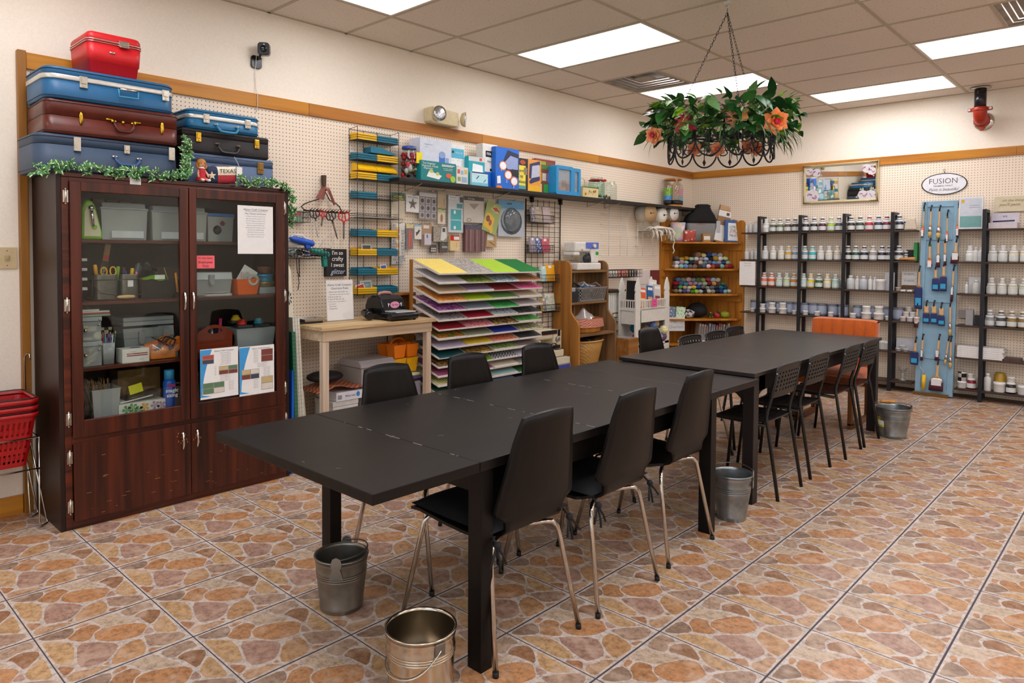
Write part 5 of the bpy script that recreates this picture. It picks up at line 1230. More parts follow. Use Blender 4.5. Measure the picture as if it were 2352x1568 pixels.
b = B().box(.009,.045,-5.436,-5.264,1.235,1.434)
for s, z, sz, m, k in(("I'm so",1.405,.042,1,{}),('crafty',1.362,.046,1,{}),('I sweat',1.317,.042,1,{}),('glitter',1.268,.052,2,dict(shear=.4))):b.text(s,sz,(.0456,-5.343,z),U_,W_,m,off=.004 if m==1 else 0,sx=.92,**k)
obj('panel',b,[mat('#141313',.6),mat('#efece4',.6),mat('#b8c4d8',.5)],t)
# ------------------------------------------------------------------ tall black wire rack of colour boxes
t = thing('wire_rack','tall narrow black wire rack on the pegboard holding yellow and teal boxes','rack',(.06,-5.03,1.08))
y0, y1, x0, x1 = -5.218, -4.838, .014, .118
f = B()
for y in(y0,-5.09,-4.965,y1):f.tube([(x0,y,1.06),(x0,y,2.33)],.002,5)
for y in(y0,y1):f.tube([(x1,y,1.09),(x1,y,2.335)],.0025,5)
f.tube([(x1,y0,2.335),(x0,y0,2.325),(x0,y1,2.325),(x1,y1,2.335)],.002,5)
obj('uprights',f,BW,t)
SZ = [2.243,2.097,1.955,1.812,1.668,1.530,1.388,1.242,1.10]
for z in SZ:
 f = B()
 for dz in(0,.018,.034):f.tube([(x0,y0,z+dz),(x1,y0,z+dz),(x1,y1,z+dz),(x0,y1,z+dz)],.0017,5,0,True)
 for k in range(1,9):y = y0+(y1-y0)*k/9;f.tube([(x0,y,z),(x1,y,z)],.0014,4)
 f.box(x0,x1,y0,y1,z-.003,z-.001)
 obj('shelf_basket',f,BW,t)
YEL = mat('#f2bd0a',.5,0,.02);TEA = mat('#0f7088',.5,0,.03)
row = ['top','second','third','fourth','fifth','sixth','seventh','eighth','bottom']
def cbox(i,side,c,label=None):
 z = SZ[i];a, b2 = ((y0+.005,-5.041)if side==0 else(-5.036,y1-.004));h = .048
 b = B()
 o = lambda ins, zf, zb:[(x0+.006+ins,a+ins,zb),(x1-.005-ins,a+ins,zf),(x1-.005-ins,b2-ins,zf),(x0+.006+ins,b2-ins,zb)]
 b.rings([o(0,z+.001,z+.001),o(0,z+h,z+h+.01),o(.002,z+h,z+h+.01),o(.002,z+.004,z+.004)],0,False)
 one('card_box',b,YEL if c=='y' else TEA,label or '%s open card box at the %s of the %s shelf of the wire rack'%({'y':'yellow','t':'teal'}[c],('left','right')[side],row[i]),'box','card boxes in the wire rack')
for i, s in enumerate(('yt','ty','yt','t.','..','ty','yt','ty','yt')):
 for k in(0,1):
  if s[k]!='.':cbox(i,k,s[k])
one('card_box',B().prism([(-5.09,2.158),(-4.99,2.158),(-4.855,2.158),(-4.855,2.168),(-5.005,2.205),(-5.09,2.20)],0,.02,.105),TEA,'teal wedge shaped box lying on top of the second shelf boxes','box','card boxes in the wire rack')
for k, (a,b2)in enumerate(((-5.205,-5.04),(-5.035,-4.85))):
 z = 2.018
 one('card_box',B().prism([(.02,z),(.115,z),(.119,z+.012),(.062,z+.058),(.02,z+.058)],1,a,b2),YEL,'yellow slanted box lid on the third shelf of the wire rack, %s one'%('left','right')[k],'box','card boxes in the wire rack')
def card(label,y,z,w,h,c1,c2,tilt=0,x=.07,txt=None):
 M = T(x,y,z)@RX(tilt)@RY(-.15);b = B().box(-.001,.001,-w/2,w/2,0,h,0,M).box(.0011,.0013,-w*.4,w*.4,h*.3,h*.85,1,M)
 if txt:b.text(txt,h*.32,M@Vector((.002,0,h*.6)),M.to_3x3()@Vector(U_),M.to_3x3()@Vector(W_),0)
 one('card',b,[mat(c1,.5),mat(c2,.5)],label,'card')
card('dark photo card in the yellow box on the seventh shelf of the wire rack',-5.10,1.40,.09,.075,'#c9c9c6','#4a4c50')
card('small blue and white card in the eighth shelf of the wire rack',-4.94,1.26,.06,.06,'#dfe2e8','#4a5aa0',.1)
card('pale blue postcard in the bottom box of the wire rack',-5.095,1.115,.105,.085,'#e9e4dc','#6aa5b5',.03,.06,'PROJECT')
card('red and white card in the bottom box of the wire rack',-5.155,1.112,.08,.065,'#dcd8d0','#b8302c',.25,.08)
one('paper_sheet',B().box(.03,.11,-5.1,-4.86,1.672,1.675),mat('#c9c5bc',.5),'thin white paper lying on the empty fifth shelf of the wire rack','paper')
# ------------------------------------------------------------------ long black shelf
t = thing('wall_shelf','long black shelf along the left wall on thin metal brackets','shelf',(.115,-2.5,1.95))
obj('board',B().box(.010,.235,-4.925,-.10,1.951,1.978),wood('#131110','#211c19',1,5,.45),t,.002)
for y in(-4.69,-3.68,-2.26,-1.95,-1.0,-.27):
 obj('bracket',B().tube([(.010,y,1.95),(.010,y,1.90),(.014,y,1.905),(.20,y,1.944),(.225,y,1.956)],.0035,6),mat('#cfcabf',.3,.8),t)
Z = 1.9785
def pbox(name,label,y0,y1,z1,x0,x1,cols,deco,cat='box',z0=None,bev=.0015,M=None):
 z0 = Z if z0 is None else z0
 b = B().box(x0,x1,y0,y1,z0,z1,0)
 X = x1+.0008;w, h = y1-y0, z1-z0
 for i, d in enumerate(deco):
  k = d[0];X = x1+.0008+.0003*i
  if k=='r':b.box(x1,X+d[6]if len(d)>6 else X,y0+w*d[1],y0+w*d[2],z0+h*d[3],z0+h*d[4],d[5])
  elif k=='t':b.text(d[1],d[2],(X+.0012,y0+w*d[3],z0+h*d[4]),U_,W_,d[5],**(d[6]if len(d)>6 else{}))
  elif k=='e':b.poly([(X+d[5]if len(d)>6 else X+.0004,y0+w*(d[1]+d[3]*math.cos(a*PI/10)),z0+h*(d[2]+(d[4])*math.sin(a*PI/10)))for a in range(20)],d[-1])
  elif k=='p':b.poly([(X+.0006,y0+w*p[0],z0+h*p[1])for p in d[1]],d[2])
 return one(name,b,[c if not isinstance(c,str)else mat(c,.45)for c in cols],label,cat,None,0)
 # jar of notions
t = thing('glass_jar','tall glass jar of red ribbon and notions with blue lid and yellow tag','jar',(.13,-4.745,Z))
J = (.13,-4.745,Z)
f = B();rn = random.Random(3);fc = [mat(c,.5)for c in('#9a1420','#b01f4a','#3a2a3a','#c8c2b8','#5a6a2a','#c41e1e','#2a1a1a')]
for k in range(46):a = rn.uniform(0,6.28);z = rn.uniform(.015,.2);f.ball((J[0]+.05*math.cos(a),J[1]+.05*math.sin(a),Z+z),rn.uniform(.012,.022),7,5,(0 if z>.12 else rn.randrange(7)),1,1,rn.uniform(.6,1.6))
obj('contents',f,fc,t)
obj('glass_body',B().lathe([(.068,.001),(.076,.01),(.077,.14),(.07,.185),(.054,.215),(.052,.235)],J,24,0,cap1=False),glass('#f2f6f4',0,.08),t)
obj('lid',B().lathe([(.057,.236),(.058,.24),(.058,.256),(.05,.26)],J,24),mat('#1d3f9a',.35),t)
obj('tag',B().box(.205,.206,-4.735,-4.675,2.105,2.19).tube([(.2,-4.70,2.19),(.19,-4.73,2.225),(.185,-4.78,2.215)],.0015,4),mat('#f0d81a',.5),t)
BXG = mat('#cfd6e2',.5)
pbox('machine_carton','large pale blue-white carton with a blue bucket picture on the black shelf',-4.665,-4.335,2.318,.03,.165,[BXG,'#3a6fc4','#8fa5cc','#44546a'],[('r',.60,.80,.48,.66,1),('e',.70,.66,.11,.08,2),('r',.82,.92,.40,.60,2),('t','Mixing Bucket',.014,.26,.86,3),('t','easy stir',.01,.22,.80,3),('r',.2,.24,.42,.46,3),('r',.2,.24,.34,.38,3)],'carton')
pbox('organizer_carton','teal tool organizer carton with white caddy picture in front on the black shelf',-4.705,-4.335,2.132,.167,.225,['#0f7f82','#e9eae4','#b8c46a','#d8603a','#9ac83a','#f2f2ea'],[('t','Tool Organizer',.021,.22,.87,5),('t',"Organiseur d'Outils",.021,.25,.74,5),('t','Organizador',.019,.2,.62,5),('p',[(.15,.2),(.5,.1),(.58,.3),(.22,.5)],1),('e',.28,.48,.06,.09,2),('e',.46,.38,.05,.09,2),('e',.78,.34,.085,.13,3),('e',.90,.18,.075,.17,4),('r',.58,.95,.86,.89,5),('r',.58,.9,.80,.83,5),('t','the perfect organizer',.012,.75,.70,5),('t','for crafts and tools',.012,.75,.62,5)],'carton')
pbox('print_carton','small white carton printed with little coloured pictures beside the teal carton',-4.33,-4.20,2.115,.15,.225,['#d9d5cc','#c65a4a','#8fb0c4','#8f9a6a','#cdb46a'],[('r',.08,.3,.6,.85,1),('r',.38,.6,.55,.8,2),('r',.68,.92,.62,.86,4),('r',.1,.35,.15,.4,3),('r',.45,.9,.1,.42,2)],'carton')
pbox('blue_white_carton','white carton with light blue band standing behind the printed carton',-4.328,-4.165,2.308,.03,.145,['#e6e8e6','#52b3cf','#20282e','#9aa4a8','#f2f2ee'],[('r',.08,.95,.66,.90,1),('r',.12,.26,.78,.84,2),('t','Memory Mat',.015,.6,.80,4),('e',.2,.6,.02,.012,3),('e',.5,.6,.02,.012,3),('e',.8,.6,.02,.012,3),('r',.15,.6,.45,.47,3),('r',.15,.5,.4,.42,3)],'carton')
pbox('die_machine_carton','turquoise carton picturing a white cutting machine',-4.165,-3.975,2.222,.10,.196,['#17a0ac','#e6ebea','#8fa0a8','#24348a','#c9d0d0','#d44a2a'],[('r',.0,1,.84,1,4),('r',.66,.82,.87,.97,5),('p',[(.2,.42),(.88,.38),(.86,.72),(.24,.76)],1),('r',.3,.72,.54,.66,2),('r',.1,.9,.24,.32,3)],'carton')
pbox('tool_packet','pale blue packet of small hammers in front of the turquoise carton',-4.155,-3.965,2.092,.20,.225,['#b9e0e6','#24407a','#6fbcd0','#f0f4f4'],[('r',0,1,.9,1,1),('p',[(.25,.5),(.42,.75),(.45,.7),(.28,.46)],1),('p',[(.7,.3),(.86,.52),(.88,.48),(.73,.26)],1),('r',.0,.98,.0,.22,2),('r',.1,.9,.82,.86,3)],'packet')
pbox('trimmer_carton','tall white and blue trimmer carton lettered FISKARS',-3.965,-3.785,2.355,.08,.16,['#e5e3dc','#141312','#f3f1ea','#1a68c8','#c46a2a'],[('r',.2,.95,.70,.84,1),('t','FISKARS',.032,.575,.77,2,dict(off=.01)),('t','ShapeBoss',.021,.55,.60,1),('r',0,1,0,.36,3),('r',.5,1,.38,.44,1),('r',.0,.3,.24,.3,4),('r',.0,.3,.14,.2,4)],'carton')
pbox('trimmer_carton','bright blue trimmer carton with pale machine picture, leaning over the FISKARS one',-3.86,-3.56,2.335,.165,.215,['#1668c9','#202a48','#8f9fcb','#e07a1f','#e9ecee','#1b1b20'],[('p',[(.28,.62),(.5,.95),(.98,.88),(.98,.4),(.55,.36)],1),('p',[(.34,.62),(.62,.82),(.95,.78),(.95,.5),(.5,.48)],2),('p',[(.55,.36),(.98,.3),(.98,.44),(.7,.5)],5),('e',.3,.55,.16,.115,3),('e',.3,.55,.13,.09,.0012,4),('e',.52,.34,.16,.115,3),('e',.52,.34,.13,.09,.0012,4),('e',.78,.2,.16,.115,3),('e',.78,.2,.13,.09,.0012,4),('t','1',.035,.22,.44,4),('t','2',.035,.45,.18,4),('t','3',.035,.75,.06,4),('p',[(.05,.1),(.2,.12),(.18,.3),(.04,.28)],4),('p',[(0,0),(.28,0),(.2,.06),(.05,.06)],3)],'carton')
pbox('craft_book','black and yellow craft book lettered Paint Top Deluxe on the black shelf',-3.555,-3.41,2.27,.14,.19,['#15130f','#e9d84a','#1a1a18','#b04a2a','#4a9a9a','#8a7a5a'],[('r',0,.78,.06,.78,1),('e',.5,.88,.26,.07,3),('t','Paint',.044,.30,.62,2),('t','Top',.044,.28,.45,2),('t','Deluxe',.044,.33,.28,2),('r',.62,.92,.5,.72,5),('r',.05,.75,.05,.16,4)],'book')
pbox('roller_carton','orange carton with navy roller picture beside the black and yellow book',-3.405,-3.22,2.275,.12,.185,['#e39a3a','#26305e','#b9bfcf','#e8b21a'],[('p',[(.08,.42),(.12,.85),(.9,.98),(.92,.85),(.3,.78),(.25,.4)],1),('p',[(.25,.42),(.32,.8),(.86,.86),(.88,.5)],2),('p',[(.08,.30),(.3,.42),(.9,.5),(.9,.38),(.2,.24)],1),('r',0,1,0,.2,3)],'carton')
pbox('quilt_book','red edged book with quilt block cover leaning on the pegboard',-3.22,-2.93,2.305,.07,.12,['#7a4a2a','#a31f24','#8fb02a','#4a7a3a','#d9d0bc','#7a6aa5','#c88a3a','#1c1a1a','#3aa04a'],[('r',0,1,.955,1,1),('r',.05,.5,.84,.94,2),('r',.05,.95,.72,.82,3),('r',.05,.3,.34,.62,6),('r',.33,.52,.38,.6,4),('r',.56,.76,.36,.62,5),('r',.8,.97,.3,.64,7),('r',.08,.3,.04,.28,4),('r',.4,.62,.02,.28,8),('r',.68,.95,.04,.26,7)],'book')
def caddy(label,y0,y1,z1,x1,seed):
 t = thing('storage_case',label,'case',(.15,(y0+y1)/2,Z),0,'bright blue framed cases')
 w, h = y1-y0, z1-Z;q = lambda s, x, r:[(x,(y0+y1)/2+a,(Z+z1)/2+c)for a,c in rrect(w-2*s,h-2*s,r,4)]
 obj('frame',B().rings([q(.0,x1-.1,.02),q(.0,x1,.02),q(.035,x1,.012),q(.035,x1-.02,.012)],0,False,True,False),mat('#1f8fc9',.4),t)
 obj('window',B().rings([q(.036,x1-.012,.012),q(.036,x1-.01,.012)],0,False),glass('#f0f4f6',.1,.1,.08),t)
 f = B();rn = random.Random(seed)
 for i in range(3):
  for j in range(3):
   yy, zz = y0+.045+(w-.09)*i/3, Z+.045+.032*j;m = rn.randrange(4)
   f.box(x1-.0195,x1-.0135,yy,yy+(w-.1)/3,zz,zz+.028,m)
   if j<2 and seed==1:f.text('CHARBGOUM'[i*3+j],.026,(x1-.0132,yy+.025,zz+.014),U_,W_,4)
 f.box(x1-.0199,x1-.0195,y0+.037,y1-.037,Z+.037,z1-.037,5)
 obj('contents',f,[mat('#c9a378',.6),mat('#b88a6a',.6),mat('#a8a4a8',.5),mat('#8f5a4a',.6),mat('#1a1614',.6),mat('#9aa2aa',.5)],t)
caddy('bright blue framed case with wooden letter blocks behind its window',-3.03,-2.765,2.255,.215,1)
caddy('bright blue framed case with grey tools behind its window',-2.755,-2.625,2.250,.20,2)
pbox('sunflower_tin','cream tin box painted with sunflowers and leaves on the black shelf',-2.60,-2.345,2.085,.09,.21,['#d8c48f','#1f2a18','#e0a41a','#4a2a14','#3a6a2a'],[('r',0,1,.9,1,4),('e',.16,.3,.075,.17,2),('e',.16,.3,.03,.07,.0016,3),('e',.80,.62,.075,.17,2),('e',.80,.62,.03,.07,.0016,3)]+[('p',[(.3+.07*k,.3+.1*((k*7)%4)),(.36+.07*k,.42+.1*((k*7)%4)),(.33+.07*k,.28+.1*((k*5)%4))],1)for k in range(7)],'tin')
one('embroidery_hoop',B().tube([(.12,-2.50+.045*math.cos(a*PI/12),2.131+.045*math.sin(a*PI/12))for a in range(24)],.004,6,0,True),mat('#c9b48a',.5),'round wooden hoop standing on the sunflower tin','hoop')
def sjar(label,y,r,h,x=.15,bow=False,tint='#eef4f0'):
 t = thing('glass_jar',label,'jar',(x,y,Z))
 obj('glass_body',B().lathe([(r*.9,.001),(r,.008),(r,h*.72),(r*.92,h*.82),(r*.75,h*.9),(r*.76,h)],(x,y,Z),20,0,cap1=False),glass(tint,0,.12),t)
 f = B();rn = random.Random(int(h*1000))
 for k in range(10):f.ball((x+rn.uniform(-.5,.5)*r,y+rn.uniform(-.6,.6)*r,Z+.018+rn.uniform(0,.03 if not bow else .1)),.012,7,5,k%3)
 obj('contents',f,[mat('#5a5a4a',.6),mat('#8f8a6a',.6),mat('#7a3a3a',.6)],t)
 if bow:obj('ribbon',B().lathe([(r*.98,h*.83),(r*1.0,h*.86),(r*.82,h*.9)],(x,y,Z),20,0,cap0=False,cap1=False).ball((x+r*.8,y+r*.6,Z+h*.86),.02,8,6,0,.6,1.6,.7),mat('#b01f24',.6),t)
sjar('pale green glass jar with red ribbon at its neck on the black shelf',-2.265,.085,.225,.13,True,'#d8ece4')
sjar('wide clear glass jar at the right of the red ribboned jar',-2.07,.085,.20)
# three bottles in a wooden carrier
t = thing('bottle_carrier','round wooden carrier around three bottles near the corner end of the black shelf','carrier',(.125,-.70,Z))
obj('base_ring',B().lathe([(.1,0),(.105,.004),(.105,.02),(.1,.024)],(.125,-.70,Z),28),wood('#a8672a','#c98a44',1,5),t)
obj('top_ring',B().lathe([(.098,.315),(.105,.319),(.105,.332),(.09,.338),(.02,.338)],(.125,-.70,Z),28,0,cap0=True),wood('#a8672a','#c98a44',1,5),t)
obj('rope_handle',B().tube([(.2,-.78,2.31),(.22,-.80,2.29),(.23,-.79,2.26),(.22,-.77,2.30)],.004,6),mat('#d8c49a',.7),t)
for k, (a,lab,cols)in enumerate(((-1.9,'bottle with green and blue wrap in the wooden carrier',('#78b01f','#2a8fd0')),(-.35,'clear bottle facing front in the wooden carrier',('#b8a894','#b8a894')),(1.0,'bottle with pink and striped label in the wooden carrier',('#e08aa5','#5fb4cf')))):
 cx, cy = .125+.062*math.cos(a), -.70+.062*math.sin(a)*1.4
 t = thing('bottle',lab,'bottle',(cx,cy,Z+.026),0,'bottles in the carrier')
 obj('cup_base',B().lathe([(.048,.0265),(.053,.03),(.053,.075)],(cx,cy,Z),20),mat('#15120f',.5),t)
 bb = B().lathe([(.052,.0755),(.052,.13)],(cx,cy,Z),20,1,cap0=False,cap1=False).lathe([(.052,.13),(.052,.22)],(cx,cy,Z),20,0,cap0=False,cap1=False)
 if k!=1:obj('label_wrap',bb,[mat(cols[0],.4),mat(cols[1],.4)],t)
 obj('glass_body',B().lathe([(.0525,.0755),(.053,.22),(.046,.26),(.022,.295),(.018,.31)],(cx,cy,Z),20,0,cap0=False,cap1=True),glass('#e8dccb' if k==1 else '#f4f4f4',.18 if k==1 else 0,.12),t)
 # ------------------------------------------------------------------ packets hanging on the pegboard
CLP = glass('#ffffff',.04,.08,.15)
HK = mat('#4a4642',.4,.7)
def packet(label,y0,y1,z0,z1,x,cols,deco,hook=True,thick=.006,tilt=0,over=True):
 t = thing('hanging_packet',label,'packet',(x,(y0+y1)/2,z0),0,'craft packets on the pegboard')
 M = T(x,(y0+y1)/2,z1)@RX(tilt)@T(-x,-(y0+y1)/2,-z1)
 b = B().box(x-thick,x,y0,y1,z0,z1,0,M);w, h = y1-y0, z1-z0
 for i, d in enumerate(deco):
  X = x+.0006+.0004*i;P = lambda u, v:M@Vector((X,y0+w*u,z0+h*v))
  if d[0]=='r':b.poly([P(d[1],d[3]),P(d[2],d[3]),P(d[2],d[4]),P(d[1],d[4])],d[5])
  elif d[0]=='p':b.poly([P(*q)for q in d[1]],d[2])
  elif d[0]=='e':b.poly([P(d[1]+d[3]*math.cos(a*PI/8),d[2]+d[4]*math.sin(a*PI/8))for a in range(16)],d[5])
  elif d[0]=='t':b.text(d[1],d[2],P(d[3],d[4])+Vector((.0008,0,0)),M.to_3x3()@Vector(U_),M.to_3x3()@Vector(W_),d[5])
 obj('card',b,[c if not isinstance(c,str)else mat(c,.5)for c in cols],t)
 if over:obj('clear_sleeve',B().grid(lambda u,v:M@Vector((x+.006+.004*math.sin(9*u+4*v)*math.sin(PI*u),y0-.006+(w+.012)*u,z0-.006+(h+.012)*v)),6,6),CLP,t)
 if hook:obj('hook',B().tube([(.008,(y0+y1)/2,z1+.004),(x+.02,(y0+y1)/2,z1-.004),(x+.045,(y0+y1)/2,z1),(x+.05,(y0+y1)/2,z1+.01)],.0018,5),HK,t)
STAR = lambda cx, cy, r, k = .4, sx = 1:[(cx+sx*r*(1 if i%2==0 else k)*math.sin(i*PI/5),cy+r*(1 if i%2==0 else k)*math.cos(i*PI/5))for i in range(10)]
packet('packet with dark green header over white lace',-4.855,-4.725,1.685,1.88,.05,['#dccfb8','#0d5f4a','#d8b82a','#c9bda5'],[('r',0,1,.70,1,1),('r',.15,.8,.82,.88,2),('r',.1,.9,.74,.78,2),('r',.06,.94,.04,.66,3)])
packet('tall alphabet sticker sheet with a yellow strip down its middle',-4.845,-4.718,1.32,1.645,.04,['#e0ddd6','#1d1d1f','#e0b84a','#d99a8a','#cfd6dc'],[('r',.33,.62,.22,.9,2)]+[('r',.36,.6,.25+.09*k,.31+.09*k,(3,4)[k%2])for k in range(7)]+[('t',s,.028,.17,.93-.075*k,1)for k,s in enumerate(('AV','CC','DE','FG','HI','KL','KM','MO','OP','PC'))]+[('t',s,.028,.82,.80-.075*k,1)for k,s in enumerate(('OD','PP','EI','IK','MN','MZ','NR','RS','SV'))]+[('t',s,.028,.5,.17-.065*k,1)for k,s in enumerate(('WWXX','YAYAYZZ','&&!!??'))])
packet('packet with a patterned star card under a blue title',-4.708,-4.575,1.735,1.872,.05,['#e9e8e6','#3a4a7a','#8a7a5a','#5a4a4a'],[('t','RESIN MOLD',.018,.5,.86,1),('p',STAR(.5,.48,.36),3),('p',STAR(.5,.48,.24),2),('e',.5,.48,.1,.1,1)],tilt=-.03)
packet('large clear sheet of grey rubber stamps',-4.575,-4.39,1.68,1.915,.05,['#8d7f7c','#b3afb4','#57545c','#c9c7c9'],[('r',0,1,.80,.93,3)]+[('r',.04+.33*i,.30+.33*i,.04+.25*j,.26+.25*j,1)for i in range(3)for j in range(3)]+[('e',.17+.33*i,.15+.25*j,.085,.075,2)for i in range(3)for j in range(3)],tilt=-.02)
packet('packet of wooden clothespins',-4.38,-4.285,1.785,1.93,.05,['#b8a890','#c9a878','#a88a5f'],[('r',.5,.66,.03,.6,1),('r',.70,.86,.05,.55,2),('r',.1,.4,.05,.5,1)])
packet('narrow packet with pale green header and wooden tag',-4.372,-4.29,1.652,1.772,.045,['#d8d0c0','#b8c07a','#c48f5a','#7a4a2a'],[('r',0,1,.78,1,1),('e',.5,.4,.2,.3,2),('r',.45,.55,.2,.6,3)])
packet('turquoise mould in a tall white blister pack',-4.258,-4.09,1.585,1.898,.05,['#c9ccd0','#17a7ae','#128a92','#e8ecec','#20303a'],[('r',.15,.88,.06,.62,1),('r',.18,.85,.33,.345,3),('e',.42,.55,.08,.05,3),('e',.42,.13,.08,.05,3),('r',.55,.95,.66,.78,2),('r',0,.6,.9,.98,3),('t','Silhouette',.02,.3,.94,4),('r',.75,.98,.82,.97,4)],thick=.012)
packet('stack of clear bags under a black header, with twine',-4.085,-3.84,1.675,1.90,.055,['#c2b9ad','#141313','#d8d4cc','#8a8076','#6a5a4a'],[('r',0,1,.85,1,1),('t','Echo bags',.02,.35,.92,2),('p',[(.25,.72),(.5,.5),(.75,.74)],3),('e',.25,.1,.11,.07,4),('e',.25,.1,.08,.05,0),('r',.97,1,0,.82,3)],thick=.03)
packet('packet of dark red ribbon lengths with navy headers',-4.062,-3.815,1.425,1.655,.05,['#6a3a3c','#2c3a5e','#8a5a5a','#4a2226','#a87a78'],[('r',0,.3,.85,1,1),('r',.33,.6,.86,1,1),('r',.62,.98,.84,.99,1)]+[('r',.04+.1*k,.08+.1*k,.0,.82,(2,3,4)[k%3])for k in range(10)],thick=.03)
packet('green packet with a yellow felt dress and red bow, hung crooked',-3.80,-3.615,1.585,1.86,.06,['#9aa85a','#e0b41a','#b02a20','#4a3a1a','#c9c46a','#5a6a3a'],[('p',[(.0,.15),(.62,.05),(.7,.5),(.35,.62),(.1,.6)],1),('p',[(.3,.75),(.8,.7),(.9,.85),(.5,.95)],4),('p',[(.4,.82),(.62,.74),(.95,.78),(.7,.88)],2),('e',.25,.42,.13,.1,3),('e',.25,.42,.08,.06,2),('e',.45,.32,.09,.1,2),('e',.6,.1,.1,.12,1)],tilt=-.28)
packet('kraft card with white label under the green packet',-3.79,-3.66,1.465,1.60,.04,['#b8945a','#d8d4cc','#6a4a2a'],[('r',.08,.68,.45,.85,1),('p',[(.3,.3),(.8,.1),(.85,.15),(.35,.36)],2)],False,tilt=-.04)
packet('blue topped oval blister pack with a grey cutter',-3.64,-3.292,1.565,1.90,.04,['#b6bec6','#3f97c4','#5a666e','#2a3238','#8f9aa2','#1e2226','#8fc0dc'],[('r',0,1,.76,1,1),('r',.06,.94,.72,.76,6),('e',.5,.42,.42,.37,3),('e',.48,.46,.36,.32,4),('e',.48,.46,.30,.27,2),('e',.30,.47,.09,.06,5),('e',.62,.47,.09,.06,5),('r',.5,.64,.28,.44,5),('r',.32,.5,.88,.92,5)],thick=.01)
t = one('cutter_dome',B().ball((.052,-3.47,1.718),.1,18,10,0,.32,1,1.12),glass('#c8d0d4',.2,.15,.05),'smoky clear dome of the oval blister pack','dome')
packet('grey and orange ruler packet with cream header',-4.702,-4.63,1.44,1.643,.04,['#6a6670','#d9c98a','#d4501f','#4a464e'],[('r',0,1,.82,1,1),('p',[(.3,.04),(.75,.1),(.8,.72),(.4,.74)],2),('r',.55,.62,.1,.7,3)])
packet('white card with black bird stencil in a clear sleeve',-4.618,-4.548,1.52,1.642,.045,['#dedad2','#1c1b1c','#8fb4c4'],[('r',0,1,.85,1,2),('p',[(.2,.2),(.5,.35),(.85,.6),(.6,.6),(.7,.75),(.4,.5),(.15,.45)],1)])
packet('brown and white charm packet with a paper label',-4.545,-4.435,1.468,1.65,.04,['#a8825a','#dcd6ce','#7a5a4a','#c8c4d2','#33407a'],[('r',.2,.75,.78,.92,1),('r',.3,.95,.05,.55,3),('r',.5,.62,.35,.5,4),('r',0,.26,.02,.5,2)])
packet('crumpled silver foil packet with dark label',-4.425,-4.27,1.505,1.63,.05,[mat('#a8a59c',.25,.8,.4,60,.4),'#d8d6d0','#17181a','#4a463e'],[('r',.62,.86,.62,.92,2),('p',[(.5,.1),(.7,.05),(.95,.3),(.9,.95),(.6,.98)],1),('r',.64,.84,.64,.9,2)],thick=.02)
packet('cream brush head pack with bright red top',-4.24,-4.135,1.43,1.558,.055,['#e0c48f','#c41a20','#e8e4dc','#c9a86a'],[('r',0,1,.66,1,1),('r',.38,.95,.72,.94,2),('r',.62,.68,.2,.5,3)],thick=.03,over=False)
packet('small dark packet of round white beads',-4.45,-4.38,1.41,1.478,.04,['#2a2624','#d8d0bc'],[('e',.25+.25*(k%3),.25+.28*(k//3),.1,.11,1)for k in range(6)])
packet('small black and green packet hanging below the silver foil',-4.35,-4.26,1.413,1.503,.04,['#2a221e','#3a8a2a','#9a9a94','#4a2f20'],[('r',.2,1,.7,.95,0),('e',.45,.82,.1,.08,1),('r',.3,1,.42,.62,2),('r',0,.6,0,.35,3)])
# ------------------------------------------------------------------ emergency light and wall camera
CRM = mat('#d3c39a',.45)
t = thing('emergency_light','cream twin head emergency light on the wall above the trim','emergency light',(.06,-4.33,2.452))
obj('housing',B().prism([(-4.49,2.485),(-4.47,2.468),(-4.20,2.468),(-4.18,2.495),(-4.19,2.585),(-4.47,2.60),(-4.49,2.59)],0,.005,.10),CRM,t,.008)
for y, d in((-4.43,Vector((.95,-.25,0))),(-4.15,Vector((.75,.6,-.05)))):
 p = Vector((.10 if y<-4.3 else .075,y,2.54));b = B().lathe([(.02,0),(.05,.012),(.062,.035),(.064,.045)],p,24,0,d)
 o = obj('lamp_head',b,CRM,t)
 obj('lens',B().lathe([(.061,.0455),(.04,.049),(.001,.051)],p,24,0,d),mat('#c4c6c8',.12,.85,.35,90,.6),o)
t = thing('security_camera','small black security camera on a wall bracket with a white cable','camera',(.03,-5.94,2.65))
BKG = mat('#101012',.25)
obj('wall_plate',B().prism([(a,c)for a,c in rrect(.075,.085,.02,4,-5.945,2.672)],0,.001,.014),BKG,t,.002)
obj('arm',B().tube([(.014,-5.945,2.69),(.04,-5.94,2.70),(.055,-5.935,2.72)],.008,8),BKG,t)
M = T(.075,-5.925,2.748)@RZ(-.62)@RY(.12)
obj('camera_body',B().prism([(a,c)for a,c in rrect(.075,.082,.02,5)],0,-.035,.03,0,M),BKG,t,.004)
obj('lens',B().lathe([(.022,0),(.022,.003),(.012,.004),(.001,.005)],M@Vector((.0305,0,0)),20,0,M.to_3x3()@Vector((1,0,0))),mat('#050506',.08),t)
obj('status_light',B().ball(M@Vector((.031,.004,.028)),.003,8,5),emit('#b8ccff',2),t)
obj('cable',B().tube([(.03,-5.955,2.72),(.02,-5.955,2.66),(.006,-5.955,2.58),(.006,-5.95,2.50),(.03,-5.95,2.46),(.03,-5.95,2.38),(.012,-5.95,2.34)],.0022,5),mat('#d8d4cc',.5),t)
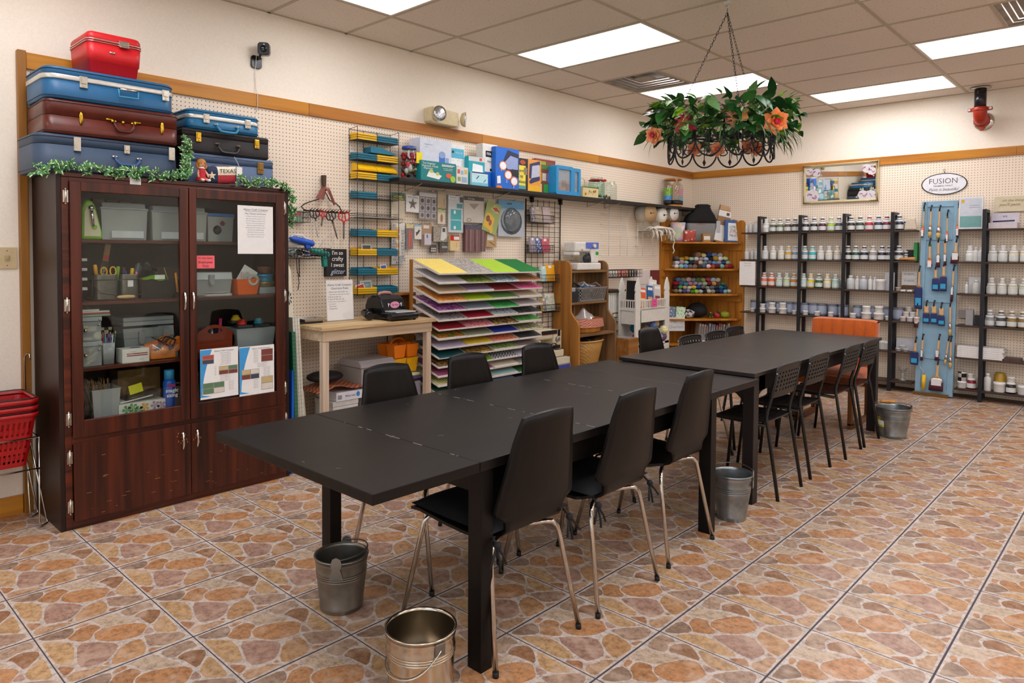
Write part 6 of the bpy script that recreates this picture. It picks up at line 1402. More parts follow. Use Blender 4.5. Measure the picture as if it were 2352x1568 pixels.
# ------------------------------------------------------------------ work desk and what stands on and under it
PINE = wood('#b3977a','#d9c4a6',1,5,.6,.3);PINT = wood('#a8875c','#d8bd8f',1,5,.6,.3);PINZ = wood('#b59a80','#dcc9b2',2,5,.6,.3)
t = thing('work_desk','whitewashed pine work desk along the pegboard right of the cabinet','desk',(.32,-5.33,0))
Y0, Y1 = -5.78, -4.865
obj('desktop',B().box(.06,.565,Y0-.02,Y1+.03,.905,.93),PINT,t,.003)
ap = B();ap.box(.075,.545,Y0,Y0+.02,.835,.9045).box(.525,.545,Y0+.02,Y1-.02,.835,.9045).box(.075,.545,Y1-.02,Y1,.835,.9045)
obj('apron',ap,PINE,t,.002)
for x in(.08,.495):
 for y in(Y0+.002,Y1-.047):obj('leg',B().box(x,x+.045,y,y+.045,0,.834),PINZ,t,.003)
ZD = .931
t = thing('acrylic_sign_stand','clear stand holding the printed Classroom Rules sheet on the desk','sign',(.28,-5.46,ZD))
M = T(.26,-5.46,ZD)@RY(-.06)
rs = B().box(0,.002,-.108,.108,.006,.285,0,M)
for k, (s,z,sz)in enumerate((('Alamo Craft Company',.252,.0215),('Classroom Rules',.228,.021))):rs.text(s,sz,M@Vector((.003,0,z)),U_,W_,1)
for k, s in enumerate(('1. Empty trash buckets after use','   You need to make sure to check','2. Sweep up after use','3. Wipe off table after use',"4. If you use it, don't abuse it",'   or Lose it!','   Thank you!','   Management')):rs.text(s,.0125,M@Vector((.003,-.098,.203-.0165*k)),U_,W_,2,al='LEFT')
obj('sheet',rs,[WP,mat('#4a4a4e',.7),mat('#6a6a6e',.7)],t)
obj('stand',B().box(.0025,.0045,-.11,.11,.002,.29,0,M).box(.0,.065,-.11,.11,.0005,.003,0,M),glass('#ffffff',.04,.1),t)
t = thing('die_cut_machine','black roller die cutting machine with pink badge on the desk','die cutter',(.33,-5.11,ZD))
DK = mat('#111114',.22)
obj('roller_housing',B().prism([(.22,ZD+.002),(.42,ZD+.002),(.425,ZD+.09),(.40,ZD+.145),(.35,ZD+.17),(.29,ZD+.17),(.24,ZD+.145),(.215,ZD+.09)],1,-5.225,-5.01),DK,t,.012)
obj('front_tray',B().prism([(-5.235,ZD+.012),(-5.01,ZD+.012),(-5.01,ZD+.055),(-5.235,ZD+.055)],0,.425,.54).cyl((.535,-5.245,ZD+.035),(.535,-5.0,ZD+.035),.028,None,14),DK,t,.006)
obj('cutting_plate',B().box(.36,.56,-5.20,-5.03,ZD+.057,ZD+.066),mat('#b9bcbc',.2,0,.05),t,.002)
obj('carry_handle',B().tube([(.32,-5.18,ZD+.17),(.32,-5.17,ZD+.185),(.32,-5.13,ZD+.19),(.32,-5.08,ZD+.185),(.32,-5.06,ZD+.168)],.012,8),mat('#b07a70',.4),t)
obj('crank',B().cyl((.3,-5.226,ZD+.06),(.3,-5.29,ZD+.055),.02,None,12).cyl((.3,-5.29,ZD+.05),(.40,-5.31,ZD+.032),.026,.03,14),DK,t)
bd = B();bd.poly([(.4275,-5.115+.042*math.cos(a*PI/12),ZD+.105+.024*math.sin(a*PI/12))for a in range(24)],0)
for s in(-1,1):bd.tube([(.428,-5.115+s*(.05+.012*k/8),ZD+.105+.014*math.sin(k))for k in range(9)],.002,4,1)
bd.text('Big Shot',.018,(.4283,-5.115,ZD+.105),U_,W_,2,shear=.3)
obj('badge',bd,[mat('#d48aa5',.4),mat('#e4e2e4',.4),mat('#6a2a44',.4)],t)
for y in(-5.22,-5.02):obj('foot',B().cyl((.53,y,ZD),(.53,y,ZD+.012),.01),DK,t)
tr = B();tub(tr,.16,.30,-5.765,-5.60,ZD+.012,ZD+.03,.012);tr.box(.14,.29,-5.79,-5.62,ZD+.001,ZD+.0115,1)
one('metal_tray',tr,[mat('#b9b9b6',.25,.8),mat('#151312',.5)],'shallow metal tray on a dark plate at the left end of the desk','tray')
CDR = wood('#8a5520','#ab7434',2,4)
t = thing('plank_tray','deep brown wooden tray frame standing behind the desk right end','frame',(.13,-4.77,0))
b = B().box(.05,.06,-4.90,-4.69,.02,1.10).box(.05,.15,-4.90,-4.88,.02,1.10).box(.05,.15,-4.71,-4.69,.02,1.10).box(.05,.15,-4.88,-4.71,1.08,1.10).box(.05,.15,-4.88,-4.71,.0,.02)
obj('frame',b,CDR,t,.002)
# leaning boards beside the cabinet
t = thing('ironing_board_cover','rolled cream cloth printed with navy flowers standing between cabinet and desk','fabric',(.25,-5.85,0))
def roll(u,v):
 a = 2*PI*u;r = (.05 if v<.93 else .05*(1-(v-.93)*8));return(.22+r*math.cos(a),-5.885+.08*(1-v)+r*1.1*math.sin(a),.02+1.36*v)
b = B();b.grid(roll,20,30)
obj('cloth',b,mat('#d9d4bd',.8,0,.05),t)
fl = B();rn = random.Random(1)
def on(u,v,k=1.0):p = Vector(roll(u,v));c = Vector((.22,-5.885+.08*(1-v),p.z));return c+(p-c)*1.015
for(u0,v0)in((.02,.80),(.97,.55),(.05,.38),(.0,.16)):
 for a in range(8):
  an = a*PI/4;q = [on(u0+.018*math.cos(an),v0+.006*math.sin(an)),on(u0+.07*math.cos(an-.2),v0+.028*math.sin(an-.2)),on(u0+.09*math.cos(an),v0+.036*math.sin(an)),on(u0+.07*math.cos(an+.2),v0+.028*math.sin(an+.2))]
  fl.poly(q)
for v0 in(.68,.46,.27):fl.tube([on(.03+.07*math.sin(k*.7),v0+.012*k-.04)for k in range(8)],.004,5)
obj('flower_print',fl,mat('#26304a',.8),t)
def lean(name,label,x,y0,wd,th,h,m,cat,tilt,deco=None):
 M = T(x,y0,0)@RX(tilt)
 b = B().box(-wd/2,wd/2,0,th,0,h,0,M)
 if deco:deco(b,M,wd,th,h)
 return one(name,b,m,label,cat)
def gridl(b,M,wd,th,h):
 k = 0
 while k*.0254<h:
  b.box(wd/2,wd/2+.0006,0,th,k*.0254,k*.0254+.0012,1,M);k+=1
 b.box(wd/2,wd/2+.0006,th*.3,th*.34,0,h,1,M);b.box(wd/2,wd/2+.0006,th*.66,th*.7,0,h,1,M)
lean('plastic_board','bright blue plastic board leaning at the cabinet side',.33,-5.955,.24,.016,.66,[mat('#1c5ec4',.4)],'board',-.015)
lean('wooden_board','thin ochre wooden board beside the blue plastic one',.34,-5.935,.2,.014,.60,[wood('#b9832f','#cf9a44',2,4)],'board',-.02)
lean('cutting_mat','dark green cutting mat with yellow grid lines leaning by the cabinet',.34,-5.915,.22,.025,.905,[mat('#0f5a48',.5),mat('#7f9a4a',.5)],'cutting mat',.035,gridl)
lean('ruler_bundle','white gridded quilting board leaning beside the green cutting mat',.32,-5.875,.2,.05,.995,[mat('#d8d4c4',.5),mat('#7a786c',.5)],'board',.05,gridl)
lean('fabric_bolt','pale blue fabric wrapped board at the foot of the gridded board',.30,-5.80,.14,.022,.42,[mat('#8fa5c9',.8)],'fabric',.10)
lean('canvas_board','cream stretched board leaning beside the desk leg',.27,-5.775,.16,.02,.5,[mat('#e0d4b8',.8)],'board',.1)
# under the desk
t = one('white_carton',B().box(.22,.44,-5.64,-5.44,.0,.375).box(.218,.442,-5.642,-5.438,.376,.41),mat('#c9c6c2',.5),'white lidded carton on the floor under the desk','carton',None,.003)
pbox('ring_binder','white ring binder with blue circle on its spine lying on the carton',-5.62,-5.41,.47,.2,.45,['#d4d4d8','#3f7fc4','#8a8a90','#26282e'],[('e',.82,.55,.07,.3,1),('r',.05,.2,.2,.7,2),('t','Minky baby',.018,.52,.5,3)],'binder',.412)
fb = B();fb.grid(lambda u,v:(.16+.30*v,-5.73+.43*u,.475+.035*math.sin(PI*u)+.02*math.sin(8*u)*v-.16*max(0,u-.75)*4*v),16,10)
one('folded_fabric',fb,printed('#8a2f22','#c9845a',46,'checks'),'red and orange plaid fabric draped over the binder under the desk','fabric')
one('black_pouch',B().ball((.28,-5.60,.56),.12,14,8,0,.9,1.1,.32),mat('#121113',.7),'black zip pouch on the plaid fabric under the desk','pouch')
t = thing('storage_tub','clear storage tub with rounded lid holding striped papers under the desk','storage tub',(.3,-5.25,0))
b = B();tub(b,.16,.42,-5.40,-5.12,.30,.60,.01);obj('body',b,glass('#e4e0dc',.35,.1,.15),t)
obj('lid',B().prism([(.15,.606),(.43,.606),(.43,.63),(.40,.655),(.18,.655),(.15,.63)],1,-5.41,-5.11),glass('#dcd8d8',.5,.1,.15),t,.006)
obj('contents',B().box(.2,.40,-5.38,-5.14,.31,.5,0).box(.401,.405,-5.28,-5.2,.42,.58,1).box(.401,.405,-5.36,-5.24,.53,.58,2),[printed('#b8a08a','#e0d4c4',30,'stripesy'),mat('#3a5a5a',.5),mat('#4a4450',.5)],t)
obj('support_crate',B().box(.17,.41,-5.39,-5.13,0,.298),mat('#8f8a86',.6),t)
def tote2(label,z0,h,c,y0,y1):
 t = thing('caddy',label,'caddy',(.33,(y0+y1)/2,z0),0,'stacked plastic caddies under the desk')
 m = mat(c,.4);b = B();yc = (y0+y1)/2
 tub(b,.20,.30,y0,yc-.004,z0+.001,z0+h,.01,.003);tub(b,.20,.30,yc+.004,y1,z0+.001,z0+h,.01,.003);tub(b,.309,.41,y0,yc-.004,z0+.001,z0+h,.01,.003);tub(b,.309,.41,yc+.004,y1,z0+.001,z0+h,.01,.003)
 obj('compartments',b,m,t)
 obj('carry_handle',B().tube([(.305,y0+.04,z0+h),(.305,y0+.07,z0+h+.03),(.305,yc,z0+h+.038),(.305,y1-.07,z0+h+.03),(.305,y1-.04,z0+h)],.009,8),m,t)
tote2('yellow four part craft caddy under the desk, lower of the pair',.53,.105,'#e8ac0c',-5.10,-4.885)
tote2('orange four part craft caddy with arched handle, stacked on the yellow one',.64,.095,'#ea7a0e',-5.105,-4.88)
t = thing('drawer_unit','clear drawers with purple top under the desk right end','drawers',(.3,-5.0,0))
obj('top',B().box(.18,.44,-5.12,-4.875,.48,.505),mat('#5a4684',.5),t,.003)
for z in(.02,.25):obj('drawer',B().box(.185,.435,-5.115,-4.88,z,z+.21).box(.435,.45,-4.98,-4.93,z+.09,z+.12),glass('#d4cfdc',.45,.1,.15),t,.003)
pb = B();rn = random.Random(4)
for k in range(6):pb.box(-.08,.08,-.05,.05,0,.0025,k%3,T(.36,-4.94,.506+.0026*k)@RZ(rn.uniform(-.2,.2)))
one('paper_pad',pb,[mat('#e0d84a',.6),mat('#a8c83a',.6),mat('#e6e4da',.6)],'loose yellow and green papers on the purple topped drawers','paper')
# ------------------------------------------------------------------ paper rack: sloping trays, four columns
t = thing('paper_rack','sloping tray rack for scrapbook paper against the left wall','rack',(.42,-4.25,0))
CY = [-4.845,-4.553,-4.259,-3.965,-3.672];XF, XB = .592, .285
TRY = mat('#b3aaa0',.6)
rows = 16;zf = lambda r:1.268-.0688*r;RISE = .10
for r in range(rows):
 b = B();z = zf(r)-.016
 b.prism([(XF+.004,z-.004),(XF+.004,z),(XB,z+RISE),(XB,z+RISE-.004)],1,CY[0],CY[4])
 obj('tray_row',b,TRY,t)
sp = B()
for y in CY:sp.box(XB-.02,XB+.01,y-.006,y+.006,0,1.36)
obj('uprights',sp,CDR,t);obj('side_panel',B().box(XB-.03,XB+.2,CY[4]+.004,CY[4]+.014,0,.55),CDR,t)
PC = [[('#ecd36b',),('#c9c6c8',),('#b89e7f',),('#d97a1c','#e2a95a','noise','orange mottled'),('#7a1f78','#b57ab5','noise','purple patterned'),('#2c2628','#8a8284','spots','black dotted'),('#8f1226',),('#1f7a2a','#d8641c','noise','green to orange'),('#aea3b4',),('#0a4a4c',),('#3f2a14','#a5814a','noise','leopard brown'),('#9c4f72',),('#9c9a4a','#cfcb9a','stripesy','olive striped'),('#2d5a40',),('#5a1520',),('#7a7470',)],[('#8d867e','#b5aea6','noise','grey newsprint'),('#5a6a1c','#8a9a4a','noise','olive leafy'),('#a8304a','#7fa5cf','stripesx','red and blue striped'),('#a9c41c',),('#6a7684','#9aa4b0','stripesx','slate striped'),('#a01030',),('#b51a34','#d98a94','spots','red dotted'),('#a8845a','#5a8a7a','stripesx','chevron tan'),('#d8b42c',),('#5a431c','#a8843a','noise','brown animal print'),('#6f9a1c',),('#8a3a5a',),('#b0a89a',),('#4a6a8a',),('#8a8078',),('#3a4a3a',)],[('#a8cf34',),('#c2bcc4','#3f8a8f','noise','pale grey and teal'),('#7a1420','#9a2a34','noise','dark crimson'),('#6fa055',),('#1f8a3c','#4aa85a','noise','emerald'),('#1f66b0','#cfd8e0','spots','blue flowered'),('#1a1612','#b08a4a','noise','black and gold'),('#23379a',),('#c8371c','#e08a6a','spots','coral printed'),('#5f7a3a','#9aae6a','noise','moss green'),('#22242a','#c9ccd0','checks','black and white dotted'),('#cfc6b2',),('#9fc4c4',),('#8fa8c0',),('#5a6a8a',),('#6a5a4a',)],[('#14742f',),('#a0714a',),('#c2185a','#d86a94','spots','magenta'),('#c9a078','#e6dfd2','stripesx','orange and white patched'),('#a39a9a','#c2b8b6','stripesx','grey striped'),('#15161a','#5a5e62','noise','black'),('#3f9a3f','#7ac06a','noise','leaf green'),('#5f6f3f','#b0a880','noise','camouflage green'),('#33363c',),('#6f6460','#a09490','stripesx','taupe striped'),('#b4b2c4',),('#9a9690',),('#2c6a35',),('#1f2454',),('#4a3a5a',),('#8a8a7a',)]]
PNM = [['pale yellow','pale grey','tan','','','','crimson','','lavender grey','dark teal','','mauve','','dark green','dark red','grey'],['','','','lime','','crimson','','','golden yellow','','green','plum','stone','steel blue','grey','dark green'],['light lime','','','soft green','','','','royal blue','','','','cream','pale aqua','light blue','slate','brown'],['deep green','kraft brown','','','','','','','charcoal','','lilac grey','grey','dark green','navy','violet','khaki']]
RW = ['top','second','third','fourth','fifth','sixth','seventh','eighth','ninth','tenth','eleventh','twelfth','thirteenth','fourteenth','fifteenth','sixteenth']
CN = ['leftmost','second','third','rightmost']
rn = random.Random(12)
PSL = mat('#cfc8be',.6)
for c in range(4):
 for r in range(14):
  p = PC[c][r];y0, y1 = CY[c]+.007, CY[c+1]-.003;th = rn.uniform(.008,.016);z = zf(r)-.0155
  dy = rn.uniform(-.004,.004);fx = XF+rn.uniform(-.01,.012)
  sl = RISE/(XB-XF);zz = lambda x:z+sl*(x-XF)+.0006
  b = B();n = 8
  sag = lambda u:.004*math.sin(PI*u)
  top, bot = [], []
  for k in range(n+1):
   x = XB+.005+(fx-XB-.005)*k/n;drop = -.006*max(0,k/n-.75)*4
   top.append((x,zz(x)+th+drop*.5));bot.append((x,zz(x)))
  b.prism(bot+top[::-1],1,y0+dy,y1+dy,0)
  # side faces keep paper-edge colour
  m = printed(p[0],p[1],{'stripesx':14,'stripesy':14,'checks':60}.get(p[2],45),p[2])if len(p)>1 else mat(p[0],.55,0,.04)
  for fi in range(2):b.m[fi] = 1
  b.m[2+n] = 1
  one('paper_stack',b,[m,PSL],'%s paper stack in the %s row, %s column of the paper rack'%(p[3]if len(p)>1 else PNM[c][r],RW[r],CN[c]),'paper','scrapbook paper stacks in the rack')
  # ------------------------------------------------------------------ black grid wall with packs
t = thing('grid_wall','tall black wire grid panel with clip-on baskets on the left wall','grid panel',(.03,-2.98,.6))
f = B();y0, y1 = -3.245, -2.725
for k in range(7):y = y0+(y1-y0)*k/6;f.tube([(.022,y,.62),(.022,y,1.93)],.0025 if 0<k<6 else .006,5)
for k in range(27):z = .64+.049*k;f.tube([(.026,y0,z),(.026,y1,z)],.0022,5)
obj('wire_grid',f,BW,t)
for y in(-3.16,y1):obj('wall_bracket',B().box(.008,.04,y-.012,y+.012,1.90,1.955).box(.008,.028,y-.022,y+.022,1.93,1.955),BW,t)
def pack(label,y,z,w,h,cols,x=.07,tilt=0,kind='multi'):
 M = T(x,y,z)@RX(tilt)@RY(-.12)
 b = B().box(-.012,.012,-w/2,w/2,0,h,0,M).box(.0121,.0124,-w*.18,w*.18,h*.8,h*.95,1,M)
 one('fabric_pack',b,[cols,mat('#e6e4de',.5)],label,'fabric','folded fabric packs on the grid panel')
for k, (z,a,b2)in enumerate(((1.70,-3.235,-2.935),(1.413,-3.25,-2.945),(1.13,-3.08,-2.86),(.84,-3.08,-2.84))):
 wire_basket('black clip-on wire basket, %s on the grid panel'%('topmost','second down','third down','lowest')[k],.03,.125,a,b2,z,z+.075,14,BW,'wire_basket')
pack('white flowered fabric pack in the topmost grid basket',-3.13,1.71,.12,.15,printed('#e4dcd4','#c9b89a',60,'spots'))
pack('pale pink fabric pack in the topmost grid basket',-2.995,1.71,.115,.15,mat('#e2cdca',.7))
pack('grey plum fabric pack at the left of the topmost grid basket',-3.21,1.71,.05,.14,printed('#6a5560','#b8aab0',60,'spots'),.085)
pack('white and navy fabric pack in the second grid basket',-3.12,1.423,.10,.14,printed('#d9dce2','#4a5a8a',50,'spots'),.07,.08)
pack('deep red dotted fabric pack in the second grid basket',-3.0,1.423,.11,.135,printed('#a81f35','#c25a68',60,'spots'),.07,.12)
pack('grey fabric pack at the left of the second grid basket',-3.215,1.423,.07,.14,mat('#9a8f94',.7),.085)
pack('golden yellow fabric pack with white label in the third grid basket',-2.935,1.14,.135,.16,mat('#e8a30c',.7))
pack('mint striped fabric pack in the third grid basket',-3.04,1.14,.07,.15,printed('#9ac9c4','#d0e2de',30,'stripesy'),.075)
pack('multicoloured print fabric pack in the lowest grid basket',-2.94,.85,.15,.17,printed('#dfe6c8','#5a8ac0',40,'multi'),.07)
pack('yellow and blue striped fabric pack in the lowest grid basket',-3.045,.85,.06,.13,printed('#d8b23a','#4a6ab0',30,'stripesy'),.085)
# ------------------------------------------------------------------ rustic wooden shelf, baskets, sewing machines
BRN2 = wood('#6f5236','#97714a',2,4,.7,.2);BRNY = wood('#6a4c30','#8f6a44',1,4,.7,.2);ORE = wood('#8a5724','#b07a3a',2,4,.6,.2)
t = thing('rustic_shelf','weathered wooden shelf unit with curved sides below the long black shelf','shelf unit',(.17,-2.51,0))
Y0, Y1 = -2.84, -2.20
side = [(.03,0),(.355,0),(.355,.70)]+[(.355-.105*(1-math.cos(k*PI/8))/2,.70+.16*k/8)for k in range(1,9)]+[(.25,1.24),(.245,1.29),(.225,1.325),(.19,1.34),(.03,1.34)]
for y, i in((Y0,0),(Y1-.025,1)):
 obj('side_panel',B().prism([(a,c)for a,c in side],1,y,y+.025,0),ORE if i==0 else BRN2,t,.003)
for z, x in((1.245,.245),(.93,.245),(.62,.345),(.30,.345),(.05,.345)):obj('shelf',B().box(.035,x,Y0+.026,Y1-.026,z-.022,z),BRNY,t,.002)
obj('back_panel',B().box(.031,.04,Y0+.026,Y1-.026,.03,1.22),BRN2,t);obj('divider',B().box(.041,.06,-2.54,-2.52,.31,1.22),mat('#a89878',.7),t)
WHT = mat('#dcd8ce',.35)
def sewing(label,y,z,s,body,panel,kind):
 """upright machine seen from its side: base, column, arm, head"""
 t = thing('sewing_machine',label,'sewing machine',(.16,y,z));P = lambda u:y+u*s;H = lambda v:z+v*s
 obj('base',B().box(.05,.25,P(-.2),P(.2),H(.002),H(.075)),body,t,.012)
 obj('column',B().box(.07,.22,P(.06),P(.2),H(.076),H(.27)),body,t,.015)
 obj('arm',B().box(.07,.22,P(-.2),P(.0595),H(.185),H(.29)),body,t,.018)
 obj('head_cover',B().box(.075,.215,P(-.215),P(-.12),H(.15),H(.184)),body,t,.01)
 dl = B()
 if kind==0:
  dl.box(.2205,.223,P(-.03),P(.19),H(.22),H(.285),0);obj('panel',dl,mat('#5a6fc0',.4),t)
  obj('dial',B().cyl((.223,P(.10),H(.25)),(.245,P(.10),H(.25)),.02*s),WHT,t);obj('dial',B().cyl((.2205,P(-.09),H(.215)),(.24,P(-.09),H(.215)),.015*s),WHT,t)
  obj('sticker',B().box(.2205,.2215,P(.14),P(.19),H(.155),H(.19)),mat('#1f9a4a',.5),t)
 else:
  dl.box(.2205,.223,P(-.12),P(.12),H(.235),H(.275),0).box(.2205,.223,P(.13),P(.17),H(.21),H(.275),0).box(.2205,.223,P(.05),P(.17),H(.085),H(.12),0)
  dl.box(.223,.2235,P(-.12),P(.12),H(.233),H(.237),1);obj('panel',dl,[mat('#1a1719',.4),mat('#8a2a2a',.5)],t)
  obj('dial',B().cyl((.2205,P(.12),H(.18)),(.245,P(.12),H(.18)),.026*s,.022*s,18),mat('#a8a8a8',.25,.8),t)
  obj('spool_pin',B().cyl((.15,P(-.02),H(.285)),(.15,P(-.02),H(.33)),.006).lathe([(.02,0),(.024,.006),(.001,.008)],(.15,P(-.02),H(.325)),14),body,t)
 obj('needle_bar',B().cyl((.15,P(-.165),H(.09)),(.15,P(-.165),H(.151)),.006*s).box(.13,.17,P(-.18),P(-.15),H(.095),H(.1)),NICK,t)
 return t
sewing('white sewing machine with blue panel on top of the rustic shelf',-2.53,1.246,.98,WHT,0,0)
mk = B().ball((.215,-2.535,1.36),.06,12,8,0,.5,1,.75)
for k in range(7):mk.tube([(.235,-2.585+.012*k+.02*math.sin(q*.5+k),1.37+.05*math.cos(q*.45+k*.4))for q in range(12)],.0035,5,0)
one('foot_pedal',mk,mat('#26262b',.5),'dark foot pedal with coiled cord hung in the white sewing machine','pedal')
sg = sewing('cream older sewing machine with black dials before the paper rack',-3.12,.42,.95,mat('#cfc4a6',.4),1,1)
one('machine_stand',B().box(.06,.28,-3.33,-2.90,.0,.30).box(.05,.30,-3.34,-2.89,.301,.36).box(.3005,.302,-3.1,-2.9,.31,.352,1).box(.055,.29,-3.34,-2.89,.361,.419,2),[mat('#8f8a80',.6),mat('#3a3f94',.5),mat('#d0c8b0',.5)],'boxed stand under the cream sewing machine','stand')
cb = B()
for k in range(4):cb.tube([(.24,-3.09+.05*math.sin(q*.6+k)+.03*k/3,.52+.04*math.cos(q*.6+k*1.1))for q in range(10)],.003,5)
one('coiled_cable',cb.tube([(.24,-3.05,.50),(.245,-2.98,.49),(.246,-2.95,.45),(.247,-2.93,.422)],.003,5),mat('#15130f',.5),'black cord looped on the cream sewing machine','cord')
def basket(label,c,r0,r1,h,m,name='basket',sx=.7,rim=None,n=28):
 t = thing(name,label,'basket',c)
 obj('body',B().lathe([(r0,.001),(r0*1.04,.02),((r0+r1)/2*1.02,h*.55),(r1,h),(r1*.97,h),(r0*.93,.03),(.001,.02)],c,n,0,sx=sx,cap1=False),m,t)
 if rim:obj('rim',B().tube([(c[0]+sx*r1*math.cos(a*2*PI/24),c[1]+r1*math.sin(a*2*PI/24),c[2]+h+.002*math.sin(a*3))for a in range(24)],.009,6,0,True),rim,t)
 return t
WK = printed('#8f6328','#c79a52',85,'checks')
basket('tall tan wicker basket on the lower shelf of the rustic unit',(.20,-2.53,.302),.17,.235,.235,WK,'wicker_basket',.62,mat('#c2924a',.6))
wp = B();rn = random.Random(3)
for k in range(7):wp.box(-.05,.05,-.07,.07,-.006,.006,k%2,T(.2,-2.65+.035*k,.52+.004*k)@RX(rn.uniform(-.5,.5))@RZ(rn.uniform(0,2)))
one('wood_scraps',wp,[mat('#6a5548',.7),mat('#4a3a34',.7)],'bundle of dark flat pieces in the tall wicker basket','supplies')
t = basket('oval wooden basket with a red gingham skirt on the rustic shelf',(.20,-2.53,.621),.19,.215,.13,wood('#a8691f','#c9893a',2,5),'skirted_basket',.62)
def skirt(u,v):a = 2*PI*u;r = .225+.006*math.sin(26*a)*v+.012*v;return(.20+.64*r*math.cos(a),-2.53+r*math.sin(a),.765-.085*v)
obj('gingham_skirt',B().grid(skirt,104,5),printed('#8f2a1c','#dca58a',95,'checks'),t)
one('plastic_bag',B().grid(lambda u,v:(.13+.16*v,-2.68+.22*u,.76+.10*math.sin(PI*u)*math.sin(PI*v)+.012*math.sin(11*u+6*v)),12,9),glass('#f4f4f4',.3,.25,.1),'clear plastic bag bulging out of the gingham skirted basket','bag')
t = thing('lattice_basket','grey plastic lattice basket on the upper shelf of the rustic unit','basket',(.16,-2.45,.931))
def lt(u,v):a, c = .21+.03*v, .09+.02*v;q = rrect(2*c,2*a,.03,6);k = u*len(q);i = int(k)%len(q);j = (i+1)%len(q);f = k-int(k);return(.15+q[i][0]*(1-f)+q[j][0]*f,-2.45+q[i][1]*(1-f)+q[j][1]*f,.933+.135*v)
lb = B();q = [rrect(.18+.04*v,.42+.06*v,.03,3,.15,-2.45)for v in(0,.12,.24,.36,.48,.6,.72,.86,1)]
def dens(r):
 o = []
 for i in range(len(r)):
  p, e = Vector(r[i]), Vector(r[(i+1)%len(r)]);m = max(1,round((e-p).length/.014));o+=[p.lerp(e,j/m)for j in range(m)]
 return o
base = [dens(rrect(.18,.42,.03,3))];nn = len(base[0]);bs = len(lb.v)
for k in range(9):
 v = k/8
 for p in base[0]:lb.v.append(Vector((.15+p.x*(1+.2*v),-2.45+p.y*(1+.13*v),.933+.135*v)))
for k in range(8):
 for i in range(nn):
  if 1<=k<7 and(i+k)%2==0:continue
  j = (i+1)%nn;lb.face((k*nn+i,k*nn+j,(k+1)*nn+j,(k+1)*nn+i))
lb.face(list(range(nn)))
o = obj('body',lb,mat('#7f7b76',.45),t);md = o.modifiers.new('thickness','SOLIDIFY');md.thickness = .0025
obj('rim',B().tube([(.15+p.x*1.2,-2.45+p.y*1.13,1.068)for p in base[0][::2]],.006,6,0,True),mat('#8a8681',.45),t)
pk = B();rn = random.Random(8)
for k in range(9):pk.box(-.045,.045,-.05,.05,-.005,.005,k%4,T(.15+rn.uniform(-.03,.03),-2.58+.03*k,1.06+rn.uniform(0,.04))@RX(rn.uniform(-.6,.6))@RY(rn.uniform(-.5,.5)))
one('trim_packets',pk,[mat('#8a7a74',.5),glass('#ffffff',.5,.2),mat('#3a6a9a',.5),mat('#d8d4d0',.5)],'heap of lace and trim packets in the grey lattice basket','supplies')
one('supply_cup',B().box(.08,.235,-2.81,-2.70,.931,1.035).box(.1,.22,-2.79,-2.72,1.036,1.075,1),[mat('#1b1e26',.5),mat('#b8bcc0',.3,.5)],'navy cup of small metal tools beside the grey lattice basket','cup',None,.004)
one('glass_vase',B().lathe([(.04,.001),(.05,.02),(.045,.07),(.03,.10)],(.10,-2.86+.08,1.246),18,0,cap1=False),glass('#f2f4f2',0,.15),'small clear glass vase left of the white sewing machine','vase')
# reel rack on the wall
wire_basket('black wire basket of thread cards on the wall right of the rustic shelf',.012,.14,-2.06,-1.385,1.155,1.235,22,BW)
rn = random.Random(5)
for k in range(13):
 y = -2.03+.05*k;c = (('#e6e2dc','#2a3a6a','navy on white'),('#dfe2e2','#3a5a4a','green on white'),('#e4e4e0','#b8a52a','yellow on white'),('#d8d8dc','#1a1a1c','black on white'),('#e0661c','#f2efe8','orange'),('#c4285a','#e8a51c','magenta'),('#e0661c','#e8e4da','bright orange'),('#17171a','#e0e0e0','black'),('#17171a','#e0e0e0','black and white'))[(0,1,2,3,0,4,5,6,4,7,8,7,8)[k]]
 b = B().lathe([(.001,-.006),(.036,-.006),(.036,.006),(.001,.006)],(.09,y,1.195),14,0,(.8,.6,0)).lathe([(.001,.0065),(.022,.0065),(.001,.0075)],(.09,y,1.195),14,1,(.8,.6,0)).lathe([(.001,-.0065),(.022,-.0065),(.001,-.0075)],(.09,y,1.195),14,1,(-.8,-.6,0))
 one('thread_card',b,[mat(c[0],.5),mat(c[1],.5)],'%s round thread card, %s from the left in the wall basket'%(c[2],ORD[k]),'thread','round thread cards in the wall basket')
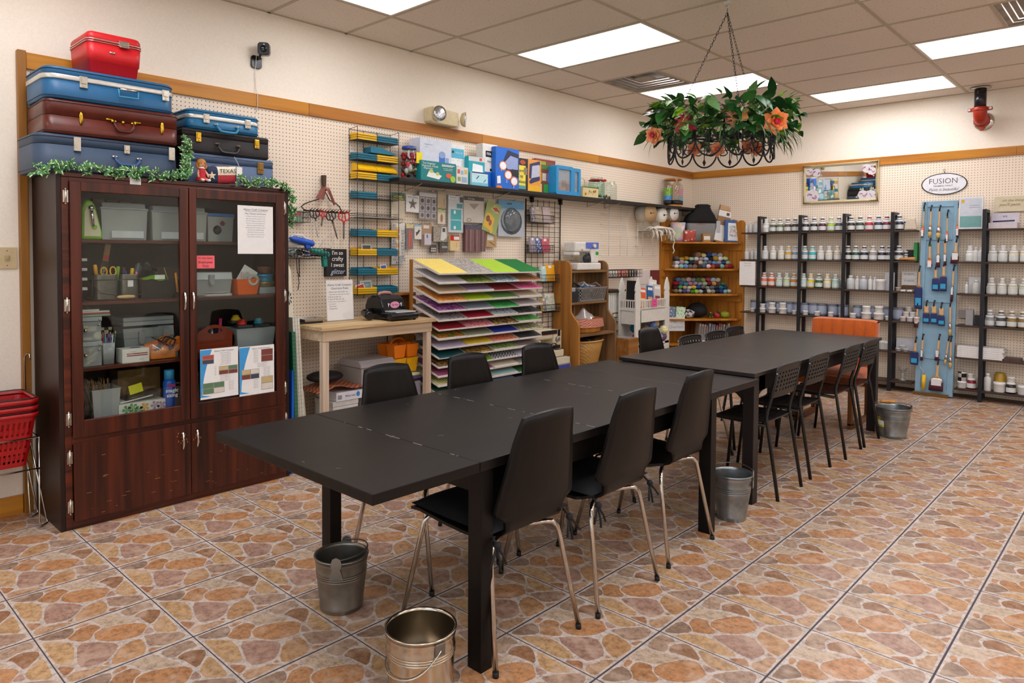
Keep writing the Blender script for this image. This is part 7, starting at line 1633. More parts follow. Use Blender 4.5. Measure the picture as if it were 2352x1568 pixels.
 # ------------------------------------------------------------------ white wire grid, yarn spools, fringe
WW = mat('#e4e0d6',.4)
for k, (ya,yb)in enumerate(((-1.92,-1.70),(-1.56,-1.35),(-1.24,-1.02))):
 t = thing('white_wire_rack','white wire loop rack on the pegboard, %s of three'%('left','middle','right')[k],'rack',(.05,(ya+yb)/2,1.39),0,'white wire loop racks')
 f = B().tube([(.05,ya,1.385),(.055,ya,1.99),(.055,yb,1.99),(.05,yb,1.385)],.0035,6)
 for j in range(6):z = 1.39+.112*j;f.tube([(.012,ya-.10,z+.006),(.05,ya-.06,z),(.052,yb+.06,z)],.0028,5)
 obj('wire_frame',f,WW,t)
YW = mat('#ddd6c6',.9,0,.10,120,.5)
def spool(label,y,z,r,L,rd,cd):
 t = thing('yarn_spool',label,'yarn',(.16,y,z),0,'white yarn spools on pegs');d = Vector((.93,-.10,0)).normalized();p = Vector((.03,y+.02,z))
 obj('yarn',B().lathe([(r*.6,0),(r*.95,.01),(r,L*.5),(r*.97,L-.01),(r*.5,L)],p,22,0,d),YW,t)
 if rd:obj('end_disc',B().lathe([(.012,L+.001),(rd,L+.001),(rd,L+.006),(.012,L+.006)],p,28,0,d),mat(cd,.7),t)
 obj('core',B().cyl(p+d*(L+.001),p+d*(L+.0075),.011,None,12),mat('#1b1614',.6),t)
 obj('peg_hook',B().tube([p+d*(L),p+d*(L+.05),p+d*(L+.055)+Vector((0,0,.01))],.0025,5),mat('#3a3632',.4,.6),t)
spool('fluffy white yarn spool with tan cardboard disc hanging under the black shelf',-1.31,1.875,.095,.16,.11,'#b8966a')
spool('white cone of yarn between the tan disc spool and the reel',-1.03,1.865,.085,.17,0,'')
spool('white ribbon reel with round white end hanging under the black shelf',-.80,1.895,.07,.17,.085,'#dedad4')
t = thing('yarn_fringe','cream yarn fringe and rope draped over a wall bar beside the corner shelf','yarn',(.14,-1.0,1.6))
f = B();rn = random.Random(5)
for k in range(42):
 y = -1.28+.0115*k;x = .05+.16*rn.random();z = 1.71+rn.uniform(-.03,.02);L = rn.uniform(.05,.13)
 f.tube([(x-.03,y-.03,z-.03),(x,y,z),(x+.03,y+.02,z-.02),(x+.045,y+.03+rn.uniform(-.01,.02),z-L*.6),(x+.05,y+.03,z-L)],.007,5)
f.tube([(.2,-.82,1.62),(.21,-.80,1.56),(.2,-.815,1.50),(.21,-.80,1.45),(.2,-.815,1.42)],.007,6)
for k in range(6):f.tube([(.10+.02*k,-1.25,1.68+.006*k),(.13+.02*k,-1.05,1.735-.004*k),(.17+.012*k,-.84,1.70+.01*math.sin(k))],.012,6)
obj('yarn_strands',f,YW,t);obj('wall_bar',B().tube([(.012,-1.30,1.67),(.15,-1.28,1.665),(.19,-.86,1.655),(.012,-.84,1.66)],.003,5),mat('#4a4440',.4,.5),t)
# ------------------------------------------------------------------ white picket magazine rack with yarn, file rack, wooden chest
WPT = mat('#d9d5ca',.5,0,.05,25)
t = thing('picket_rack','white painted picket rack with slatted tray, holding magazines and yarn','rack',(.36,-1.64,0))
def picket(y,x0,x1,h):
 xc = (x0+x1)/2;w = (x1-x0)/2
 return[(x0,0),(x1,0),(x1,h-.17),(x1-.008,h-.155),(x1+.004,h-.13),(x1-.004,h-.09),(xc,h),(x0+.004,h-.09),(x0-.004,h-.13),(x0+.008,h-.155),(x0,h-.17)]
def ypk(y0,y1,h):
 yc = (y0+y1)/2
 return[(y0,0),(y1,0),(y1,h-.17),(y1-.01,h-.155),(y1+.004,h-.13),(y1-.006,h-.08),(yc,h),(y0+.006,h-.08),(y0-.004,h-.13),(y0+.01,h-.155),(y0,h-.17)]
for(x,ya,yb)in((.45,-1.99,-1.895),(.45,-1.40,-1.31),(.25,-1.99,-1.895),(.25,-1.40,-1.31)):
 obj('picket_post',B().prism(ypk(ya,yb,1.16),0,x-.02,x,0),WPT,t,.003)
b = B().box(.231,.449,-1.985,-1.315,.815,.83).box(.455,.465,-1.894,-1.401,.69,.815).box(.231,.45,-1.985,-1.315,.43,.455)
obj('shelves',b,WPT,t)
b = B().box(.452,.462,-1.894,-1.401,.915,.93).box(.452,.462,-1.894,-1.401,.831,.842)
for k in range(15):y = -1.885+.0335*k;b.box(.454,.46,y,y+.013,.842,.915)
for z in(.915,.831):b.box(.262,.43,-1.98,-1.97,z,z+.014)
for k in range(5):x = .28+.03*k;b.box(x,x+.01,-1.98,-1.972,.845,.915)
obj('slat_tray',b,WPT,t)
obj('side_panel',B().box(.256,.43,-1.972,-1.965,.67,.83).box(.231,.45,-1.315,-1.305,.0,.83).box(.231,.238,-1.96,-1.33,.0,.83),WPT,t)
obj('drawer_front',B().box(.452,.466,-1.89,-1.405,.27,.42).box(.231,.45,-1.97,-1.33,.0,.26),WPT,t,.003)
one('pink_note',B().box(.4665,.467,-1.705,-1.60,.845,.93,0).text('Free',.026,(.4675,-1.652,.905),U_,W_,1,shear=.2).text('Patterns',.02,(.4675,-1.652,.87),U_,W_,1,shear=.2),[mat('#e85a9a',.6),mat('#5a2a3a',.7)],'bright pink handwritten note on the slatted tray of the white picket rack','note')
mg = [('#d8643a','orange covered booklet at the left of the picket rack tray',-1.83,.13,.22),('#2a5f9a','blue and white magazine in the picket rack tray',-1.68,.11,.24),('#c9c5c0','white magazine with colour figures in the picket rack tray',-1.53,.13,.25),('#dcd8d2','pale magazines standing at the back of the picket rack tray',-1.50,.16,.30)]
for k, (c,lab,y,w,h)in enumerate(mg):
 M = T(.435 if k<3 else .36,y,.832)@RY(-.10)@RX(-.10);cc = ('#e8c9a0','#e0a050','#8a3a3a','#b8b4b0')[k]
 b = B().box(-.012,0,-w/2,w/2,0,h,0,M).box(.0003,.0008,-w*.38,w*.38,h*.1,h*.5,1,M).box(.0003,.0008,-w*.4,w*.4,h*.8,h*.92,2,M)
 one('magazine',b,[mat(c,.4),mat(cc,.4),mat('#ece8e0',.4)],lab,'magazine','magazines in the picket rack')
one('black_folders',B().box(.30,.42,-1.952,-1.94,.832,1.13,0,T(.3,-1.95,.83)@RX(-.05)@T(-.3,1.95,-.83)).box(.30,.42,-1.93,-1.918,.832,1.11),mat('#151518',.5),'black folders standing at the left end of the picket rack tray','folder')
yb = [('#b3202a','red',-1.86,.50,.42),('#b81f26','bright red',-1.77,.53,.40),('#d8d4cc','white',-1.70,.505,.42),('#9a1a22','dark red',-1.80,.49,.33),('#8a6a52','brown',-1.66,.60,.36),('#c9b8a0','beige',-1.58,.50,.42),('#5a6e96','denim blue',-1.60,.635,.42),('#d0a468','apricot',-1.50,.65,.38),('#8f938e','grey',-1.53,.56,.43),('#d8d09a','pale yellow',-1.415,.575,.44),('#8a84b0','lilac',-1.50,.49,.43),('#6a4f5c','plum',-1.42,.49,.43),('#2a6a8a','teal blue',-1.85,.62,.34),('#1c1a1c','black',-1.66,.49,.35)]
yb0 = None
for c, nm, y, z, x in yb:
 r = .05 if y>-1.6 else .046
 b = B().ball((x,y,max(z,.456+r)),r,16,12);
 for k in range(5):b.tube([(x+r*1.01*math.cos(a*PI/8)*math.cos(k*.7),y+r*1.01*math.sin(a*PI/8),max(z,.456+r)+r*1.01*math.cos(a*PI/8)*math.sin(k*.7))for a in range(16)],.003,4,0,True)
 one('yarn_ball',b,mat(c,.9,0,.2,90,.5),'%s ball of yarn in the white picket rack'%nm,'yarn','yarn balls in the picket rack')
t = thing('file_rack','white slatted file strips hanging on the wall beside the picket rack','file rack',(.12,-1.98,.5))
b = B()
for k in range(8):y = -2.125+.035*k;b.box(.06,.2,y,y+.027,.74 if k<5 else .46,.985)
obj('white_folders',b,mat('#dcdad2',.5),t);obj('hanging_rail',B().box(.05,.21,-2.14,-1.84,.986,1.0),mat('#9aa08a',.5),t)
one('shelf_board',B().box(.03,.22,-2.14,-1.83,1.01,1.03),mat('#3f2a1a',.6),'dark wooden board above the white file strips','board')
t = thing('drawer_tower','small brown wooden tower of cubbies with white papers behind the plain wooden chest','drawers',(.14,-1.96,.5))
b = B().box(.04,.2,-2.05,-2.04,.3,.785).box(.04,.2,-1.885,-1.875,.3,.785).box(.04,.05,-2.04,-1.885,.3,.785)
for k in range(6):b.box(.05,.2,-2.04,-1.885,.3+.095*k,.31+.095*k)
obj('cubbies',b,CDR,t)
b = B()
for k in range(5):b.box(.1,.19,-2.03,-1.9,.311+.095*k,.345+.095*k)
obj('papers',b,mat('#c9c5bd',.6),t);obj('support',B().box(.05,.19,-2.045,-1.88,0,.299),CDR,t)
t = thing('wooden_chest','plain honey coloured wooden chest with round finger hole beside the rustic shelf','chest',(.37,-2.07,0))
HN = wood('#7a4f22','#a06c32',1,4,.5)
obj('carcass',B().box(.235,.5,-2.19,-2.005,0,.545),HN,t,.003);obj('finger_hole',B().lathe([(.015,0),(.018,.001),(.001,.0012)],(.5002,-2.06,.36),16,0,(1,0,0)),mat('#2a1a0c',.8),t)
one('clear_sheet',B().box(.25,.48,-2.18,-2.02,.546,.55),glass('#e8e4e0',.3,.2),'clear plastic sheet lying on the wooden chest','sheet')
one('notice_board',B().box(.009,.02,-1.36,-1.02,.98,1.22,0).box(.0205,.021,-1.34,-1.04,1.05,1.06,1).box(.009,.03,-1.01,-.83,.9,1.22,2),[mat('#d8ccc4',.6),mat('#b8a8a0',.6),mat('#6f2a28',.6)],'pale poster and dark red folder on the wall behind the picket rack','poster')
# ------------------------------------------------------------------ corner shelf of orange pine with fabric
PN = wood('#9a5c18','#c08230',2,3,.55,.25);PNX = wood('#9a5c18','#c08230',0,3,.5,.25)
t = thing('corner_shelf','orange pine corner shelf unit with picket-topped back boards','shelf unit',(.25,-.25,0))
def board(x0,x1,y0,y1,h,ax):
 a0, a1 = (y0,y1)if ax==0 else(x0,x1);m = (a0+a1)/2
 pts = [(a0,.03),(a1,.03),(a1,h-.03),(a1-.02,h-.006),(m,h),(a0+.02,h-.006),(a0,h-.03)]
 return B().prism(pts,ax,x0 if ax==0 else y0,x1 if ax==0 else y1,0)
for k in range(7):y = -.80+.112*k;obj('back_board',board(.010,.026,y,y+.108,1.83+.012*(k%2),0),PN,t)
for k in range(7):x = .028+.1*k;obj('back_board',board(x,x+.096,-.026,-.010,1.83+.012*(k%2),1),PN,t)
CSZ = [1.562,1.238,.934,.632,.33]
for z in CSZ:
 pts = [(.027,-.027),(.027,-.77),(.08,-.775)]+[(.08+.60*k/8,-.775+.66*k/8+.0*k-.05*math.sin(PI*k/8))for k in range(1,9)]+[(.70,-.027)]
 obj('shelf',B().prism(pts,2,z-.022,z,0),PNX,t,.003)
 obj('cleat',B().box(.027,.045,-.77,-.05,z-.10,z-.023).box(.046,.70,-.045,-.027,z-.10,z-.023),PNX,t)
LD, ND = Vector((.672,.74,0)).normalized(), Vector((.70,-.714,0)).normalized()
def diag(s,d=0.0):return Vector((.06,-.735,0))+LD*s+ND*d
RL = [(.019,-.09,1)]
def rollmesh():
 b = B();prof = [(.001,-.15),(.95,-.15),(1,-.14),(1,-.012),(.96,0),(.86,-.002),(.8,.003),(.62,-.002),(.55,.003),(.35,-.003),(.26,.002),(.001,0)]
 b.lathe([(r,h)for r,h in prof],(0,0,0),14,0,(0,0,1));return mesh('fabric_roll',b,mat('#888888',.9))
ROLLM = rollmesh()
def clothmat(c,k):
 return printed(c,'#%02x%02x%02x'%tuple(min(255,int(int(c[i:i+2],16)*.55+110))for i in(1,3,5)),38+6*(k%4),('spots','noise')[k%2])if k%3==0 else mat(c,.9,0,.16,60,.3)
def rolls(z,rows,where,seed):
 rn = random.Random(seed)
 for ri, (s0,s1,names)in enumerate(rows):
  n = len(names)
  for i, (nm,c)in enumerate(names):
   r = (s1-s0)/n*.53*rn.uniform(.9,1.08);s = s0+(s1-s0)*(i+.5)/n
   p = diag(s,-.05-.02*ri+.015*rn.random()-.05*math.sin(PI*s/.9)*0)
   o = bpy.data.objects.new('fabric_roll',ROLLM);C.objects.link(o)
   zz = z+.026+.046*ri+rn.uniform(-.004,.006)
   rot = ND.to_track_quat('Z','Y').to_matrix().to_4x4();fl = rn.uniform(.7,.9)
   o.matrix_world = T(p.x,p.y,zz)@rot@RZ(rn.uniform(-.3,.3))@Matrix.Diagonal((r,r*fl if ri else r*.9,1,1))@RZ(0)
   o.material_slots[0].link = 'OBJECT';o.material_slots[0].material = clothmat(c,rn.randrange(6))
   tag(o,'%s fabric roll, %s from the left in the %s layer, %s'%(nm,ORD[i],('bottom','second','third','fourth')[ri],where),'fabric','fabric rolls on the corner shelf')
rolls(CSZ[1],[(.12,.86,[('white and pink','#d8c4bc'),('aqua','#8fc4bc'),('light blue','#6f94c9'),('grey','#6c7078'),('brown','#5a3018'),('dark olive','#34331f'),('slate blue','#4f5c7c'),('pale pink','#e0bcb4'),('orange red','#b0401c'),('wine red','#5f1620'),('sea green','#7fb0a4'),('rust','#a03a18'),('scarlet','#8f1a20')]),(.13,.83,[('pale grey','#b9c2c6'),('raspberry','#8f3f58'),('mint','#8cb89a'),('navy black','#22242f'),('maroon','#5a2a32'),('cream striped','#c4b08f'),('grey dotted','#7c8088'),('deep navy','#1c2c4c'),('sky blue','#5f86c4'),('black and white','#8f8d8a'),('royal blue','#27448a'),('multicolour','#8a9a7c')]),(.13,.80,[('brown grey','#6a5a58'),('yellow olive','#b0a02c'),('gold','#c08a2c'),('leaf green','#5f9a6c'),('white goose print','#d0ccc4'),('purple grey','#80707c'),('powder blue','#8fa8cc'),('black','#1a1c24'),('mustard','#a8841c'),('white','#d4d0c8'),('lime','#9ab44c')]),(.40,.74,[('tan','#9a7458'),('yellow','#c8b82c'),('blue print','#23407c'),('deep blue','#1f3670'),('zebra','#a8a59f')])],'second corner shelf',3)
rolls(CSZ[2],[(.12,.84,[('khaki','#8a7a4c'),('taupe','#6f675c'),('denim','#3a4f80'),('violet','#4f357c'),('bright green','#2f9a24'),('lime print','#9ac45c'),('grey and white','#9a9ca0'),('black','#15151a'),('pearl','#c4c0b8'),('olive','#5c5220'),('midnight blue','#16264a'),('royal blue','#1f3a8f'),('turquoise','#4fa59a'),('snow white','#cfd4d8')]),(.12,.80,[('dark wine','#3a1218'),('spring green','#5fa848'),('peach','#c4a080'),('cream','#d8caa0'),('bright yellow','#dcb030'),('cobalt','#20569f'),('ink black','#101014'),('sage','#8a9a80'),('bottle navy','#141c30'),('charcoal','#33353a'),('teal','#1f6f7a'),('petrol','#174a6c')]),(.13,.78,[('cherry red','#b01424'),('blue check','#4a6a9c'),('sea blue','#4f8a9a'),('pink','#c08a9c'),('lilac','#a58ab0'),('silver','#a9aaa8'),('pale green','#a8b890'),('crimson','#8f1a24'),('apricot','#d0a050'),('brown','#5f3a20'),('jade','#3f8f70')]),(.16,.72,[('dusty blue','#6478a0'),('moss','#5a6a3c'),('rose','#b07a84'),('silver grey','#8d9094'),('fern','#5a7a4a'),('pale lime','#a8b070'),('hot pink','#c04f70'),('ice blue','#90b0c0'),('ivory','#d0c8b8')])],'third corner shelf',5)
# corner shelf top things
def soft(label,s,z,w,h,m,name='throw_pillow',d=-.10,tilt=-.15):
 c = diag(s,d);M = T(c.x,c.y,z)@RZ(math.atan2(LD.y,LD.x))@RX(-tilt)
 b = B()
 for sg in(1,-1):b.grid(lambda u,v:M@Vector((-w/2+w*u+.006*math.sin(PI*v)*(1 if u<.5 else-1),-sg*.035*(max(0,(1-(2*u-1)**4)*(1-(2*v-1)**4)))**.5,h*v)),12,12)
 return one(name,b,m,label,'pillow' if 'pillow' in name else 'craft kit')
soft('white pillow printed with bright yellow and orange shapes on the corner shelf',.16,CSZ[0],.19,.24,printed('#d8d0c8','#c98a2a',16,'multi'))
soft('smaller white pillow with red and green spots on the corner shelf',.30,CSZ[0],.16,.145,printed('#dcd6d0','#b04a3a',24,'spots'),d=-.05)
t = thing('grey_bag','grey felt tote draped with a black hooded garment on the corner shelf','bag',tuple(diag(.47,-.16)+Vector((0,0,CSZ[0]))))
M = T(*(diag(.47,-.17)),)@RZ(math.atan2(LD.y,LD.x));Z = CSZ[0]
obj('grey_body',B().rings([[M@Vector((a,c,Z+z))for a,c in rrect(w,dp,.04,4)]for w,dp,z in((.30,.13,.001),(.34,.15,.03),(.37,.15,.2),(.36,.13,.26))],0),mat('#83827f',.85,0,.06,60,.2),t,0)
obj('red_lettering',B().text('sewhome',.028,M@Vector((-.02,-.078,Z+.222)),LD,W_,0),mat('#b02a28',.6),t)
obj('black_garment',B().rings([[M@Vector((a+ox,c,Z+z))for a,c in rrect(w,dp,.05,4)]for w,dp,z,ox in((.37,.16,.235,0),(.39,.17,.27,0),(.34,.16,.33,.0),(.22,.15,.39,.02),(.17,.14,.43,.03),(.19,.13,.45,.03),(.14,.1,.465,.03))],0),mat('#121213',.9,0,.1,50,.3),t)
obj('side_panel',B().box(.185,.235,-.06,.03,0,.26,0,M@T(0,0,Z+.001)),mat('#b4b5b6',.6),t)
c = diag(.50,-.02);M = T(c.x,c.y,CSZ[0]+.001)@RZ(math.atan2(LD.y,LD.x))
one('kraft_box',B().prism([(-.045,0),(.045,0),(.052,.10),(-.052,.10)],1,-.03,.03,0,M).box(-.035,.04,-.0312,-.0305,.025,.07,1,M),[mat('#a5783f',.7),mat('#dedad4',.6)],'small kraft paper box with white label in front of the grey bag','box')
def flat(name,label,s,w,h,tilt,cols,deco,d=-.11,roll=0,cat='craft kit',z=CSZ[0]):
 c = diag(s,d);M = T(c.x,c.y,z+.002)@RZ(math.atan2(LD.y,LD.x))@RX(-tilt)@RY(roll)
 b = B().box(-w/2,w/2,-.012,.012,0,h,0,M)
 for i, (u0,u1,v0,v1,m)in enumerate(deco):b.box(-w/2+w*u0,-w/2+w*u1,-.0126-.0004*i,-.012,h*v0,h*v1,m,M)
 return one(name,b,cols,label,cat)
flat('craft_pack','tall leaning pack of wooden hoops with white header on the corner shelf',.70,.16,.46,.12,[mat('#8f6a44',.6),mat('#dcdad4',.5),mat('#b8946a',.6),mat('#5a3f28',.6)],[(0,1,.70,.86,1),(.05,.95,.88,1,2),(0,.75,.03,.46,1),(.62,.85,.74,.82,3)],roll=.22)
flat('quilt_kit','blue wrapped kit with a colourful quilt picture on the corner shelf',.85,.21,.27,.1,[mat('#234f8a',.45),mat('#dcdde0',.5),printed('#c0a8a0','#8a6a5a',60,'multi'),mat('#2f7f9a',.5)],[(.18,.86,.06,.86,1),(.26,.78,.24,.74,2),(.88,1,0,1,3)],d=-.06,roll=.05)
# third to bottom shelf things
def lump(label,s,z,r,m,sx=1,sy=1,sz=1,d=-.05,name='fabric_bundle',cat='fabric'):
 c = diag(s,d);rn = random.Random(int(s*1000));b = B().ball((c.x,c.y,z+r*sz*.97),r,16,12,0,sx,sy,sz)
 for k in range(7):a = rn.uniform(0,6.3);b.ball((c.x+.6*r*sx*math.cos(a),c.y+.6*r*sy*math.sin(a),z+r*sz*rn.uniform(.6,1.4)),r*.45,9,6,0,sx,sy,sz)
 one(name,b,m,label,cat,'fabric bundles on the fourth corner shelf')
Z = CSZ[3]
lump('black and white zebra fabric bundle on the fourth corner shelf',.30,Z,.07,printed('#1c1a1a','#c9c4c0',30,'noise'),1.1,1.1,.8)
lump('black fabric bundle heaped high on the fourth corner shelf',.44,Z,.10,mat('#131315',.85,0,.3,30),1.2,1.2,.95,-.14)
lump('yellow printed fabric roll on the fourth corner shelf',.58,Z,.038,printed('#d8c41c','#2a2614',30,'spots'))
lump('black fabric roll with red spot on the fourth corner shelf',.665,Z,.042,printed('#121212','#b02a2a',16,'spots'))
lump('olive green fabric bundle at the right of the fourth corner shelf',.76,Z,.052,mat('#8a9422',.85,0,.12,50),1.1,1.1,.8)
for k, (c1,c2,nm,s)in enumerate((('#b8c4bc','#3f7a4a','white and green printed',.10),('#4f9a3a','#cfe0c4','green dotted',.19),('#c8ccd0','#5a6a8a','pale printed',.06))):
 flat('fat_quarter',nm+' folded fabric square above the handwritten card',s,.11,.14,.15,[printed(c1,c2,60,'spots')],[],-.02+.01*k,.1,'fabric',Z)
c = diag(.13,.035);M = T(c.x,c.y,.485)@RZ(math.atan2(LD.y,LD.x)+.0)
one('handwritten_card',B().box(-.105,.105,-.001,.001,0,.165,0,M).text('Fat',.062,M@Vector((-.03,-.0022,.115)),LD,W_,1,shear=.1).text('Quarters',.05,M@Vector((0,-.0022,.05)),LD,W_,1,shear=.1),[mat('#d9dad8',.6),mat('#9a9ea0',.7)],'white card handwritten Fat Quarters hanging on the fourth corner shelf edge','sign')
rn = random.Random(2)
for k in range(13):
 cc = rn.choice(('#c9c4bc','#b8bcc4','#9a4a4a','#d0ccc8','#8a6a5a','#7a8aa5'));nm = {'#c9c4bc':'cream','#b8bcc4':'pale blue','#9a4a4a':'red','#d0ccc8':'white','#8a6a5a':'brown','#7a8aa5':'blue'}[cc]
 c = diag(.43+.03*k,-.1);M = T(c.x,c.y,CSZ[4]+.001)@RZ(math.atan2(LD.y,LD.x))@RY(.08+.01*(k%3));b = B().box(0,.021,-.04,.1,0,.235-.006*(k%4),0,M).box(.002,.019,-.0405,-.04,.03,.2,1,M)
 one('magazine',b,[mat(cc,.4),mat('#8f8a86',.5)],'%s magazine spine, %s from the left on the bottom corner shelf'%(nm,ORD[k]),'magazine','magazines on the bottom corner shelf')
t = one('display_case',B().box(.40,.78,-1.0,-.80,.27,.40).box(.39,.79,-1.01,-.79,.401,.42,1).box(.42,.76,-.98,-.82,0,.27,2),[glass('#e0e0dc',.5,.12),mat('#d4d0c8',.5),mat('#a89a88',.6)],'white topped display case in front of the corner shelf','case')
# ------------------------------------------------------------------ back wall: paint racks
PB = mat('#1d1d22',.45,.2);SHW = wood('#2f2219','#4a3628',0,4,.5)
SZ2 = [1.674,1.356,1.044,.734,.42,.11]
def paint_rack(label,xs,xa,xb):
 t = thing('paint_rack',label,'rack',((xa+xb)/2,-.1,0),0,'black framed paint racks')
 for x in xs:
  b = B().box(x,x+.032,-.205,-.175,0,1.86).box(x,x+.032,-.174,-.05,1.83,1.86).box(x,x+.032,-.05,-.02,.02,1.86)
  for z in SZ2:b.box(x+.004,x+.028,-.174,-.051,z-.034,z-.019)
  obj('frame',b,PB,t)
 for z in SZ2:obj('shelf',B().box(xa,xb,-.20,-.015,z-.017,z),SHW,t,.002)
paint_rack('long black paint rack filled with rows of paint jars, left of the blue door',(.958,1.432,1.902,2.376),.76,2.60)
paint_rack('black paint rack right of the blue door',(3.172,3.85),2.975,4.1)
LBL = mat('#d9d9d7',.5,0,.02);CAP = mat('#e6e6e3',.35,0,.02)
pj = thing('paint_jar','x','paint jar',(0,0,0))
obj('paint_body',B().lathe([(.036,.0005),(.0395,.006),(.0395,.074),(.034,.084),(.030,.086)],(0,0,0),20),CAP,pj)
obj('label_wrap',B().lathe([(.0399,.014),(.0399,.058)],(0,0,0),20,0,cap0=False,cap1=False),LBL,pj)
obj('lid',B().lathe([(.033,.087),(.034,.089),(.034,.104),(.031,.107)],(0,0,0),20),CAP,pj)
SJ = mesh('small_jar',B().lathe([(.020,.0005),(.0225,.004),(.0225,.03),(.019,.035)],(0,0,0),16,0).lathe([(.0227,.006),(.0227,.022)],(0,0,0),16,1,cap0=False,cap1=False).lathe([(.0205,.0355),(.021,.037),(.021,.05),(.019,.052)],(0,0,0),16,2),[CAP,LBL,CAP])
first = [True]
def small(x,y,z,c,lab,s=1.0):
 o = bpy.data.objects.new('sample_jar',SJ);C.objects.link(o);o.location = (x,y,z);o.scale = (s,s,s)
 o.material_slots[0].link = 'OBJECT';o.material_slots[0].material = mat(c,.25,0,.03)
 tag(o,lab,'paint jar','small paint jars')
def jar(x,z,c,nm,pos,top=True,y=-.12):
 m = mat(c,.25,0,.03);lab = '%s paint jar, %s'%(nm,pos)
 if first[0]:
  first[0] = False;o = pj;o.location = (x,y,z);o['label'] = lab;LB.pop('x',None);LB.setdefault(lab,[]).append(o.name)
  o['group'] = 'large paint jars';o.children[0].material_slots[0].link = 'OBJECT';o.children[0].material_slots[0].material = m
 else:dup(pj,(x,y,z),0,lab,'large paint jars',{'paint_body':m})
 if top:
  small(x,y,z+.1075,c,'small %s sample jar on top, %s'%(nm,pos))
  small(x+.048,y+.06,z,c,'small %s sample jar behind, %s'%(nm,pos),1.0)
  small(x+.048,y+.06,z+.0525,c,'upper small %s jar behind, %s'%(nm,pos),1.0)
S1 = [(1.029,'#d4d6d2','clear white'),(1.11,'#5a5f48','olive'),(1.191,'#5f6f4c','sage green'),(1.281,'#4f4434','olive brown'),(1.365,'#2c2b2c','charcoal'),(1.481,'#181c28','blue black'),(1.575,'#232126','black'),(1.665,'#4a1028','burgundy'),(1.757,'#9cb83c','lime green'),(1.84,'#3f4a40','grey green'),(1.965,'#2a211c','dark brown'),(2.057,'#1f3a2c','dark green'),(2.148,'#a8161f','red'),(2.238,'#1c2c50','navy'),(2.318,'#6a0f26','crimson'),(2.437,'#1a2740','midnight blue')]
S2 = [(1.025,'#c2c5c4','pale grey'),(1.119,'#d8d3c2','cream'),(1.212,'#ddd4b8','ivory'),(1.297,'#d2a02a','mustard'),(1.375,'#8094a4','grey blue'),(1.479,'#6f8f94','dusty teal'),(1.565,'#19b0b4','turquoise'),(1.655,'#cfcac0','light stone'),(1.744,'#d6cdb4','pale cream'),(1.832,'#c2b49c','beige'),(1.938,'#231a1e','black plum'),(2.02,'#154a36','forest green'),(2.104,'#1c2238','deep navy'),(2.192,'#948c84','taupe'),(2.279,'#1a1d2c','ink blue'),(2.35,'#2b2b30','graphite'),(2.44,'#303238','dark grey')]
S3 = [(1.017,'#e06a4a','coral'),(1.104,'#e8581c','orange'),(1.195,'#b4c8b8','pale sage'),(1.282,'#b4cc8a','light green'),(1.366,'#c07a1a','ochre'),(1.471,'#a8cccc','pale aqua'),(1.552,'#dcc41c','yellow'),(1.641,'#1f5c2c','green'),(1.731,'#e2cc84','pale yellow'),(1.819,'#94c4b0','mint')]
for row, z, wh in((S1,SZ2[0],'top shelf, long paint rack'),(S2,SZ2[1],'second shelf, long paint rack'),(S3,SZ2[2],'third shelf, long paint rack')):
 for i, (x,c,nm)in enumerate(row):jar(x,z,c,nm,'%s from left, %s'%(ORD[i],wh))
 # cans and small white tubs on the fourth shelf
CANM = mesh('paint_can',B().lathe([(.05,.0005),(.052,.004),(.052,.128),(.054,.13),(.054,.134),(.047,.134),(.046,.130)],(0,0,0),22).lathe([(.0523,.02),(.0523,.11)],(0,0,0),22,1,cap0=False,cap1=False),[mat('#8f98a8',.35,.5),mat('#a2abbd',.5)])
for i, x in enumerate((.891,1.07,1.19,1.307,1.37,1.475,1.545,1.665,1.786,1.86,2.043,2.19,2.31,2.44)):
 if i in(4,6,9):x+=.03
 o = bpy.data.objects.new('paint_can',CANM);C.objects.link(o);o.location = (x,-.075,SZ2[3]);tag(o,'blue-grey metal paint can, %s from left on the fourth shelf of the long rack'%ORD[i],'paint can','paint cans on the fourth shelf')
TUB = mesh('tub',B().lathe([(.026,.0005),(.028,.003),(.028,.036),(.03,.037),(.03,.047),(.027,.049)],(0,0,0),18),[CAP])
TUBS = {}
def wtub(x,y,z,s,lab,c=None,sz=1):
 o = bpy.data.objects.new('white_tub',TUB);C.objects.link(o);o.location = (x,y,z);o.scale = (s,s,s*sz)
 if c:o.material_slots[0].link = 'OBJECT';o.material_slots[0].material = mat(c,.4)
 tag(o,lab,'tub','white product tubs')
for i, (x,s,st)in enumerate(((.899,.95,0),(1.018,1.25,1),(1.131,1.5,1),(1.256,1.55,1),(1.392,.95,0),(1.512,1.0,0),(1.64,1.05,0),(1.787,1.05,0),(1.90,.9,0),(2.015,1.1,0),(2.149,1.7,1),(2.272,1.75,1),(2.36,.9,0))):
 wtub(x,-.155,SZ2[3]+.0005,s,'white tub, %s from left at the front of the fourth shelf'%ORD[i],None,1 if s<1.2 else .85)
 if st:wtub(x,-.155,SZ2[3]+.001+.049*s*.85+.001,s*.8,'smaller white tub stacked on the %s front tub of the fourth shelf'%ORD[i])
for r in range(3):
 for k in range(3-r):
  wtub(2.50+.062*k+.02*r,-.15+.03*r,SZ2[3]+.0005+.05*r,1.0,'white labelled tub, %s row up, %s across, pyramid by blue door'%(ORD[r],ORD[k]),('#d9cfc8','#d8d8da','#dccfc8')[k])
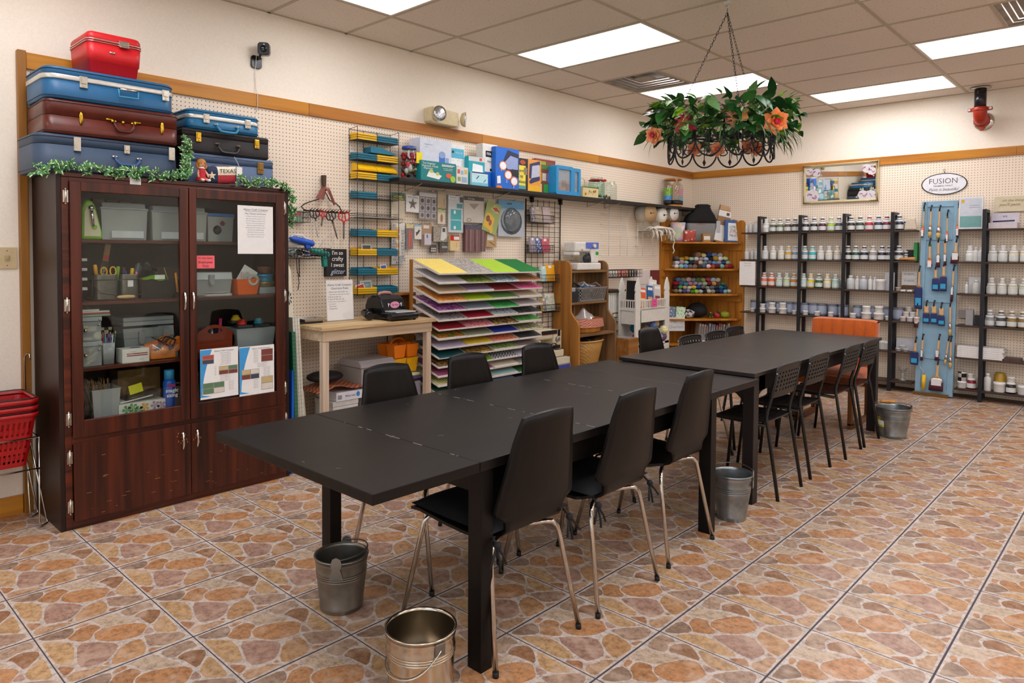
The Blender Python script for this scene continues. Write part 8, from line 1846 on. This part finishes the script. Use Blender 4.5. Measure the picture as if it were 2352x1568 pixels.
def bottle(x,z,r,h,lab,y=-.12,c='#d6d6d3',neck=.45):
 b = B().lathe([(r*.95,.0005),(r,.004),(r,h*.68),(r*.9,h*.76),(r*neck,h*.82),(r*neck,h*.86)],(x,y,z),16).lathe([(r*neck*1.15,h*.861),(r*neck*1.15,h*.98),(r*neck,h)],(x,y,z),16,1)
 one('supply_bottle',b,[mat(c,.35),CAP],lab,'bottle','product bottles')
for i, (x,r,h)in enumerate(((.79,.017,.10),(.84,.026,.125),(.90,.026,.14))):bottle(x,SZ2[0],r,h,'white bottle, %s from left before the first post on the top shelf'%ORD[i])
for i, (x,r,h)in enumerate(((.80,.03,.12),(.865,.018,.13),(.915,.026,.125))):bottle(x,SZ2[1],r,h,'white bottle, %s from left before the first post on the second shelf'%ORD[i])
for i, (x,r,h,c)in enumerate(((1.975,.042,.15,'#c4c8c6'),(2.04,.023,.145,'#d8d6d2'),(2.103,.04,.145,'#b8c0c4'),(2.171,.022,.145,'#d8d8d6'),(2.215,.02,.14,'#d6d6d4'))):bottle(x,SZ2[2],r,h,'pale bottle, %s from left in the right bay of the third shelf'%ORD[i],-.12,c)
wtub(2.275,-.12,SZ2[2]+.0005,1.7,'large white tub in the right bay of the third shelf',None,1.4)
def bx(name,x0,x1,y0,y1,z0,z1,c,lab,cat,txt=(),bev=.002):
 b = B().box(x0,x1,y0,y1,z0,z1)
 for s, sz, x, z, m in txt:b.text(s,sz,(x,y0-.0012,z),(1,0,0),(0,0,1),m)
 return one(name,b,[mat(c,.5),mat('#6a6a70',.6),mat('#2a2a2e',.6)],lab,cat)
bx('foil_pouch',2.31,2.40,-.12,-.10,SZ2[2],SZ2[2]+.19,'#c2c4c8','silver foil pouch behind the fourth post on the third shelf','pouch')
bx('fusion_box',2.455,2.60,-.06,-.03,SZ2[2]+.06,SZ2[2]+.125,'#d4d2ce','lower of two white FUSION boxes beside the blue door','box',(('FUSION',.026,2.525,SZ2[2]+.105,1),))
bx('fusion_box',2.455,2.60,-.06,-.03,SZ2[2]+.127,SZ2[2]+.20,'#d8d6d2','upper of two white FUSION boxes beside the blue door','box',(('FUSION',.026,2.525,SZ2[2]+.175,1),))
bx('box_stand',2.46,2.60,-.07,-.03,SZ2[2],SZ2[2]+.058,'#5a3d20','brown block under the FUSION boxes','block')
for k, x in enumerate((2.50,2.56)):bx('paint_tube',x-.022,x+.022,-.185,-.10,SZ2[2],SZ2[2]+.016,'#d8d8d6','white paint tube lying flat, %s one before the FUSION boxes'%('left','right')[k],'tube')
wtub(2.443,-.14,SZ2[2]+.0005,.8,'small white and brown pot beside the paint tubes','#c9b8a4')
one('linen_pouch',B().prism([(2.482,SZ2[0]+.0005),(2.60,SZ2[0]+.0005),(2.58,SZ2[0]+.12),(2.545,SZ2[0]+.13),(2.50,SZ2[0]+.11)],1,-.14,-.09),mat('#cdbfa8',.85,0,.08,60,.2),'cream linen drawstring pouch at the right end of the top shelf','pouch',None,.012)
bx('stencil_pack',2.49,2.57,-.05,-.03,SZ2[1],SZ2[1]+.115,'#15171d','black packet with white lettering on the second shelf','packet',(('Fx',.05,2.515,SZ2[1]+.075,0),))
one('wax_brush',B().lathe([(.008,-.09),(.017,-.075),(.014,-.04),(.018,0),(.02,.02),(.018,.06)],(2.54,-.15,SZ2[1]+.021),14,0,(1,0,0)),wood('#b07a40','#cf9a5c',0,6),'short wooden wax brush lying on the second shelf end','brush')
bx('green_pack',2.575,2.605,-.12,-.04,SZ2[1],SZ2[1]+.19,'#1f7f3a','green product pack at the right end of the second shelf','packet')
one('price_sign',B().box(.75,.945,-.2095,-.2085,1.05,1.331).text('Fusion Paint',.018,(.85,-.2105,1.31),(1,0,0),(0,0,1),1).text('Pints  Testers',.015,(.85,-.2105,1.28),(1,0,0),(0,0,1),1),[WP,mat('#8a8088',.7)],'white printed price list hanging at the left end of the long paint rack','notice')
for i, (x,s)in enumerate(((1.0,1.1),(1.09,.8),(1.18,.8),(1.30,.9),(1.50,1.2),(1.62,.9),(2.20,1.6),(2.31,1.4),(2.35,1.3))):wtub(x,-.11,SZ2[4]+.0005,s,'white pot, %s from left on the fifth shelf of the long rack'%ORD[i],None,1.35 if s>1.25 else 1)
bx('white_tray',2.42,2.60,-.06,-.035,SZ2[4],SZ2[4]+.13,'#c9cbd0','pale plastic sheet leaning on the fifth shelf','sheet')
for i, (x,z)in enumerate(((2.46,0),(2.53,0),(2.495,.032))):wtub(x,-.14,SZ2[4]+.001+z,.95,'low white pot of the little pyramid on the fifth shelf, %s'%('left','right','top')[i],'#d4d4d6',.62)
one('glass_candlestick',B().lathe([(.035,.0005),(.038,.01),(.015,.03),(.022,.05),(.02,.075),(.012,.085),(.03,.105),(.05,.135),(.05,.14)],(2.50,-.11,SZ2[5]),20),glass('#e4e6e4',.18,.2),'ribbed glass candlestick on the bottom shelf','candlestick')
# right rack goods
for row, z, wh in(([(3.066,'#d8d8d4','white'),(3.25,'#cfd0cc','off white'),(3.33,'#d4d4d0','pale grey'),(3.415,'#d8d0b8','cream'),(3.50,'#dcd0b0','ivory')],SZ2[1],'second shelf, right paint rack'),([(3.245,'#c9c8be','stone'),(3.33,'#c4c2b4','pale putty'),(3.415,'#c8c4b0','parchment'),(3.50,'#b4bca0','pale sage')],SZ2[2],'third shelf, right paint rack'),([(3.24,'#8f9294','silver'),(3.33,'#3a3c40','pewter'),(3.415,'#8a6f3a','gold'),(3.50,'#7f6430','bronze')],SZ2[3],'fourth shelf, right paint rack')):
 for i, (x,c,nm)in enumerate(row):jar(x,z,c,nm,'%s from left, %s'%(ORD[i],wh),y=-.11)
for i, (x,z)in enumerate(((3.115,0),(3.155,0))):bottle(x,SZ2[1],.024,.14,'white bottle, %s beside the post of the right rack'%('first','second')[i])
bottle(3.045,SZ2[2],.014,.11,'thin white bottle on the third shelf of the right rack');bottle(3.125,SZ2[2],.036,.135,'clear bottle with white cap on the third shelf of the right rack',-.12,'#c8c8c2');bx('white_pouch',3.05,3.15,-.06,-.03,SZ2[2],SZ2[2]+.16,'#cfcfcf','white pouch behind the bottles on the third right shelf','pouch')
bx('tool_jar',3.045,3.105,-.13,-.07,SZ2[3],SZ2[3]+.15,'#9a9a9c','clear pack of grey tools on the fourth shelf of the right rack','packet');bx('black_pack',3.115,3.165,-.12,-.09,SZ2[3],SZ2[3]+.10,'#1a1a1e','black product pack on the fourth shelf of the right rack','packet');bx('grey_card',2.976,3.035,-.03,-.02,SZ2[3]+.06,SZ2[3]+.14,'#b8aaa4','blank grey card behind the grey tools','card')
for k in range(6):bx('stretched_canvas',2.99+.003*(k%2),3.36+.006*((k*5)%3),-.19,-.03,SZ2[4]+.0185*k,SZ2[4]+.0175+.0185*k,'#d8d6d4','white stretched canvas, %s from the bottom of the stack'%ORD[k],'canvas')
bx('brown_board',3.37,3.50,-.19,-.05,SZ2[4],SZ2[4]+.03,'#4a3530','stack of thin brown boards beside the canvases','board')
jar(3.108,SZ2[5],'#7f0f24','dark red','bottom shelf of the right rack',False,-.13);wtub(3.10,-.13,SZ2[5]+.1085,.85,'small white pot on the dark red jar')
wtub(3.03,-.13,SZ2[5]+.0005,1.4,'white tub on the bottom shelf of the right rack');one('lettered_can',B().lathe([(.036,.0),(.036,.075),(.038,.077),(.038,.09)],(3.03,-.13,SZ2[5]+.0695),18),printed('#141416','#d8d8d6',26,'checks'),'black and white can on the white tub of the bottom shelf','can')
bottle(3.24,SZ2[5],.03,.17,'white pump bottle on the bottom shelf of the right rack',-.13);wtub(3.335,-.13,SZ2[5]+.0005,1.65,'big white tub on the bottom shelf of the right rack',None,1.2);one('varnish_jar',B().lathe([(.045,.0005),(.05,.01),(.05,.15),(.04,.165),(.042,.18)],(3.33,-.06,SZ2[5]),18),mat('#b08a24',.25),'tall jar of golden varnish behind the big white tub','jar')
jar(3.425,SZ2[5],'#17191c','jet black','bottom shelf of the right rack',False,-.13);wtub(3.425,-.13,SZ2[5]+.1085,1.0,'white pot on the jet black jar');wtub(3.52,-.13,SZ2[5]+.0005,1.5,'white tub at the right edge of the bottom shelf',None,1.2)
b = B().box(2.965,3.165,-.14,-.10,SZ2[0]+.0005,1.985);b.box(2.975,3.155,-.1405,-.14,1.69,1.80,1).box(2.975,3.155,-.1405,-.14,1.80,1.972,2).box(2.985,3.01,-.141,-.1405,1.93,1.96,3).box(3.05,3.14,-.141,-.1405,1.9,1.905,4).box(3.05,3.14,-.141,-.1405,1.88,1.885,4)
one('tray_pack',b,[mat('#d9dde0',.4),mat('#6fa09c',.5),mat('#c2c8d0',.5),mat('#e0a51c',.5),mat('#8a90a0',.5)],'white framed paint tray pack at the left of the right rack top shelf','tray',None)
bx('white_carton',3.215,3.44,-.16,-.05,SZ2[0]+.001,SZ2[0]+.055,'#cfc6c8','low pale carton on the top shelf of the right rack','carton');one('open_carton',B().box(3.22,3.44,-.05,-.045,SZ2[0]+.056,SZ2[0]+.15,0).tube([(3.25,-.165,SZ2[0]+.066),(3.42,-.165,SZ2[0]+.072)],.007,8,1).text('art',.03,(3.33,-.0515,SZ2[0]+.12),(1,0,0),(0,0,1),1),[mat('#c9c2cc',.5),mat('#1c2450',.5)],'pale box lid with a navy pen on the right rack top shelf','carton',None,0)
one('slogan_pack',B().box(3.24,3.52,-.04,-.03,1.84,1.985).text('oh the things',.034,(3.39,-.0415,1.945),(1,0,0),(0,0,1),1,shear=.35).text("you'll paint",.038,(3.36,-.0415,1.905),(1,0,0),(0,0,1),1,shear=.35),[mat('#cfc3a4',.35),mat('#7f6a24',.5)],'cream packet with golden lettering above the right paint rack','packet')
# ------------------------------------------------------------------ blue door with brushes
BLU = mat('#7fa3b8',.55,0,.05,20)
BM = T(2.795,-.175,.012)@RX(-.058)
t = thing('display_door','pale blue panelled cupboard door leaning on the wall as a brush display','door panel',(2.795,-.14,0))
w, h = .166, 1.955
b = B().box(-w,w,0,.02,0,h,0,BM)
for x0, x1, z0, z1 in((-w,-w+.05,0,h),(w-.05,w,0,h),(-w+.05,w-.05,h-.06,h),(-w+.05,w-.05,1.56,1.62),(-w+.05,w-.05,.93,.98),(-w+.05,w-.05,.36,.40),(-w+.05,w-.05,0,.06)):b.box(x0,x1,-.009,0,z0,z1,0,BM)
obj('panel',b,BLU,t,.003)
one('door_block',B().box(2.62,2.93,-.225,-.19,0,.035),wood('#5f431c','#7f5c2c',0,5),'brown wooden block at the foot of the blue door','block',None,.003)
BKH = mat('#121214',.4)
def onb(x,z,d=.02):return BM@Vector((x-2.795,-.009-d,z-.012))
NAT = mat('#cfa878',.5,0,.06);MRN = mat('#4a1522',.7);ORG = mat('#d8601c',.45);GRN = mat('#3a6a2a',.5);FER = mat('#b8b8b6',.3,.9);NVY = mat('#1d2a5e',.5);CYN = mat('#2f9ac4',.5);LWT = mat('#dcdcda',.5);TANB = mat('#b89a5a',.7)
def brush(lab,p,q,hw,bw,kind):
 """hangs from p to q (x, z); hw handle half width, bw bristle half width"""
 t = thing('paint_brush',lab,'paint brush',onb(p[0],p[1]),0,'paint brushes on the blue door')
 P = lambda f, s = 0:onb(p[0]+(q[0]-p[0])*f+s,p[1]+(q[1]-p[1])*f)
 c = {'tip':(.66,.86),'flat':(.52,.68),'pack':(.42,.5),'round':(.60,.78)}[kind]
 obj('hook',B().tube([onb(p[0]+.004,p[1]+.05,-.006),onb(p[0]+.004,p[1]+.055,.02),onb(p[0]+.003,p[1]+.03,.03),onb(p[0],p[1]-.004,.034)],.007,8),BKH,t)
 def flatpart(a,e,wa,we,th):return B().rings([[P(f,0)+Vector((math.cos(k*PI/6)*ww,math.sin(k*PI/6)*th,0))for k in range(12)]for f,ww in((a,wa),((a+e)/2,(wa+we)/2),(e,we))],0)
 hd = B().rings([[P(f)+Vector((math.cos(k*PI/5)*ww,math.sin(k*PI/5)*min(.009,ww),0))for k in range(10)]for f,ww in((0,hw*.9),(.03,hw*1.15),(c[0]*.45,hw),(c[0]*.8,hw*1.1),(c[0],bw*.75))],0)
 obj('handle',hd,NAT,t)
 obj('ferrule',flatpart(c[0]+.003,c[1],bw*.8,bw,.011),{'tip':ORG,'flat':FER,'pack':NVY,'round':FER}[kind],t)
 obj('bristles',flatpart(c[1]+.003,1,bw*.98,bw*(.75 if kind in('tip','round')else 1.02),.011),{'tip':MRN,'flat':MRN,'pack':NVY,'round':TANB}[kind],t)
 if kind=='tip':obj('green_cap',flatpart(0.0,.10,hw*1.2,hw*1.25,.010),GRN,t)
 if kind=='pack':
  o = obj('label_sleeve',B().box(-bw,bw,-.0135,-.0125,0,1,0,T(*P(.97))@Matrix.Diagonal((1,1,(P(.45)-P(.97)).length,1))),NVY,t)
  s2 = B().box(-bw*.75,bw*.75,-.0145,-.014,.12,.5,0,T(*P(.97))@Matrix.Diagonal((1,1,(P(.45)-P(.97)).length,1)))
  s2.text('Zibra',bw*.75,P(.58)+Vector((0,-.0155,0)),(1,0,0),(0,0,1),1,shear=.2);obj('sleeve_print',s2,[CYN,LWT],t)
 elif kind in('flat','tip'):obj('paper_label',B().box(-bw*.7,bw*.7,-.0132,-.0124,-.03,.035,0,T(*P(c[1]))),LWT,t)
for n, (p,q,hw,bw,k)in enumerate([((2.654,1.896),(2.646,1.598),.006,.014,'tip'),((2.716,1.867),(2.713,1.597),.007,.018,'round'),((2.793,1.864),(2.788,1.583),.008,.021,'round'),((2.862,1.816),(2.865,1.55),.006,.013,'tip'),((2.957,1.916),(2.951,1.601),.006,.014,'tip'),((2.718,1.531),(2.723,1.293),.011,.024,'tip'),((2.792,1.55),(2.798,1.295),.01,.018,'flat'),((2.852,1.544),(2.857,1.315),.01,.013,'flat'),((2.949,1.549),(2.937,1.336),.012,.035,'flat'),((2.633,1.252),(2.636,.871),.010,.034,'pack'),((2.778,1.275),(2.783,1.058),.011,.03,'pack'),((2.849,1.309),(2.849,1.06),.012,.03,'pack'),((2.934,1.265),(2.924,.959),.008,.012,'flat'),((2.632,.907),(2.622,.679),.009,.02,'flat'),((2.71,.903),(2.713,.728),.02,.03,'pack'),((2.775,.906),(2.782,.728),.02,.03,'pack'),((2.84,.889),(2.847,.713),.02,.03,'pack'),((2.917,.91),(2.924,.62),.009,.015,'round'),((2.626,.527),(2.62,.299),.01,.034,'pack'),((2.688,.562),(2.685,.348),.009,.012,'flat'),((2.833,.571),(2.816,.362),.009,.018,'flat'),((2.915,.57),(2.89,.329),.007,.012,'round'),((2.935,.563),(2.937,.297),.007,.015,'round'),((2.831,.322),(2.819,.059),.012,.062,'flat')]):
 rows = ['top row']*5+['second row']*4+['third row']*4+['fourth row']*5+['fifth row']*5+['bottom']
 idx = [0,1,2,3,4,0,1,2,3,0,1,2,3,0,1,2,3,4,0,1,2,3,4,0]
 brush('%s, %s from left, %s of the blue door'%({'tip':'orange green-tipped paint brush','round':'round natural paint brush','flat':'flat wooden paint brush','pack':'navy sleeved paint brush'}[k],ORD[idx[n]],rows[n])if n<23 else 'very wide maroon paint brush at the bottom of the blue door',p,q,hw,bw,k)
t = thing('mini_roller','bright yellow mini paint roller hanging low on the blue door','paint roller',onb(2.69,.2))
obj('yellow_grip',B().cyl(onb(2.71,.06,.022),onb(2.712,.205,.022),.016,.019,14),mat('#e8b40a',.4),t);obj('wire',B().tube([onb(2.712,.206,.022),onb(2.712,.235,.022),onb(2.66,.295,.022)],.003,6),FER,t)
# ------------------------------------------------------------------ mirror and oval sign
t = thing('wall_mirror','cream framed mirror with flower decals in its corners on the back wall','mirror',(1.81,-.03,1.993))
CR = mat('#c4b48c',.4,.3);x0, x1, z0, z1 = 1.412, 2.208, 1.993, 2.43
MM = T(0,0,z0)@RX(.045)@T(0,0,-z0)
q = lambda s, y:[MM@Vector(p)for p in((x0+s,y,z0+s),(x1-s,y,z0+s),(x1-s,y,z1-s),(x0+s,y,z1-s))]
obj('frame',B().rings([q(0,-.012),q(0,-.026),q(.012,-.034),q(.03,-.026),q(.034,-.020)],0,False,True,False),CR,t)
oc = B()
for x, sx in((x0,1),(x1,-1)):
 for z, sz in((z0,1),(z1,-1)):
  for k in range(5):oc.ball(MM@Vector((x+sx*(.012+.018*k),-.034,z+sz*.012)),.009-.001*k,8,5);oc.ball(MM@Vector((x+sx*.012,-.034,z+sz*(.012+.018*k))),.009-.001*k,8,5)
obj('corner_ornaments',oc,mat('#6a5528',.4,.6),t)
fl = B().poly(q(.033,-.0215),4);rn = random.Random(4)
for cx, cz, r, n in((x0+.10,z0+.085,.085,3),(x0+.07,z1-.07,.045,0),(x0+.15,z1-.09,.05,1),(x1-.16,z0+.075,.055,0),(x1-.08,z0+.07,.06,2),(x1-.12,z1-.08,.05,1),(x1-.07,z1-.11,.045,0)):
 for j in range(3):
  for k in range(8):a = k*PI/4+j*.4;rr = r*(1-.3*j);c = Vector((cx+rr*.55*math.cos(a),-.0222-.0006*j-.00005*k,cz+rr*.55*math.sin(a)));fl.poly([MM@(c+Vector((rr*.42*math.cos(p*PI/5),0,rr*.42*math.sin(p*PI/5))))for p in range(10)],(j+n)%3 if(k+j)%4==0 else 0)
 for k in range(3):a = rn.uniform(0,6);fl.poly([MM@Vector((cx+r*math.cos(a),-.0219,cz+r*math.sin(a))),MM@Vector((cx+r*1.5*math.cos(a+.2),-.0219,cz+r*1.5*math.sin(a+.2))),MM@Vector((cx+r*1.1*math.cos(a+.5),-.0219,cz+r*1.1*math.sin(a+.5)))],3)
obj('decal_glass',fl,[mat('#d4cfd2',.6),mat('#b08a9a',.6),mat('#8f5a72',.6),mat('#a8b49c',.6),mat('#e8ecea',.015,1,0)],t)
t = thing('oval_sign','white oval sign with black rim lettered FUSION mineral paint','sign',(2.807,-.02,2.03))
e = lambda r, y:[(2.807+.198*r*math.cos(k*PI/24),y,2.138+.105*r*math.sin(k*PI/24))for k in range(48)]
obj('panel',B().rings([e(.97,-.010),e(.97,-.016)],0,False).text('FUSION',.078,(2.80,-.0175,2.165),(1,0,0),(0,0,1),1,sx=.95,off=-.012).text('TM',.014,(2.955,-.0175,2.19),(1,0,0),(0,0,1),1).text('MINERAL PAINT',.02,(2.80,-.0175,2.118),(1,0,0),(0,0,1),1,sx=1.2).text('Paint it beautiful',.042,(2.80,-.0175,2.082),(1,0,0),(0,0,1),1,shear=.45,sx=.95,off=-.008),[mat('#e2e3e6',.45),mat('#26282c',.6)],t)
obj('rim',B().tube([(p[0],-.014,p[2])for p in e(1,0)],.0045,6,0,True),PB,t)
obj('hanger',B().cyl((2.807,-.014,2.243),(2.807,-.014,2.265),.003).tube([(2.807+.008*math.cos(k*PI/5),-.014,2.277+.013*math.sin(k*PI/5))for k in range(10)],.002,5,0,True),mat('#8a8478',.4,.6),t)
# ------------------------------------------------------------------ hanging iron ring of silk flowers
IRON = mat('#17161a',.5,.3)
HC = Vector((2.388,-3.998,0));DV = Vector((.438,-.899,0));LV = Vector((-.899,-.438,0))
t = thing('flower_chandelier','round black iron basket of silk leaves and flowers hanging on three chains','hanging planter',(HC.x,HC.y,2.0))
RR = .325;rc = HC+LV*.03
def cp(a,z,r=RR):return Vector((rc.x+r*math.cos(a),rc.y+r*math.sin(a),z))
N = 12;da = 2*PI/N
for k in range(N):
 a0 = k*da;b = B()
 b.tube([cp(a0+da*(.5-.5*math.cos(PI*j/12)),2.115-.11*math.sin(PI*j/12))for j in range(13)],.0055,7)
 b.tube([cp(a0,2.10),cp(a0,2.25)],.005,6)
 for s in(1,-1):
  ax = a0 if s==1 else a0+da
  b.tube([cp(ax+s*da*(.24-.24*math.cos(PI*j/8)),2.14-.055*math.sin(PI*j/8))for j in range(7)]+[cp(ax+s*da*(.40-.10*math.cos(j*.8)),2.14-.0+.022*math.sin(j*.8))for j in range(4)],.0042,6)
 b.tube([cp(a0+da/2,2.15),cp(a0+da/2,2.055)],.0032,5)
 c = cp(a0+da/2,2.04);tg = Vector((-math.sin(a0+da/2),math.cos(a0+da/2),0));ou = Vector((math.cos(a0+da/2),math.sin(a0+da/2),0))
 b.rings([[c+Vector((0,0,dz))+tg*(w*x)+ou*(w*y*.5)for x,y in((1,0),(0,1),(-1,0),(0,-1))]for dz,w in((.022,.002),(.0,.012),(-.026,.001))],0,False)
 obj('scroll_panel',b,IRON,t)
obj('top_ring',B().tube([cp(k*PI/24,2.2)for k in range(48)],.006,7,0,True).tube([cp(k*PI/24,2.12)for k in range(48)],.003,6,0,True),IRON,t)
top = Vector((HC.x,HC.y,2.945))
for n, a in enumerate((1.15,3.55,5.55)):
 p, q = cp(a,2.21,RR-.005), top;d = (p-q);L = d.length;d.normalize();u, w = frame(d);b = B();k = 0;s = 0
 while s<L-.02:
  e = u if k%2 else w;c = q+d*(s+.012)
  b.tube([c+d*(.013*math.cos(j*PI/4))+e*(.006*math.sin(j*PI/4))for j in range(8)],.0016,4,0,True);s+=.0205;k+=1
 obj('chain',b,IRON,t)
obj('hanging_hook',B().tube([top-Vector((0,0,.0)),top+Vector((0,0,.03)),top+Vector((.006,0,.04))],.002,5),IRON,t)
one('ceiling_hook',B().box(HC.x-.02,HC.x+.02,HC.y-.012,HC.y+.012,2.998,3.0185).tube([(HC.x,HC.y,2.999),(HC.x+.01,HC.y,2.985),(HC.x,HC.y,2.975),(HC.x-.008,HC.y,2.985)],.004,6),mat('#d8d4cc',.5),'white ceiling hook carrying the flower ring','hook')
def leaf(b,M,L,W,m,fold=.25):
 k = len(b.v);n = 6
 for i in range(n+1):
  f = i/n;w = W*math.sin(PI*min(1,f**.75*.98+.02));z = -.35*L*f*f
  for s in(-1,0,1):b.v.append(M@Vector((s*w,f*L,z+abs(s)*w*fold)))
 for i in range(n):
  for s in(0,1):q2 = k+i*3+s;b.face((q2,q2+1,q2+4,q2+3),m,True)
rn = random.Random(21);lv = B()
for k in range(640):
 a = rn.uniform(0,2*PI);r = RR+rn.gauss(.03,.05);z = 2.17+rn.random()*.19
 p = Vector((rc.x+r*math.cos(a),rc.y+r*math.sin(a),z));up = rn.uniform(-.75,1.1)
 big = rn.random();L = .05+.055*big
 M = T(*p)@RZ(a-PI/2+rn.uniform(-1.2,1.2))@RX(up)@RY(rn.uniform(-.8,.8))
 leaf(lv,M,L*(1.2 if z>2.3 else 1),L*rn.uniform(.26,.42),rn.choice((0,0,1,1,2,3,4)))
for k in range(60):
 a = math.atan2(DV.y,DV.x)+rn.uniform(.5,2.2)if k<45 else rn.uniform(0,6.3);p = cp(a,2.14+rn.random()*.06,RR+.06+rn.random()*.06)
 leaf(lv,T(*p)@RZ(a-PI/2+rn.uniform(-.5,.5))@RX(rn.uniform(-1.1,-.2)),rn.uniform(.08,.14),.005,5)
o = obj('silk_leaves',lv,[mat('#1f5a1c',.4,0,.2,40),mat('#123f18',.4,0,.2,40),printed('#2f7a24','#c8d8a0',90,'noise',r=.4),printed('#7fae1f','#2a6a1a',26,'noise',r=.4),mat('#5c8a4c',.45,0,.2,40),mat('#3f5f24',.5)],t);o['kind'] = 'stuff'
def flower(name,lat,dep,z,r,cols,layers,cup,label):
 c = HC+LV*lat+DV*dep+Vector((0,0,z));out = (DV*.85+LV*(lat*.9)+Vector((0,0,-.1))).normalized();Q = T(*c)@out.to_track_quat('Z','Y').to_matrix().to_4x4();b = B()
 for j in range(layers):
  n = 12-j if cup<.5 else 6
  for k in range(n):
   f = 1-j/layers*.8;M = Q@RZ(k*2*PI/n+j*.5)@T(0,.004,.006*j)@RX(.15+cup*(j+1)/layers*1.35)
   leaf(b,M,r*f,r*f*(.24 if cup<.5 else .46),min(len(cols)-1,j*len(cols)//layers),-.3)
 b.ball(Q@Vector((0,0,.02)),r*.18,8,6,len(cols)-1)
 obj(name,b,[mat(x,.6,0,.1,30)for x in cols],t,label=label)
flower('dahlia',.235,.30,2.205,.075,['#c4304a','#d4485c','#d8621c'],4,.35,'pink dahlia with orange centre')
flower('peony',.43,.16,2.165,.06,['#e0915c','#d86a4a','#c03a4a'],4,.95,'peach and red peony at the left')
flower('peony',-.28,.29,2.195,.075,['#ec8a4a','#ea6a30','#d8304a'],4,.95,'bright orange peony at the right')
flower('hydrangea',-.045,.36,2.215,.05,['#e09a7a','#e8ac6a'],3,.6,'peach hydrangea')
flower('hydrangea',-.085,.36,2.235,.045,['#e6a05a','#e8b47a'],3,.6,'apricot hydrangea bloom')
flower('hydrangea',-.01,.365,2.24,.04,['#d88a84','#e0a08a'],3,.6,'rose hydrangea bloom')
for lat, dep, z in((-.15,-.30,2.14),(-.2,-.27,2.12),(.05,-.32,2.13),(.2,-.27,2.13)):flower('rear_rose',lat,dep,z,.05,['#d8865a','#c8583a'],3,.8,'peach rose on the far side')
# ------------------------------------------------------------------ red pipe elbow
t = thing('ceiling_pipe','black pipe with red grooved elbow dropping from the ceiling into the back wall','pipe',(3.13,-.2,2.7))
RD = mat('#a32a10',.35,.1,.1);P = (3.13,-.215)
obj('escutcheon',B().lathe([(.03,0),(.085,-.004),(.088,-.008),(.03,-.012)],(P[0],P[1],CZ-.0015),24),mat('#b8b4ac',.25,.9),t)
obj('black_pipe',B().cyl((P[0],P[1],2.81),(P[0],P[1],CZ-.014),.05,None,24),mat('#141418',.22),t)
obj('coupling',B().lathe([(.052,2.79),(.066,2.795),(.066,2.83),(.052,2.835)],(P[0],P[1],0),24).box(P[0]-.10,P[0]+.10,P[1]-.018,P[1]+.018,2.797,2.828),RD,t,.006)
el = [(P[0],P[1]+.075*(1-math.cos(k*PI/16)),2.80-.075*math.sin(k*PI/16))for k in range(9)]
obj('elbow',B().tube([(P[0],P[1],2.815)]+el,.058,20),RD,t)
obj('wall_coupling',B().lathe([(.055,0),(.07,.005),(.07,.035),(.055,.04)],(P[0],P[1]+.085,2.725),24,0,(0,1,0)).box(P[0]-.016,P[0]+.016,P[1]+.09,P[1]+.12,2.725-.1,2.725+.1,0),RD,t,.005)
obj('wall_pipe',B().cyl((P[0],P[1]+.13,2.725),(P[0],-.003,2.725),.05,None,20),mat('#141418',.22),t)
obj('wall_escutcheon',B().lathe([(.052,0),(.088,.004),(.088,.009),(.052,.016)],(P[0],-.002,2.725),24,0,(0,-1,0)),mat('#c9c6bf',.15,1,.0),t)
for s in(-1,1):obj('bolt',B().cyl((P[0]+s*.085,P[1]-.024,2.812),(P[0]+s*.085,P[1]+.024,2.812),.012,None,8),mat('#b8b8b4',.3,.9),t)
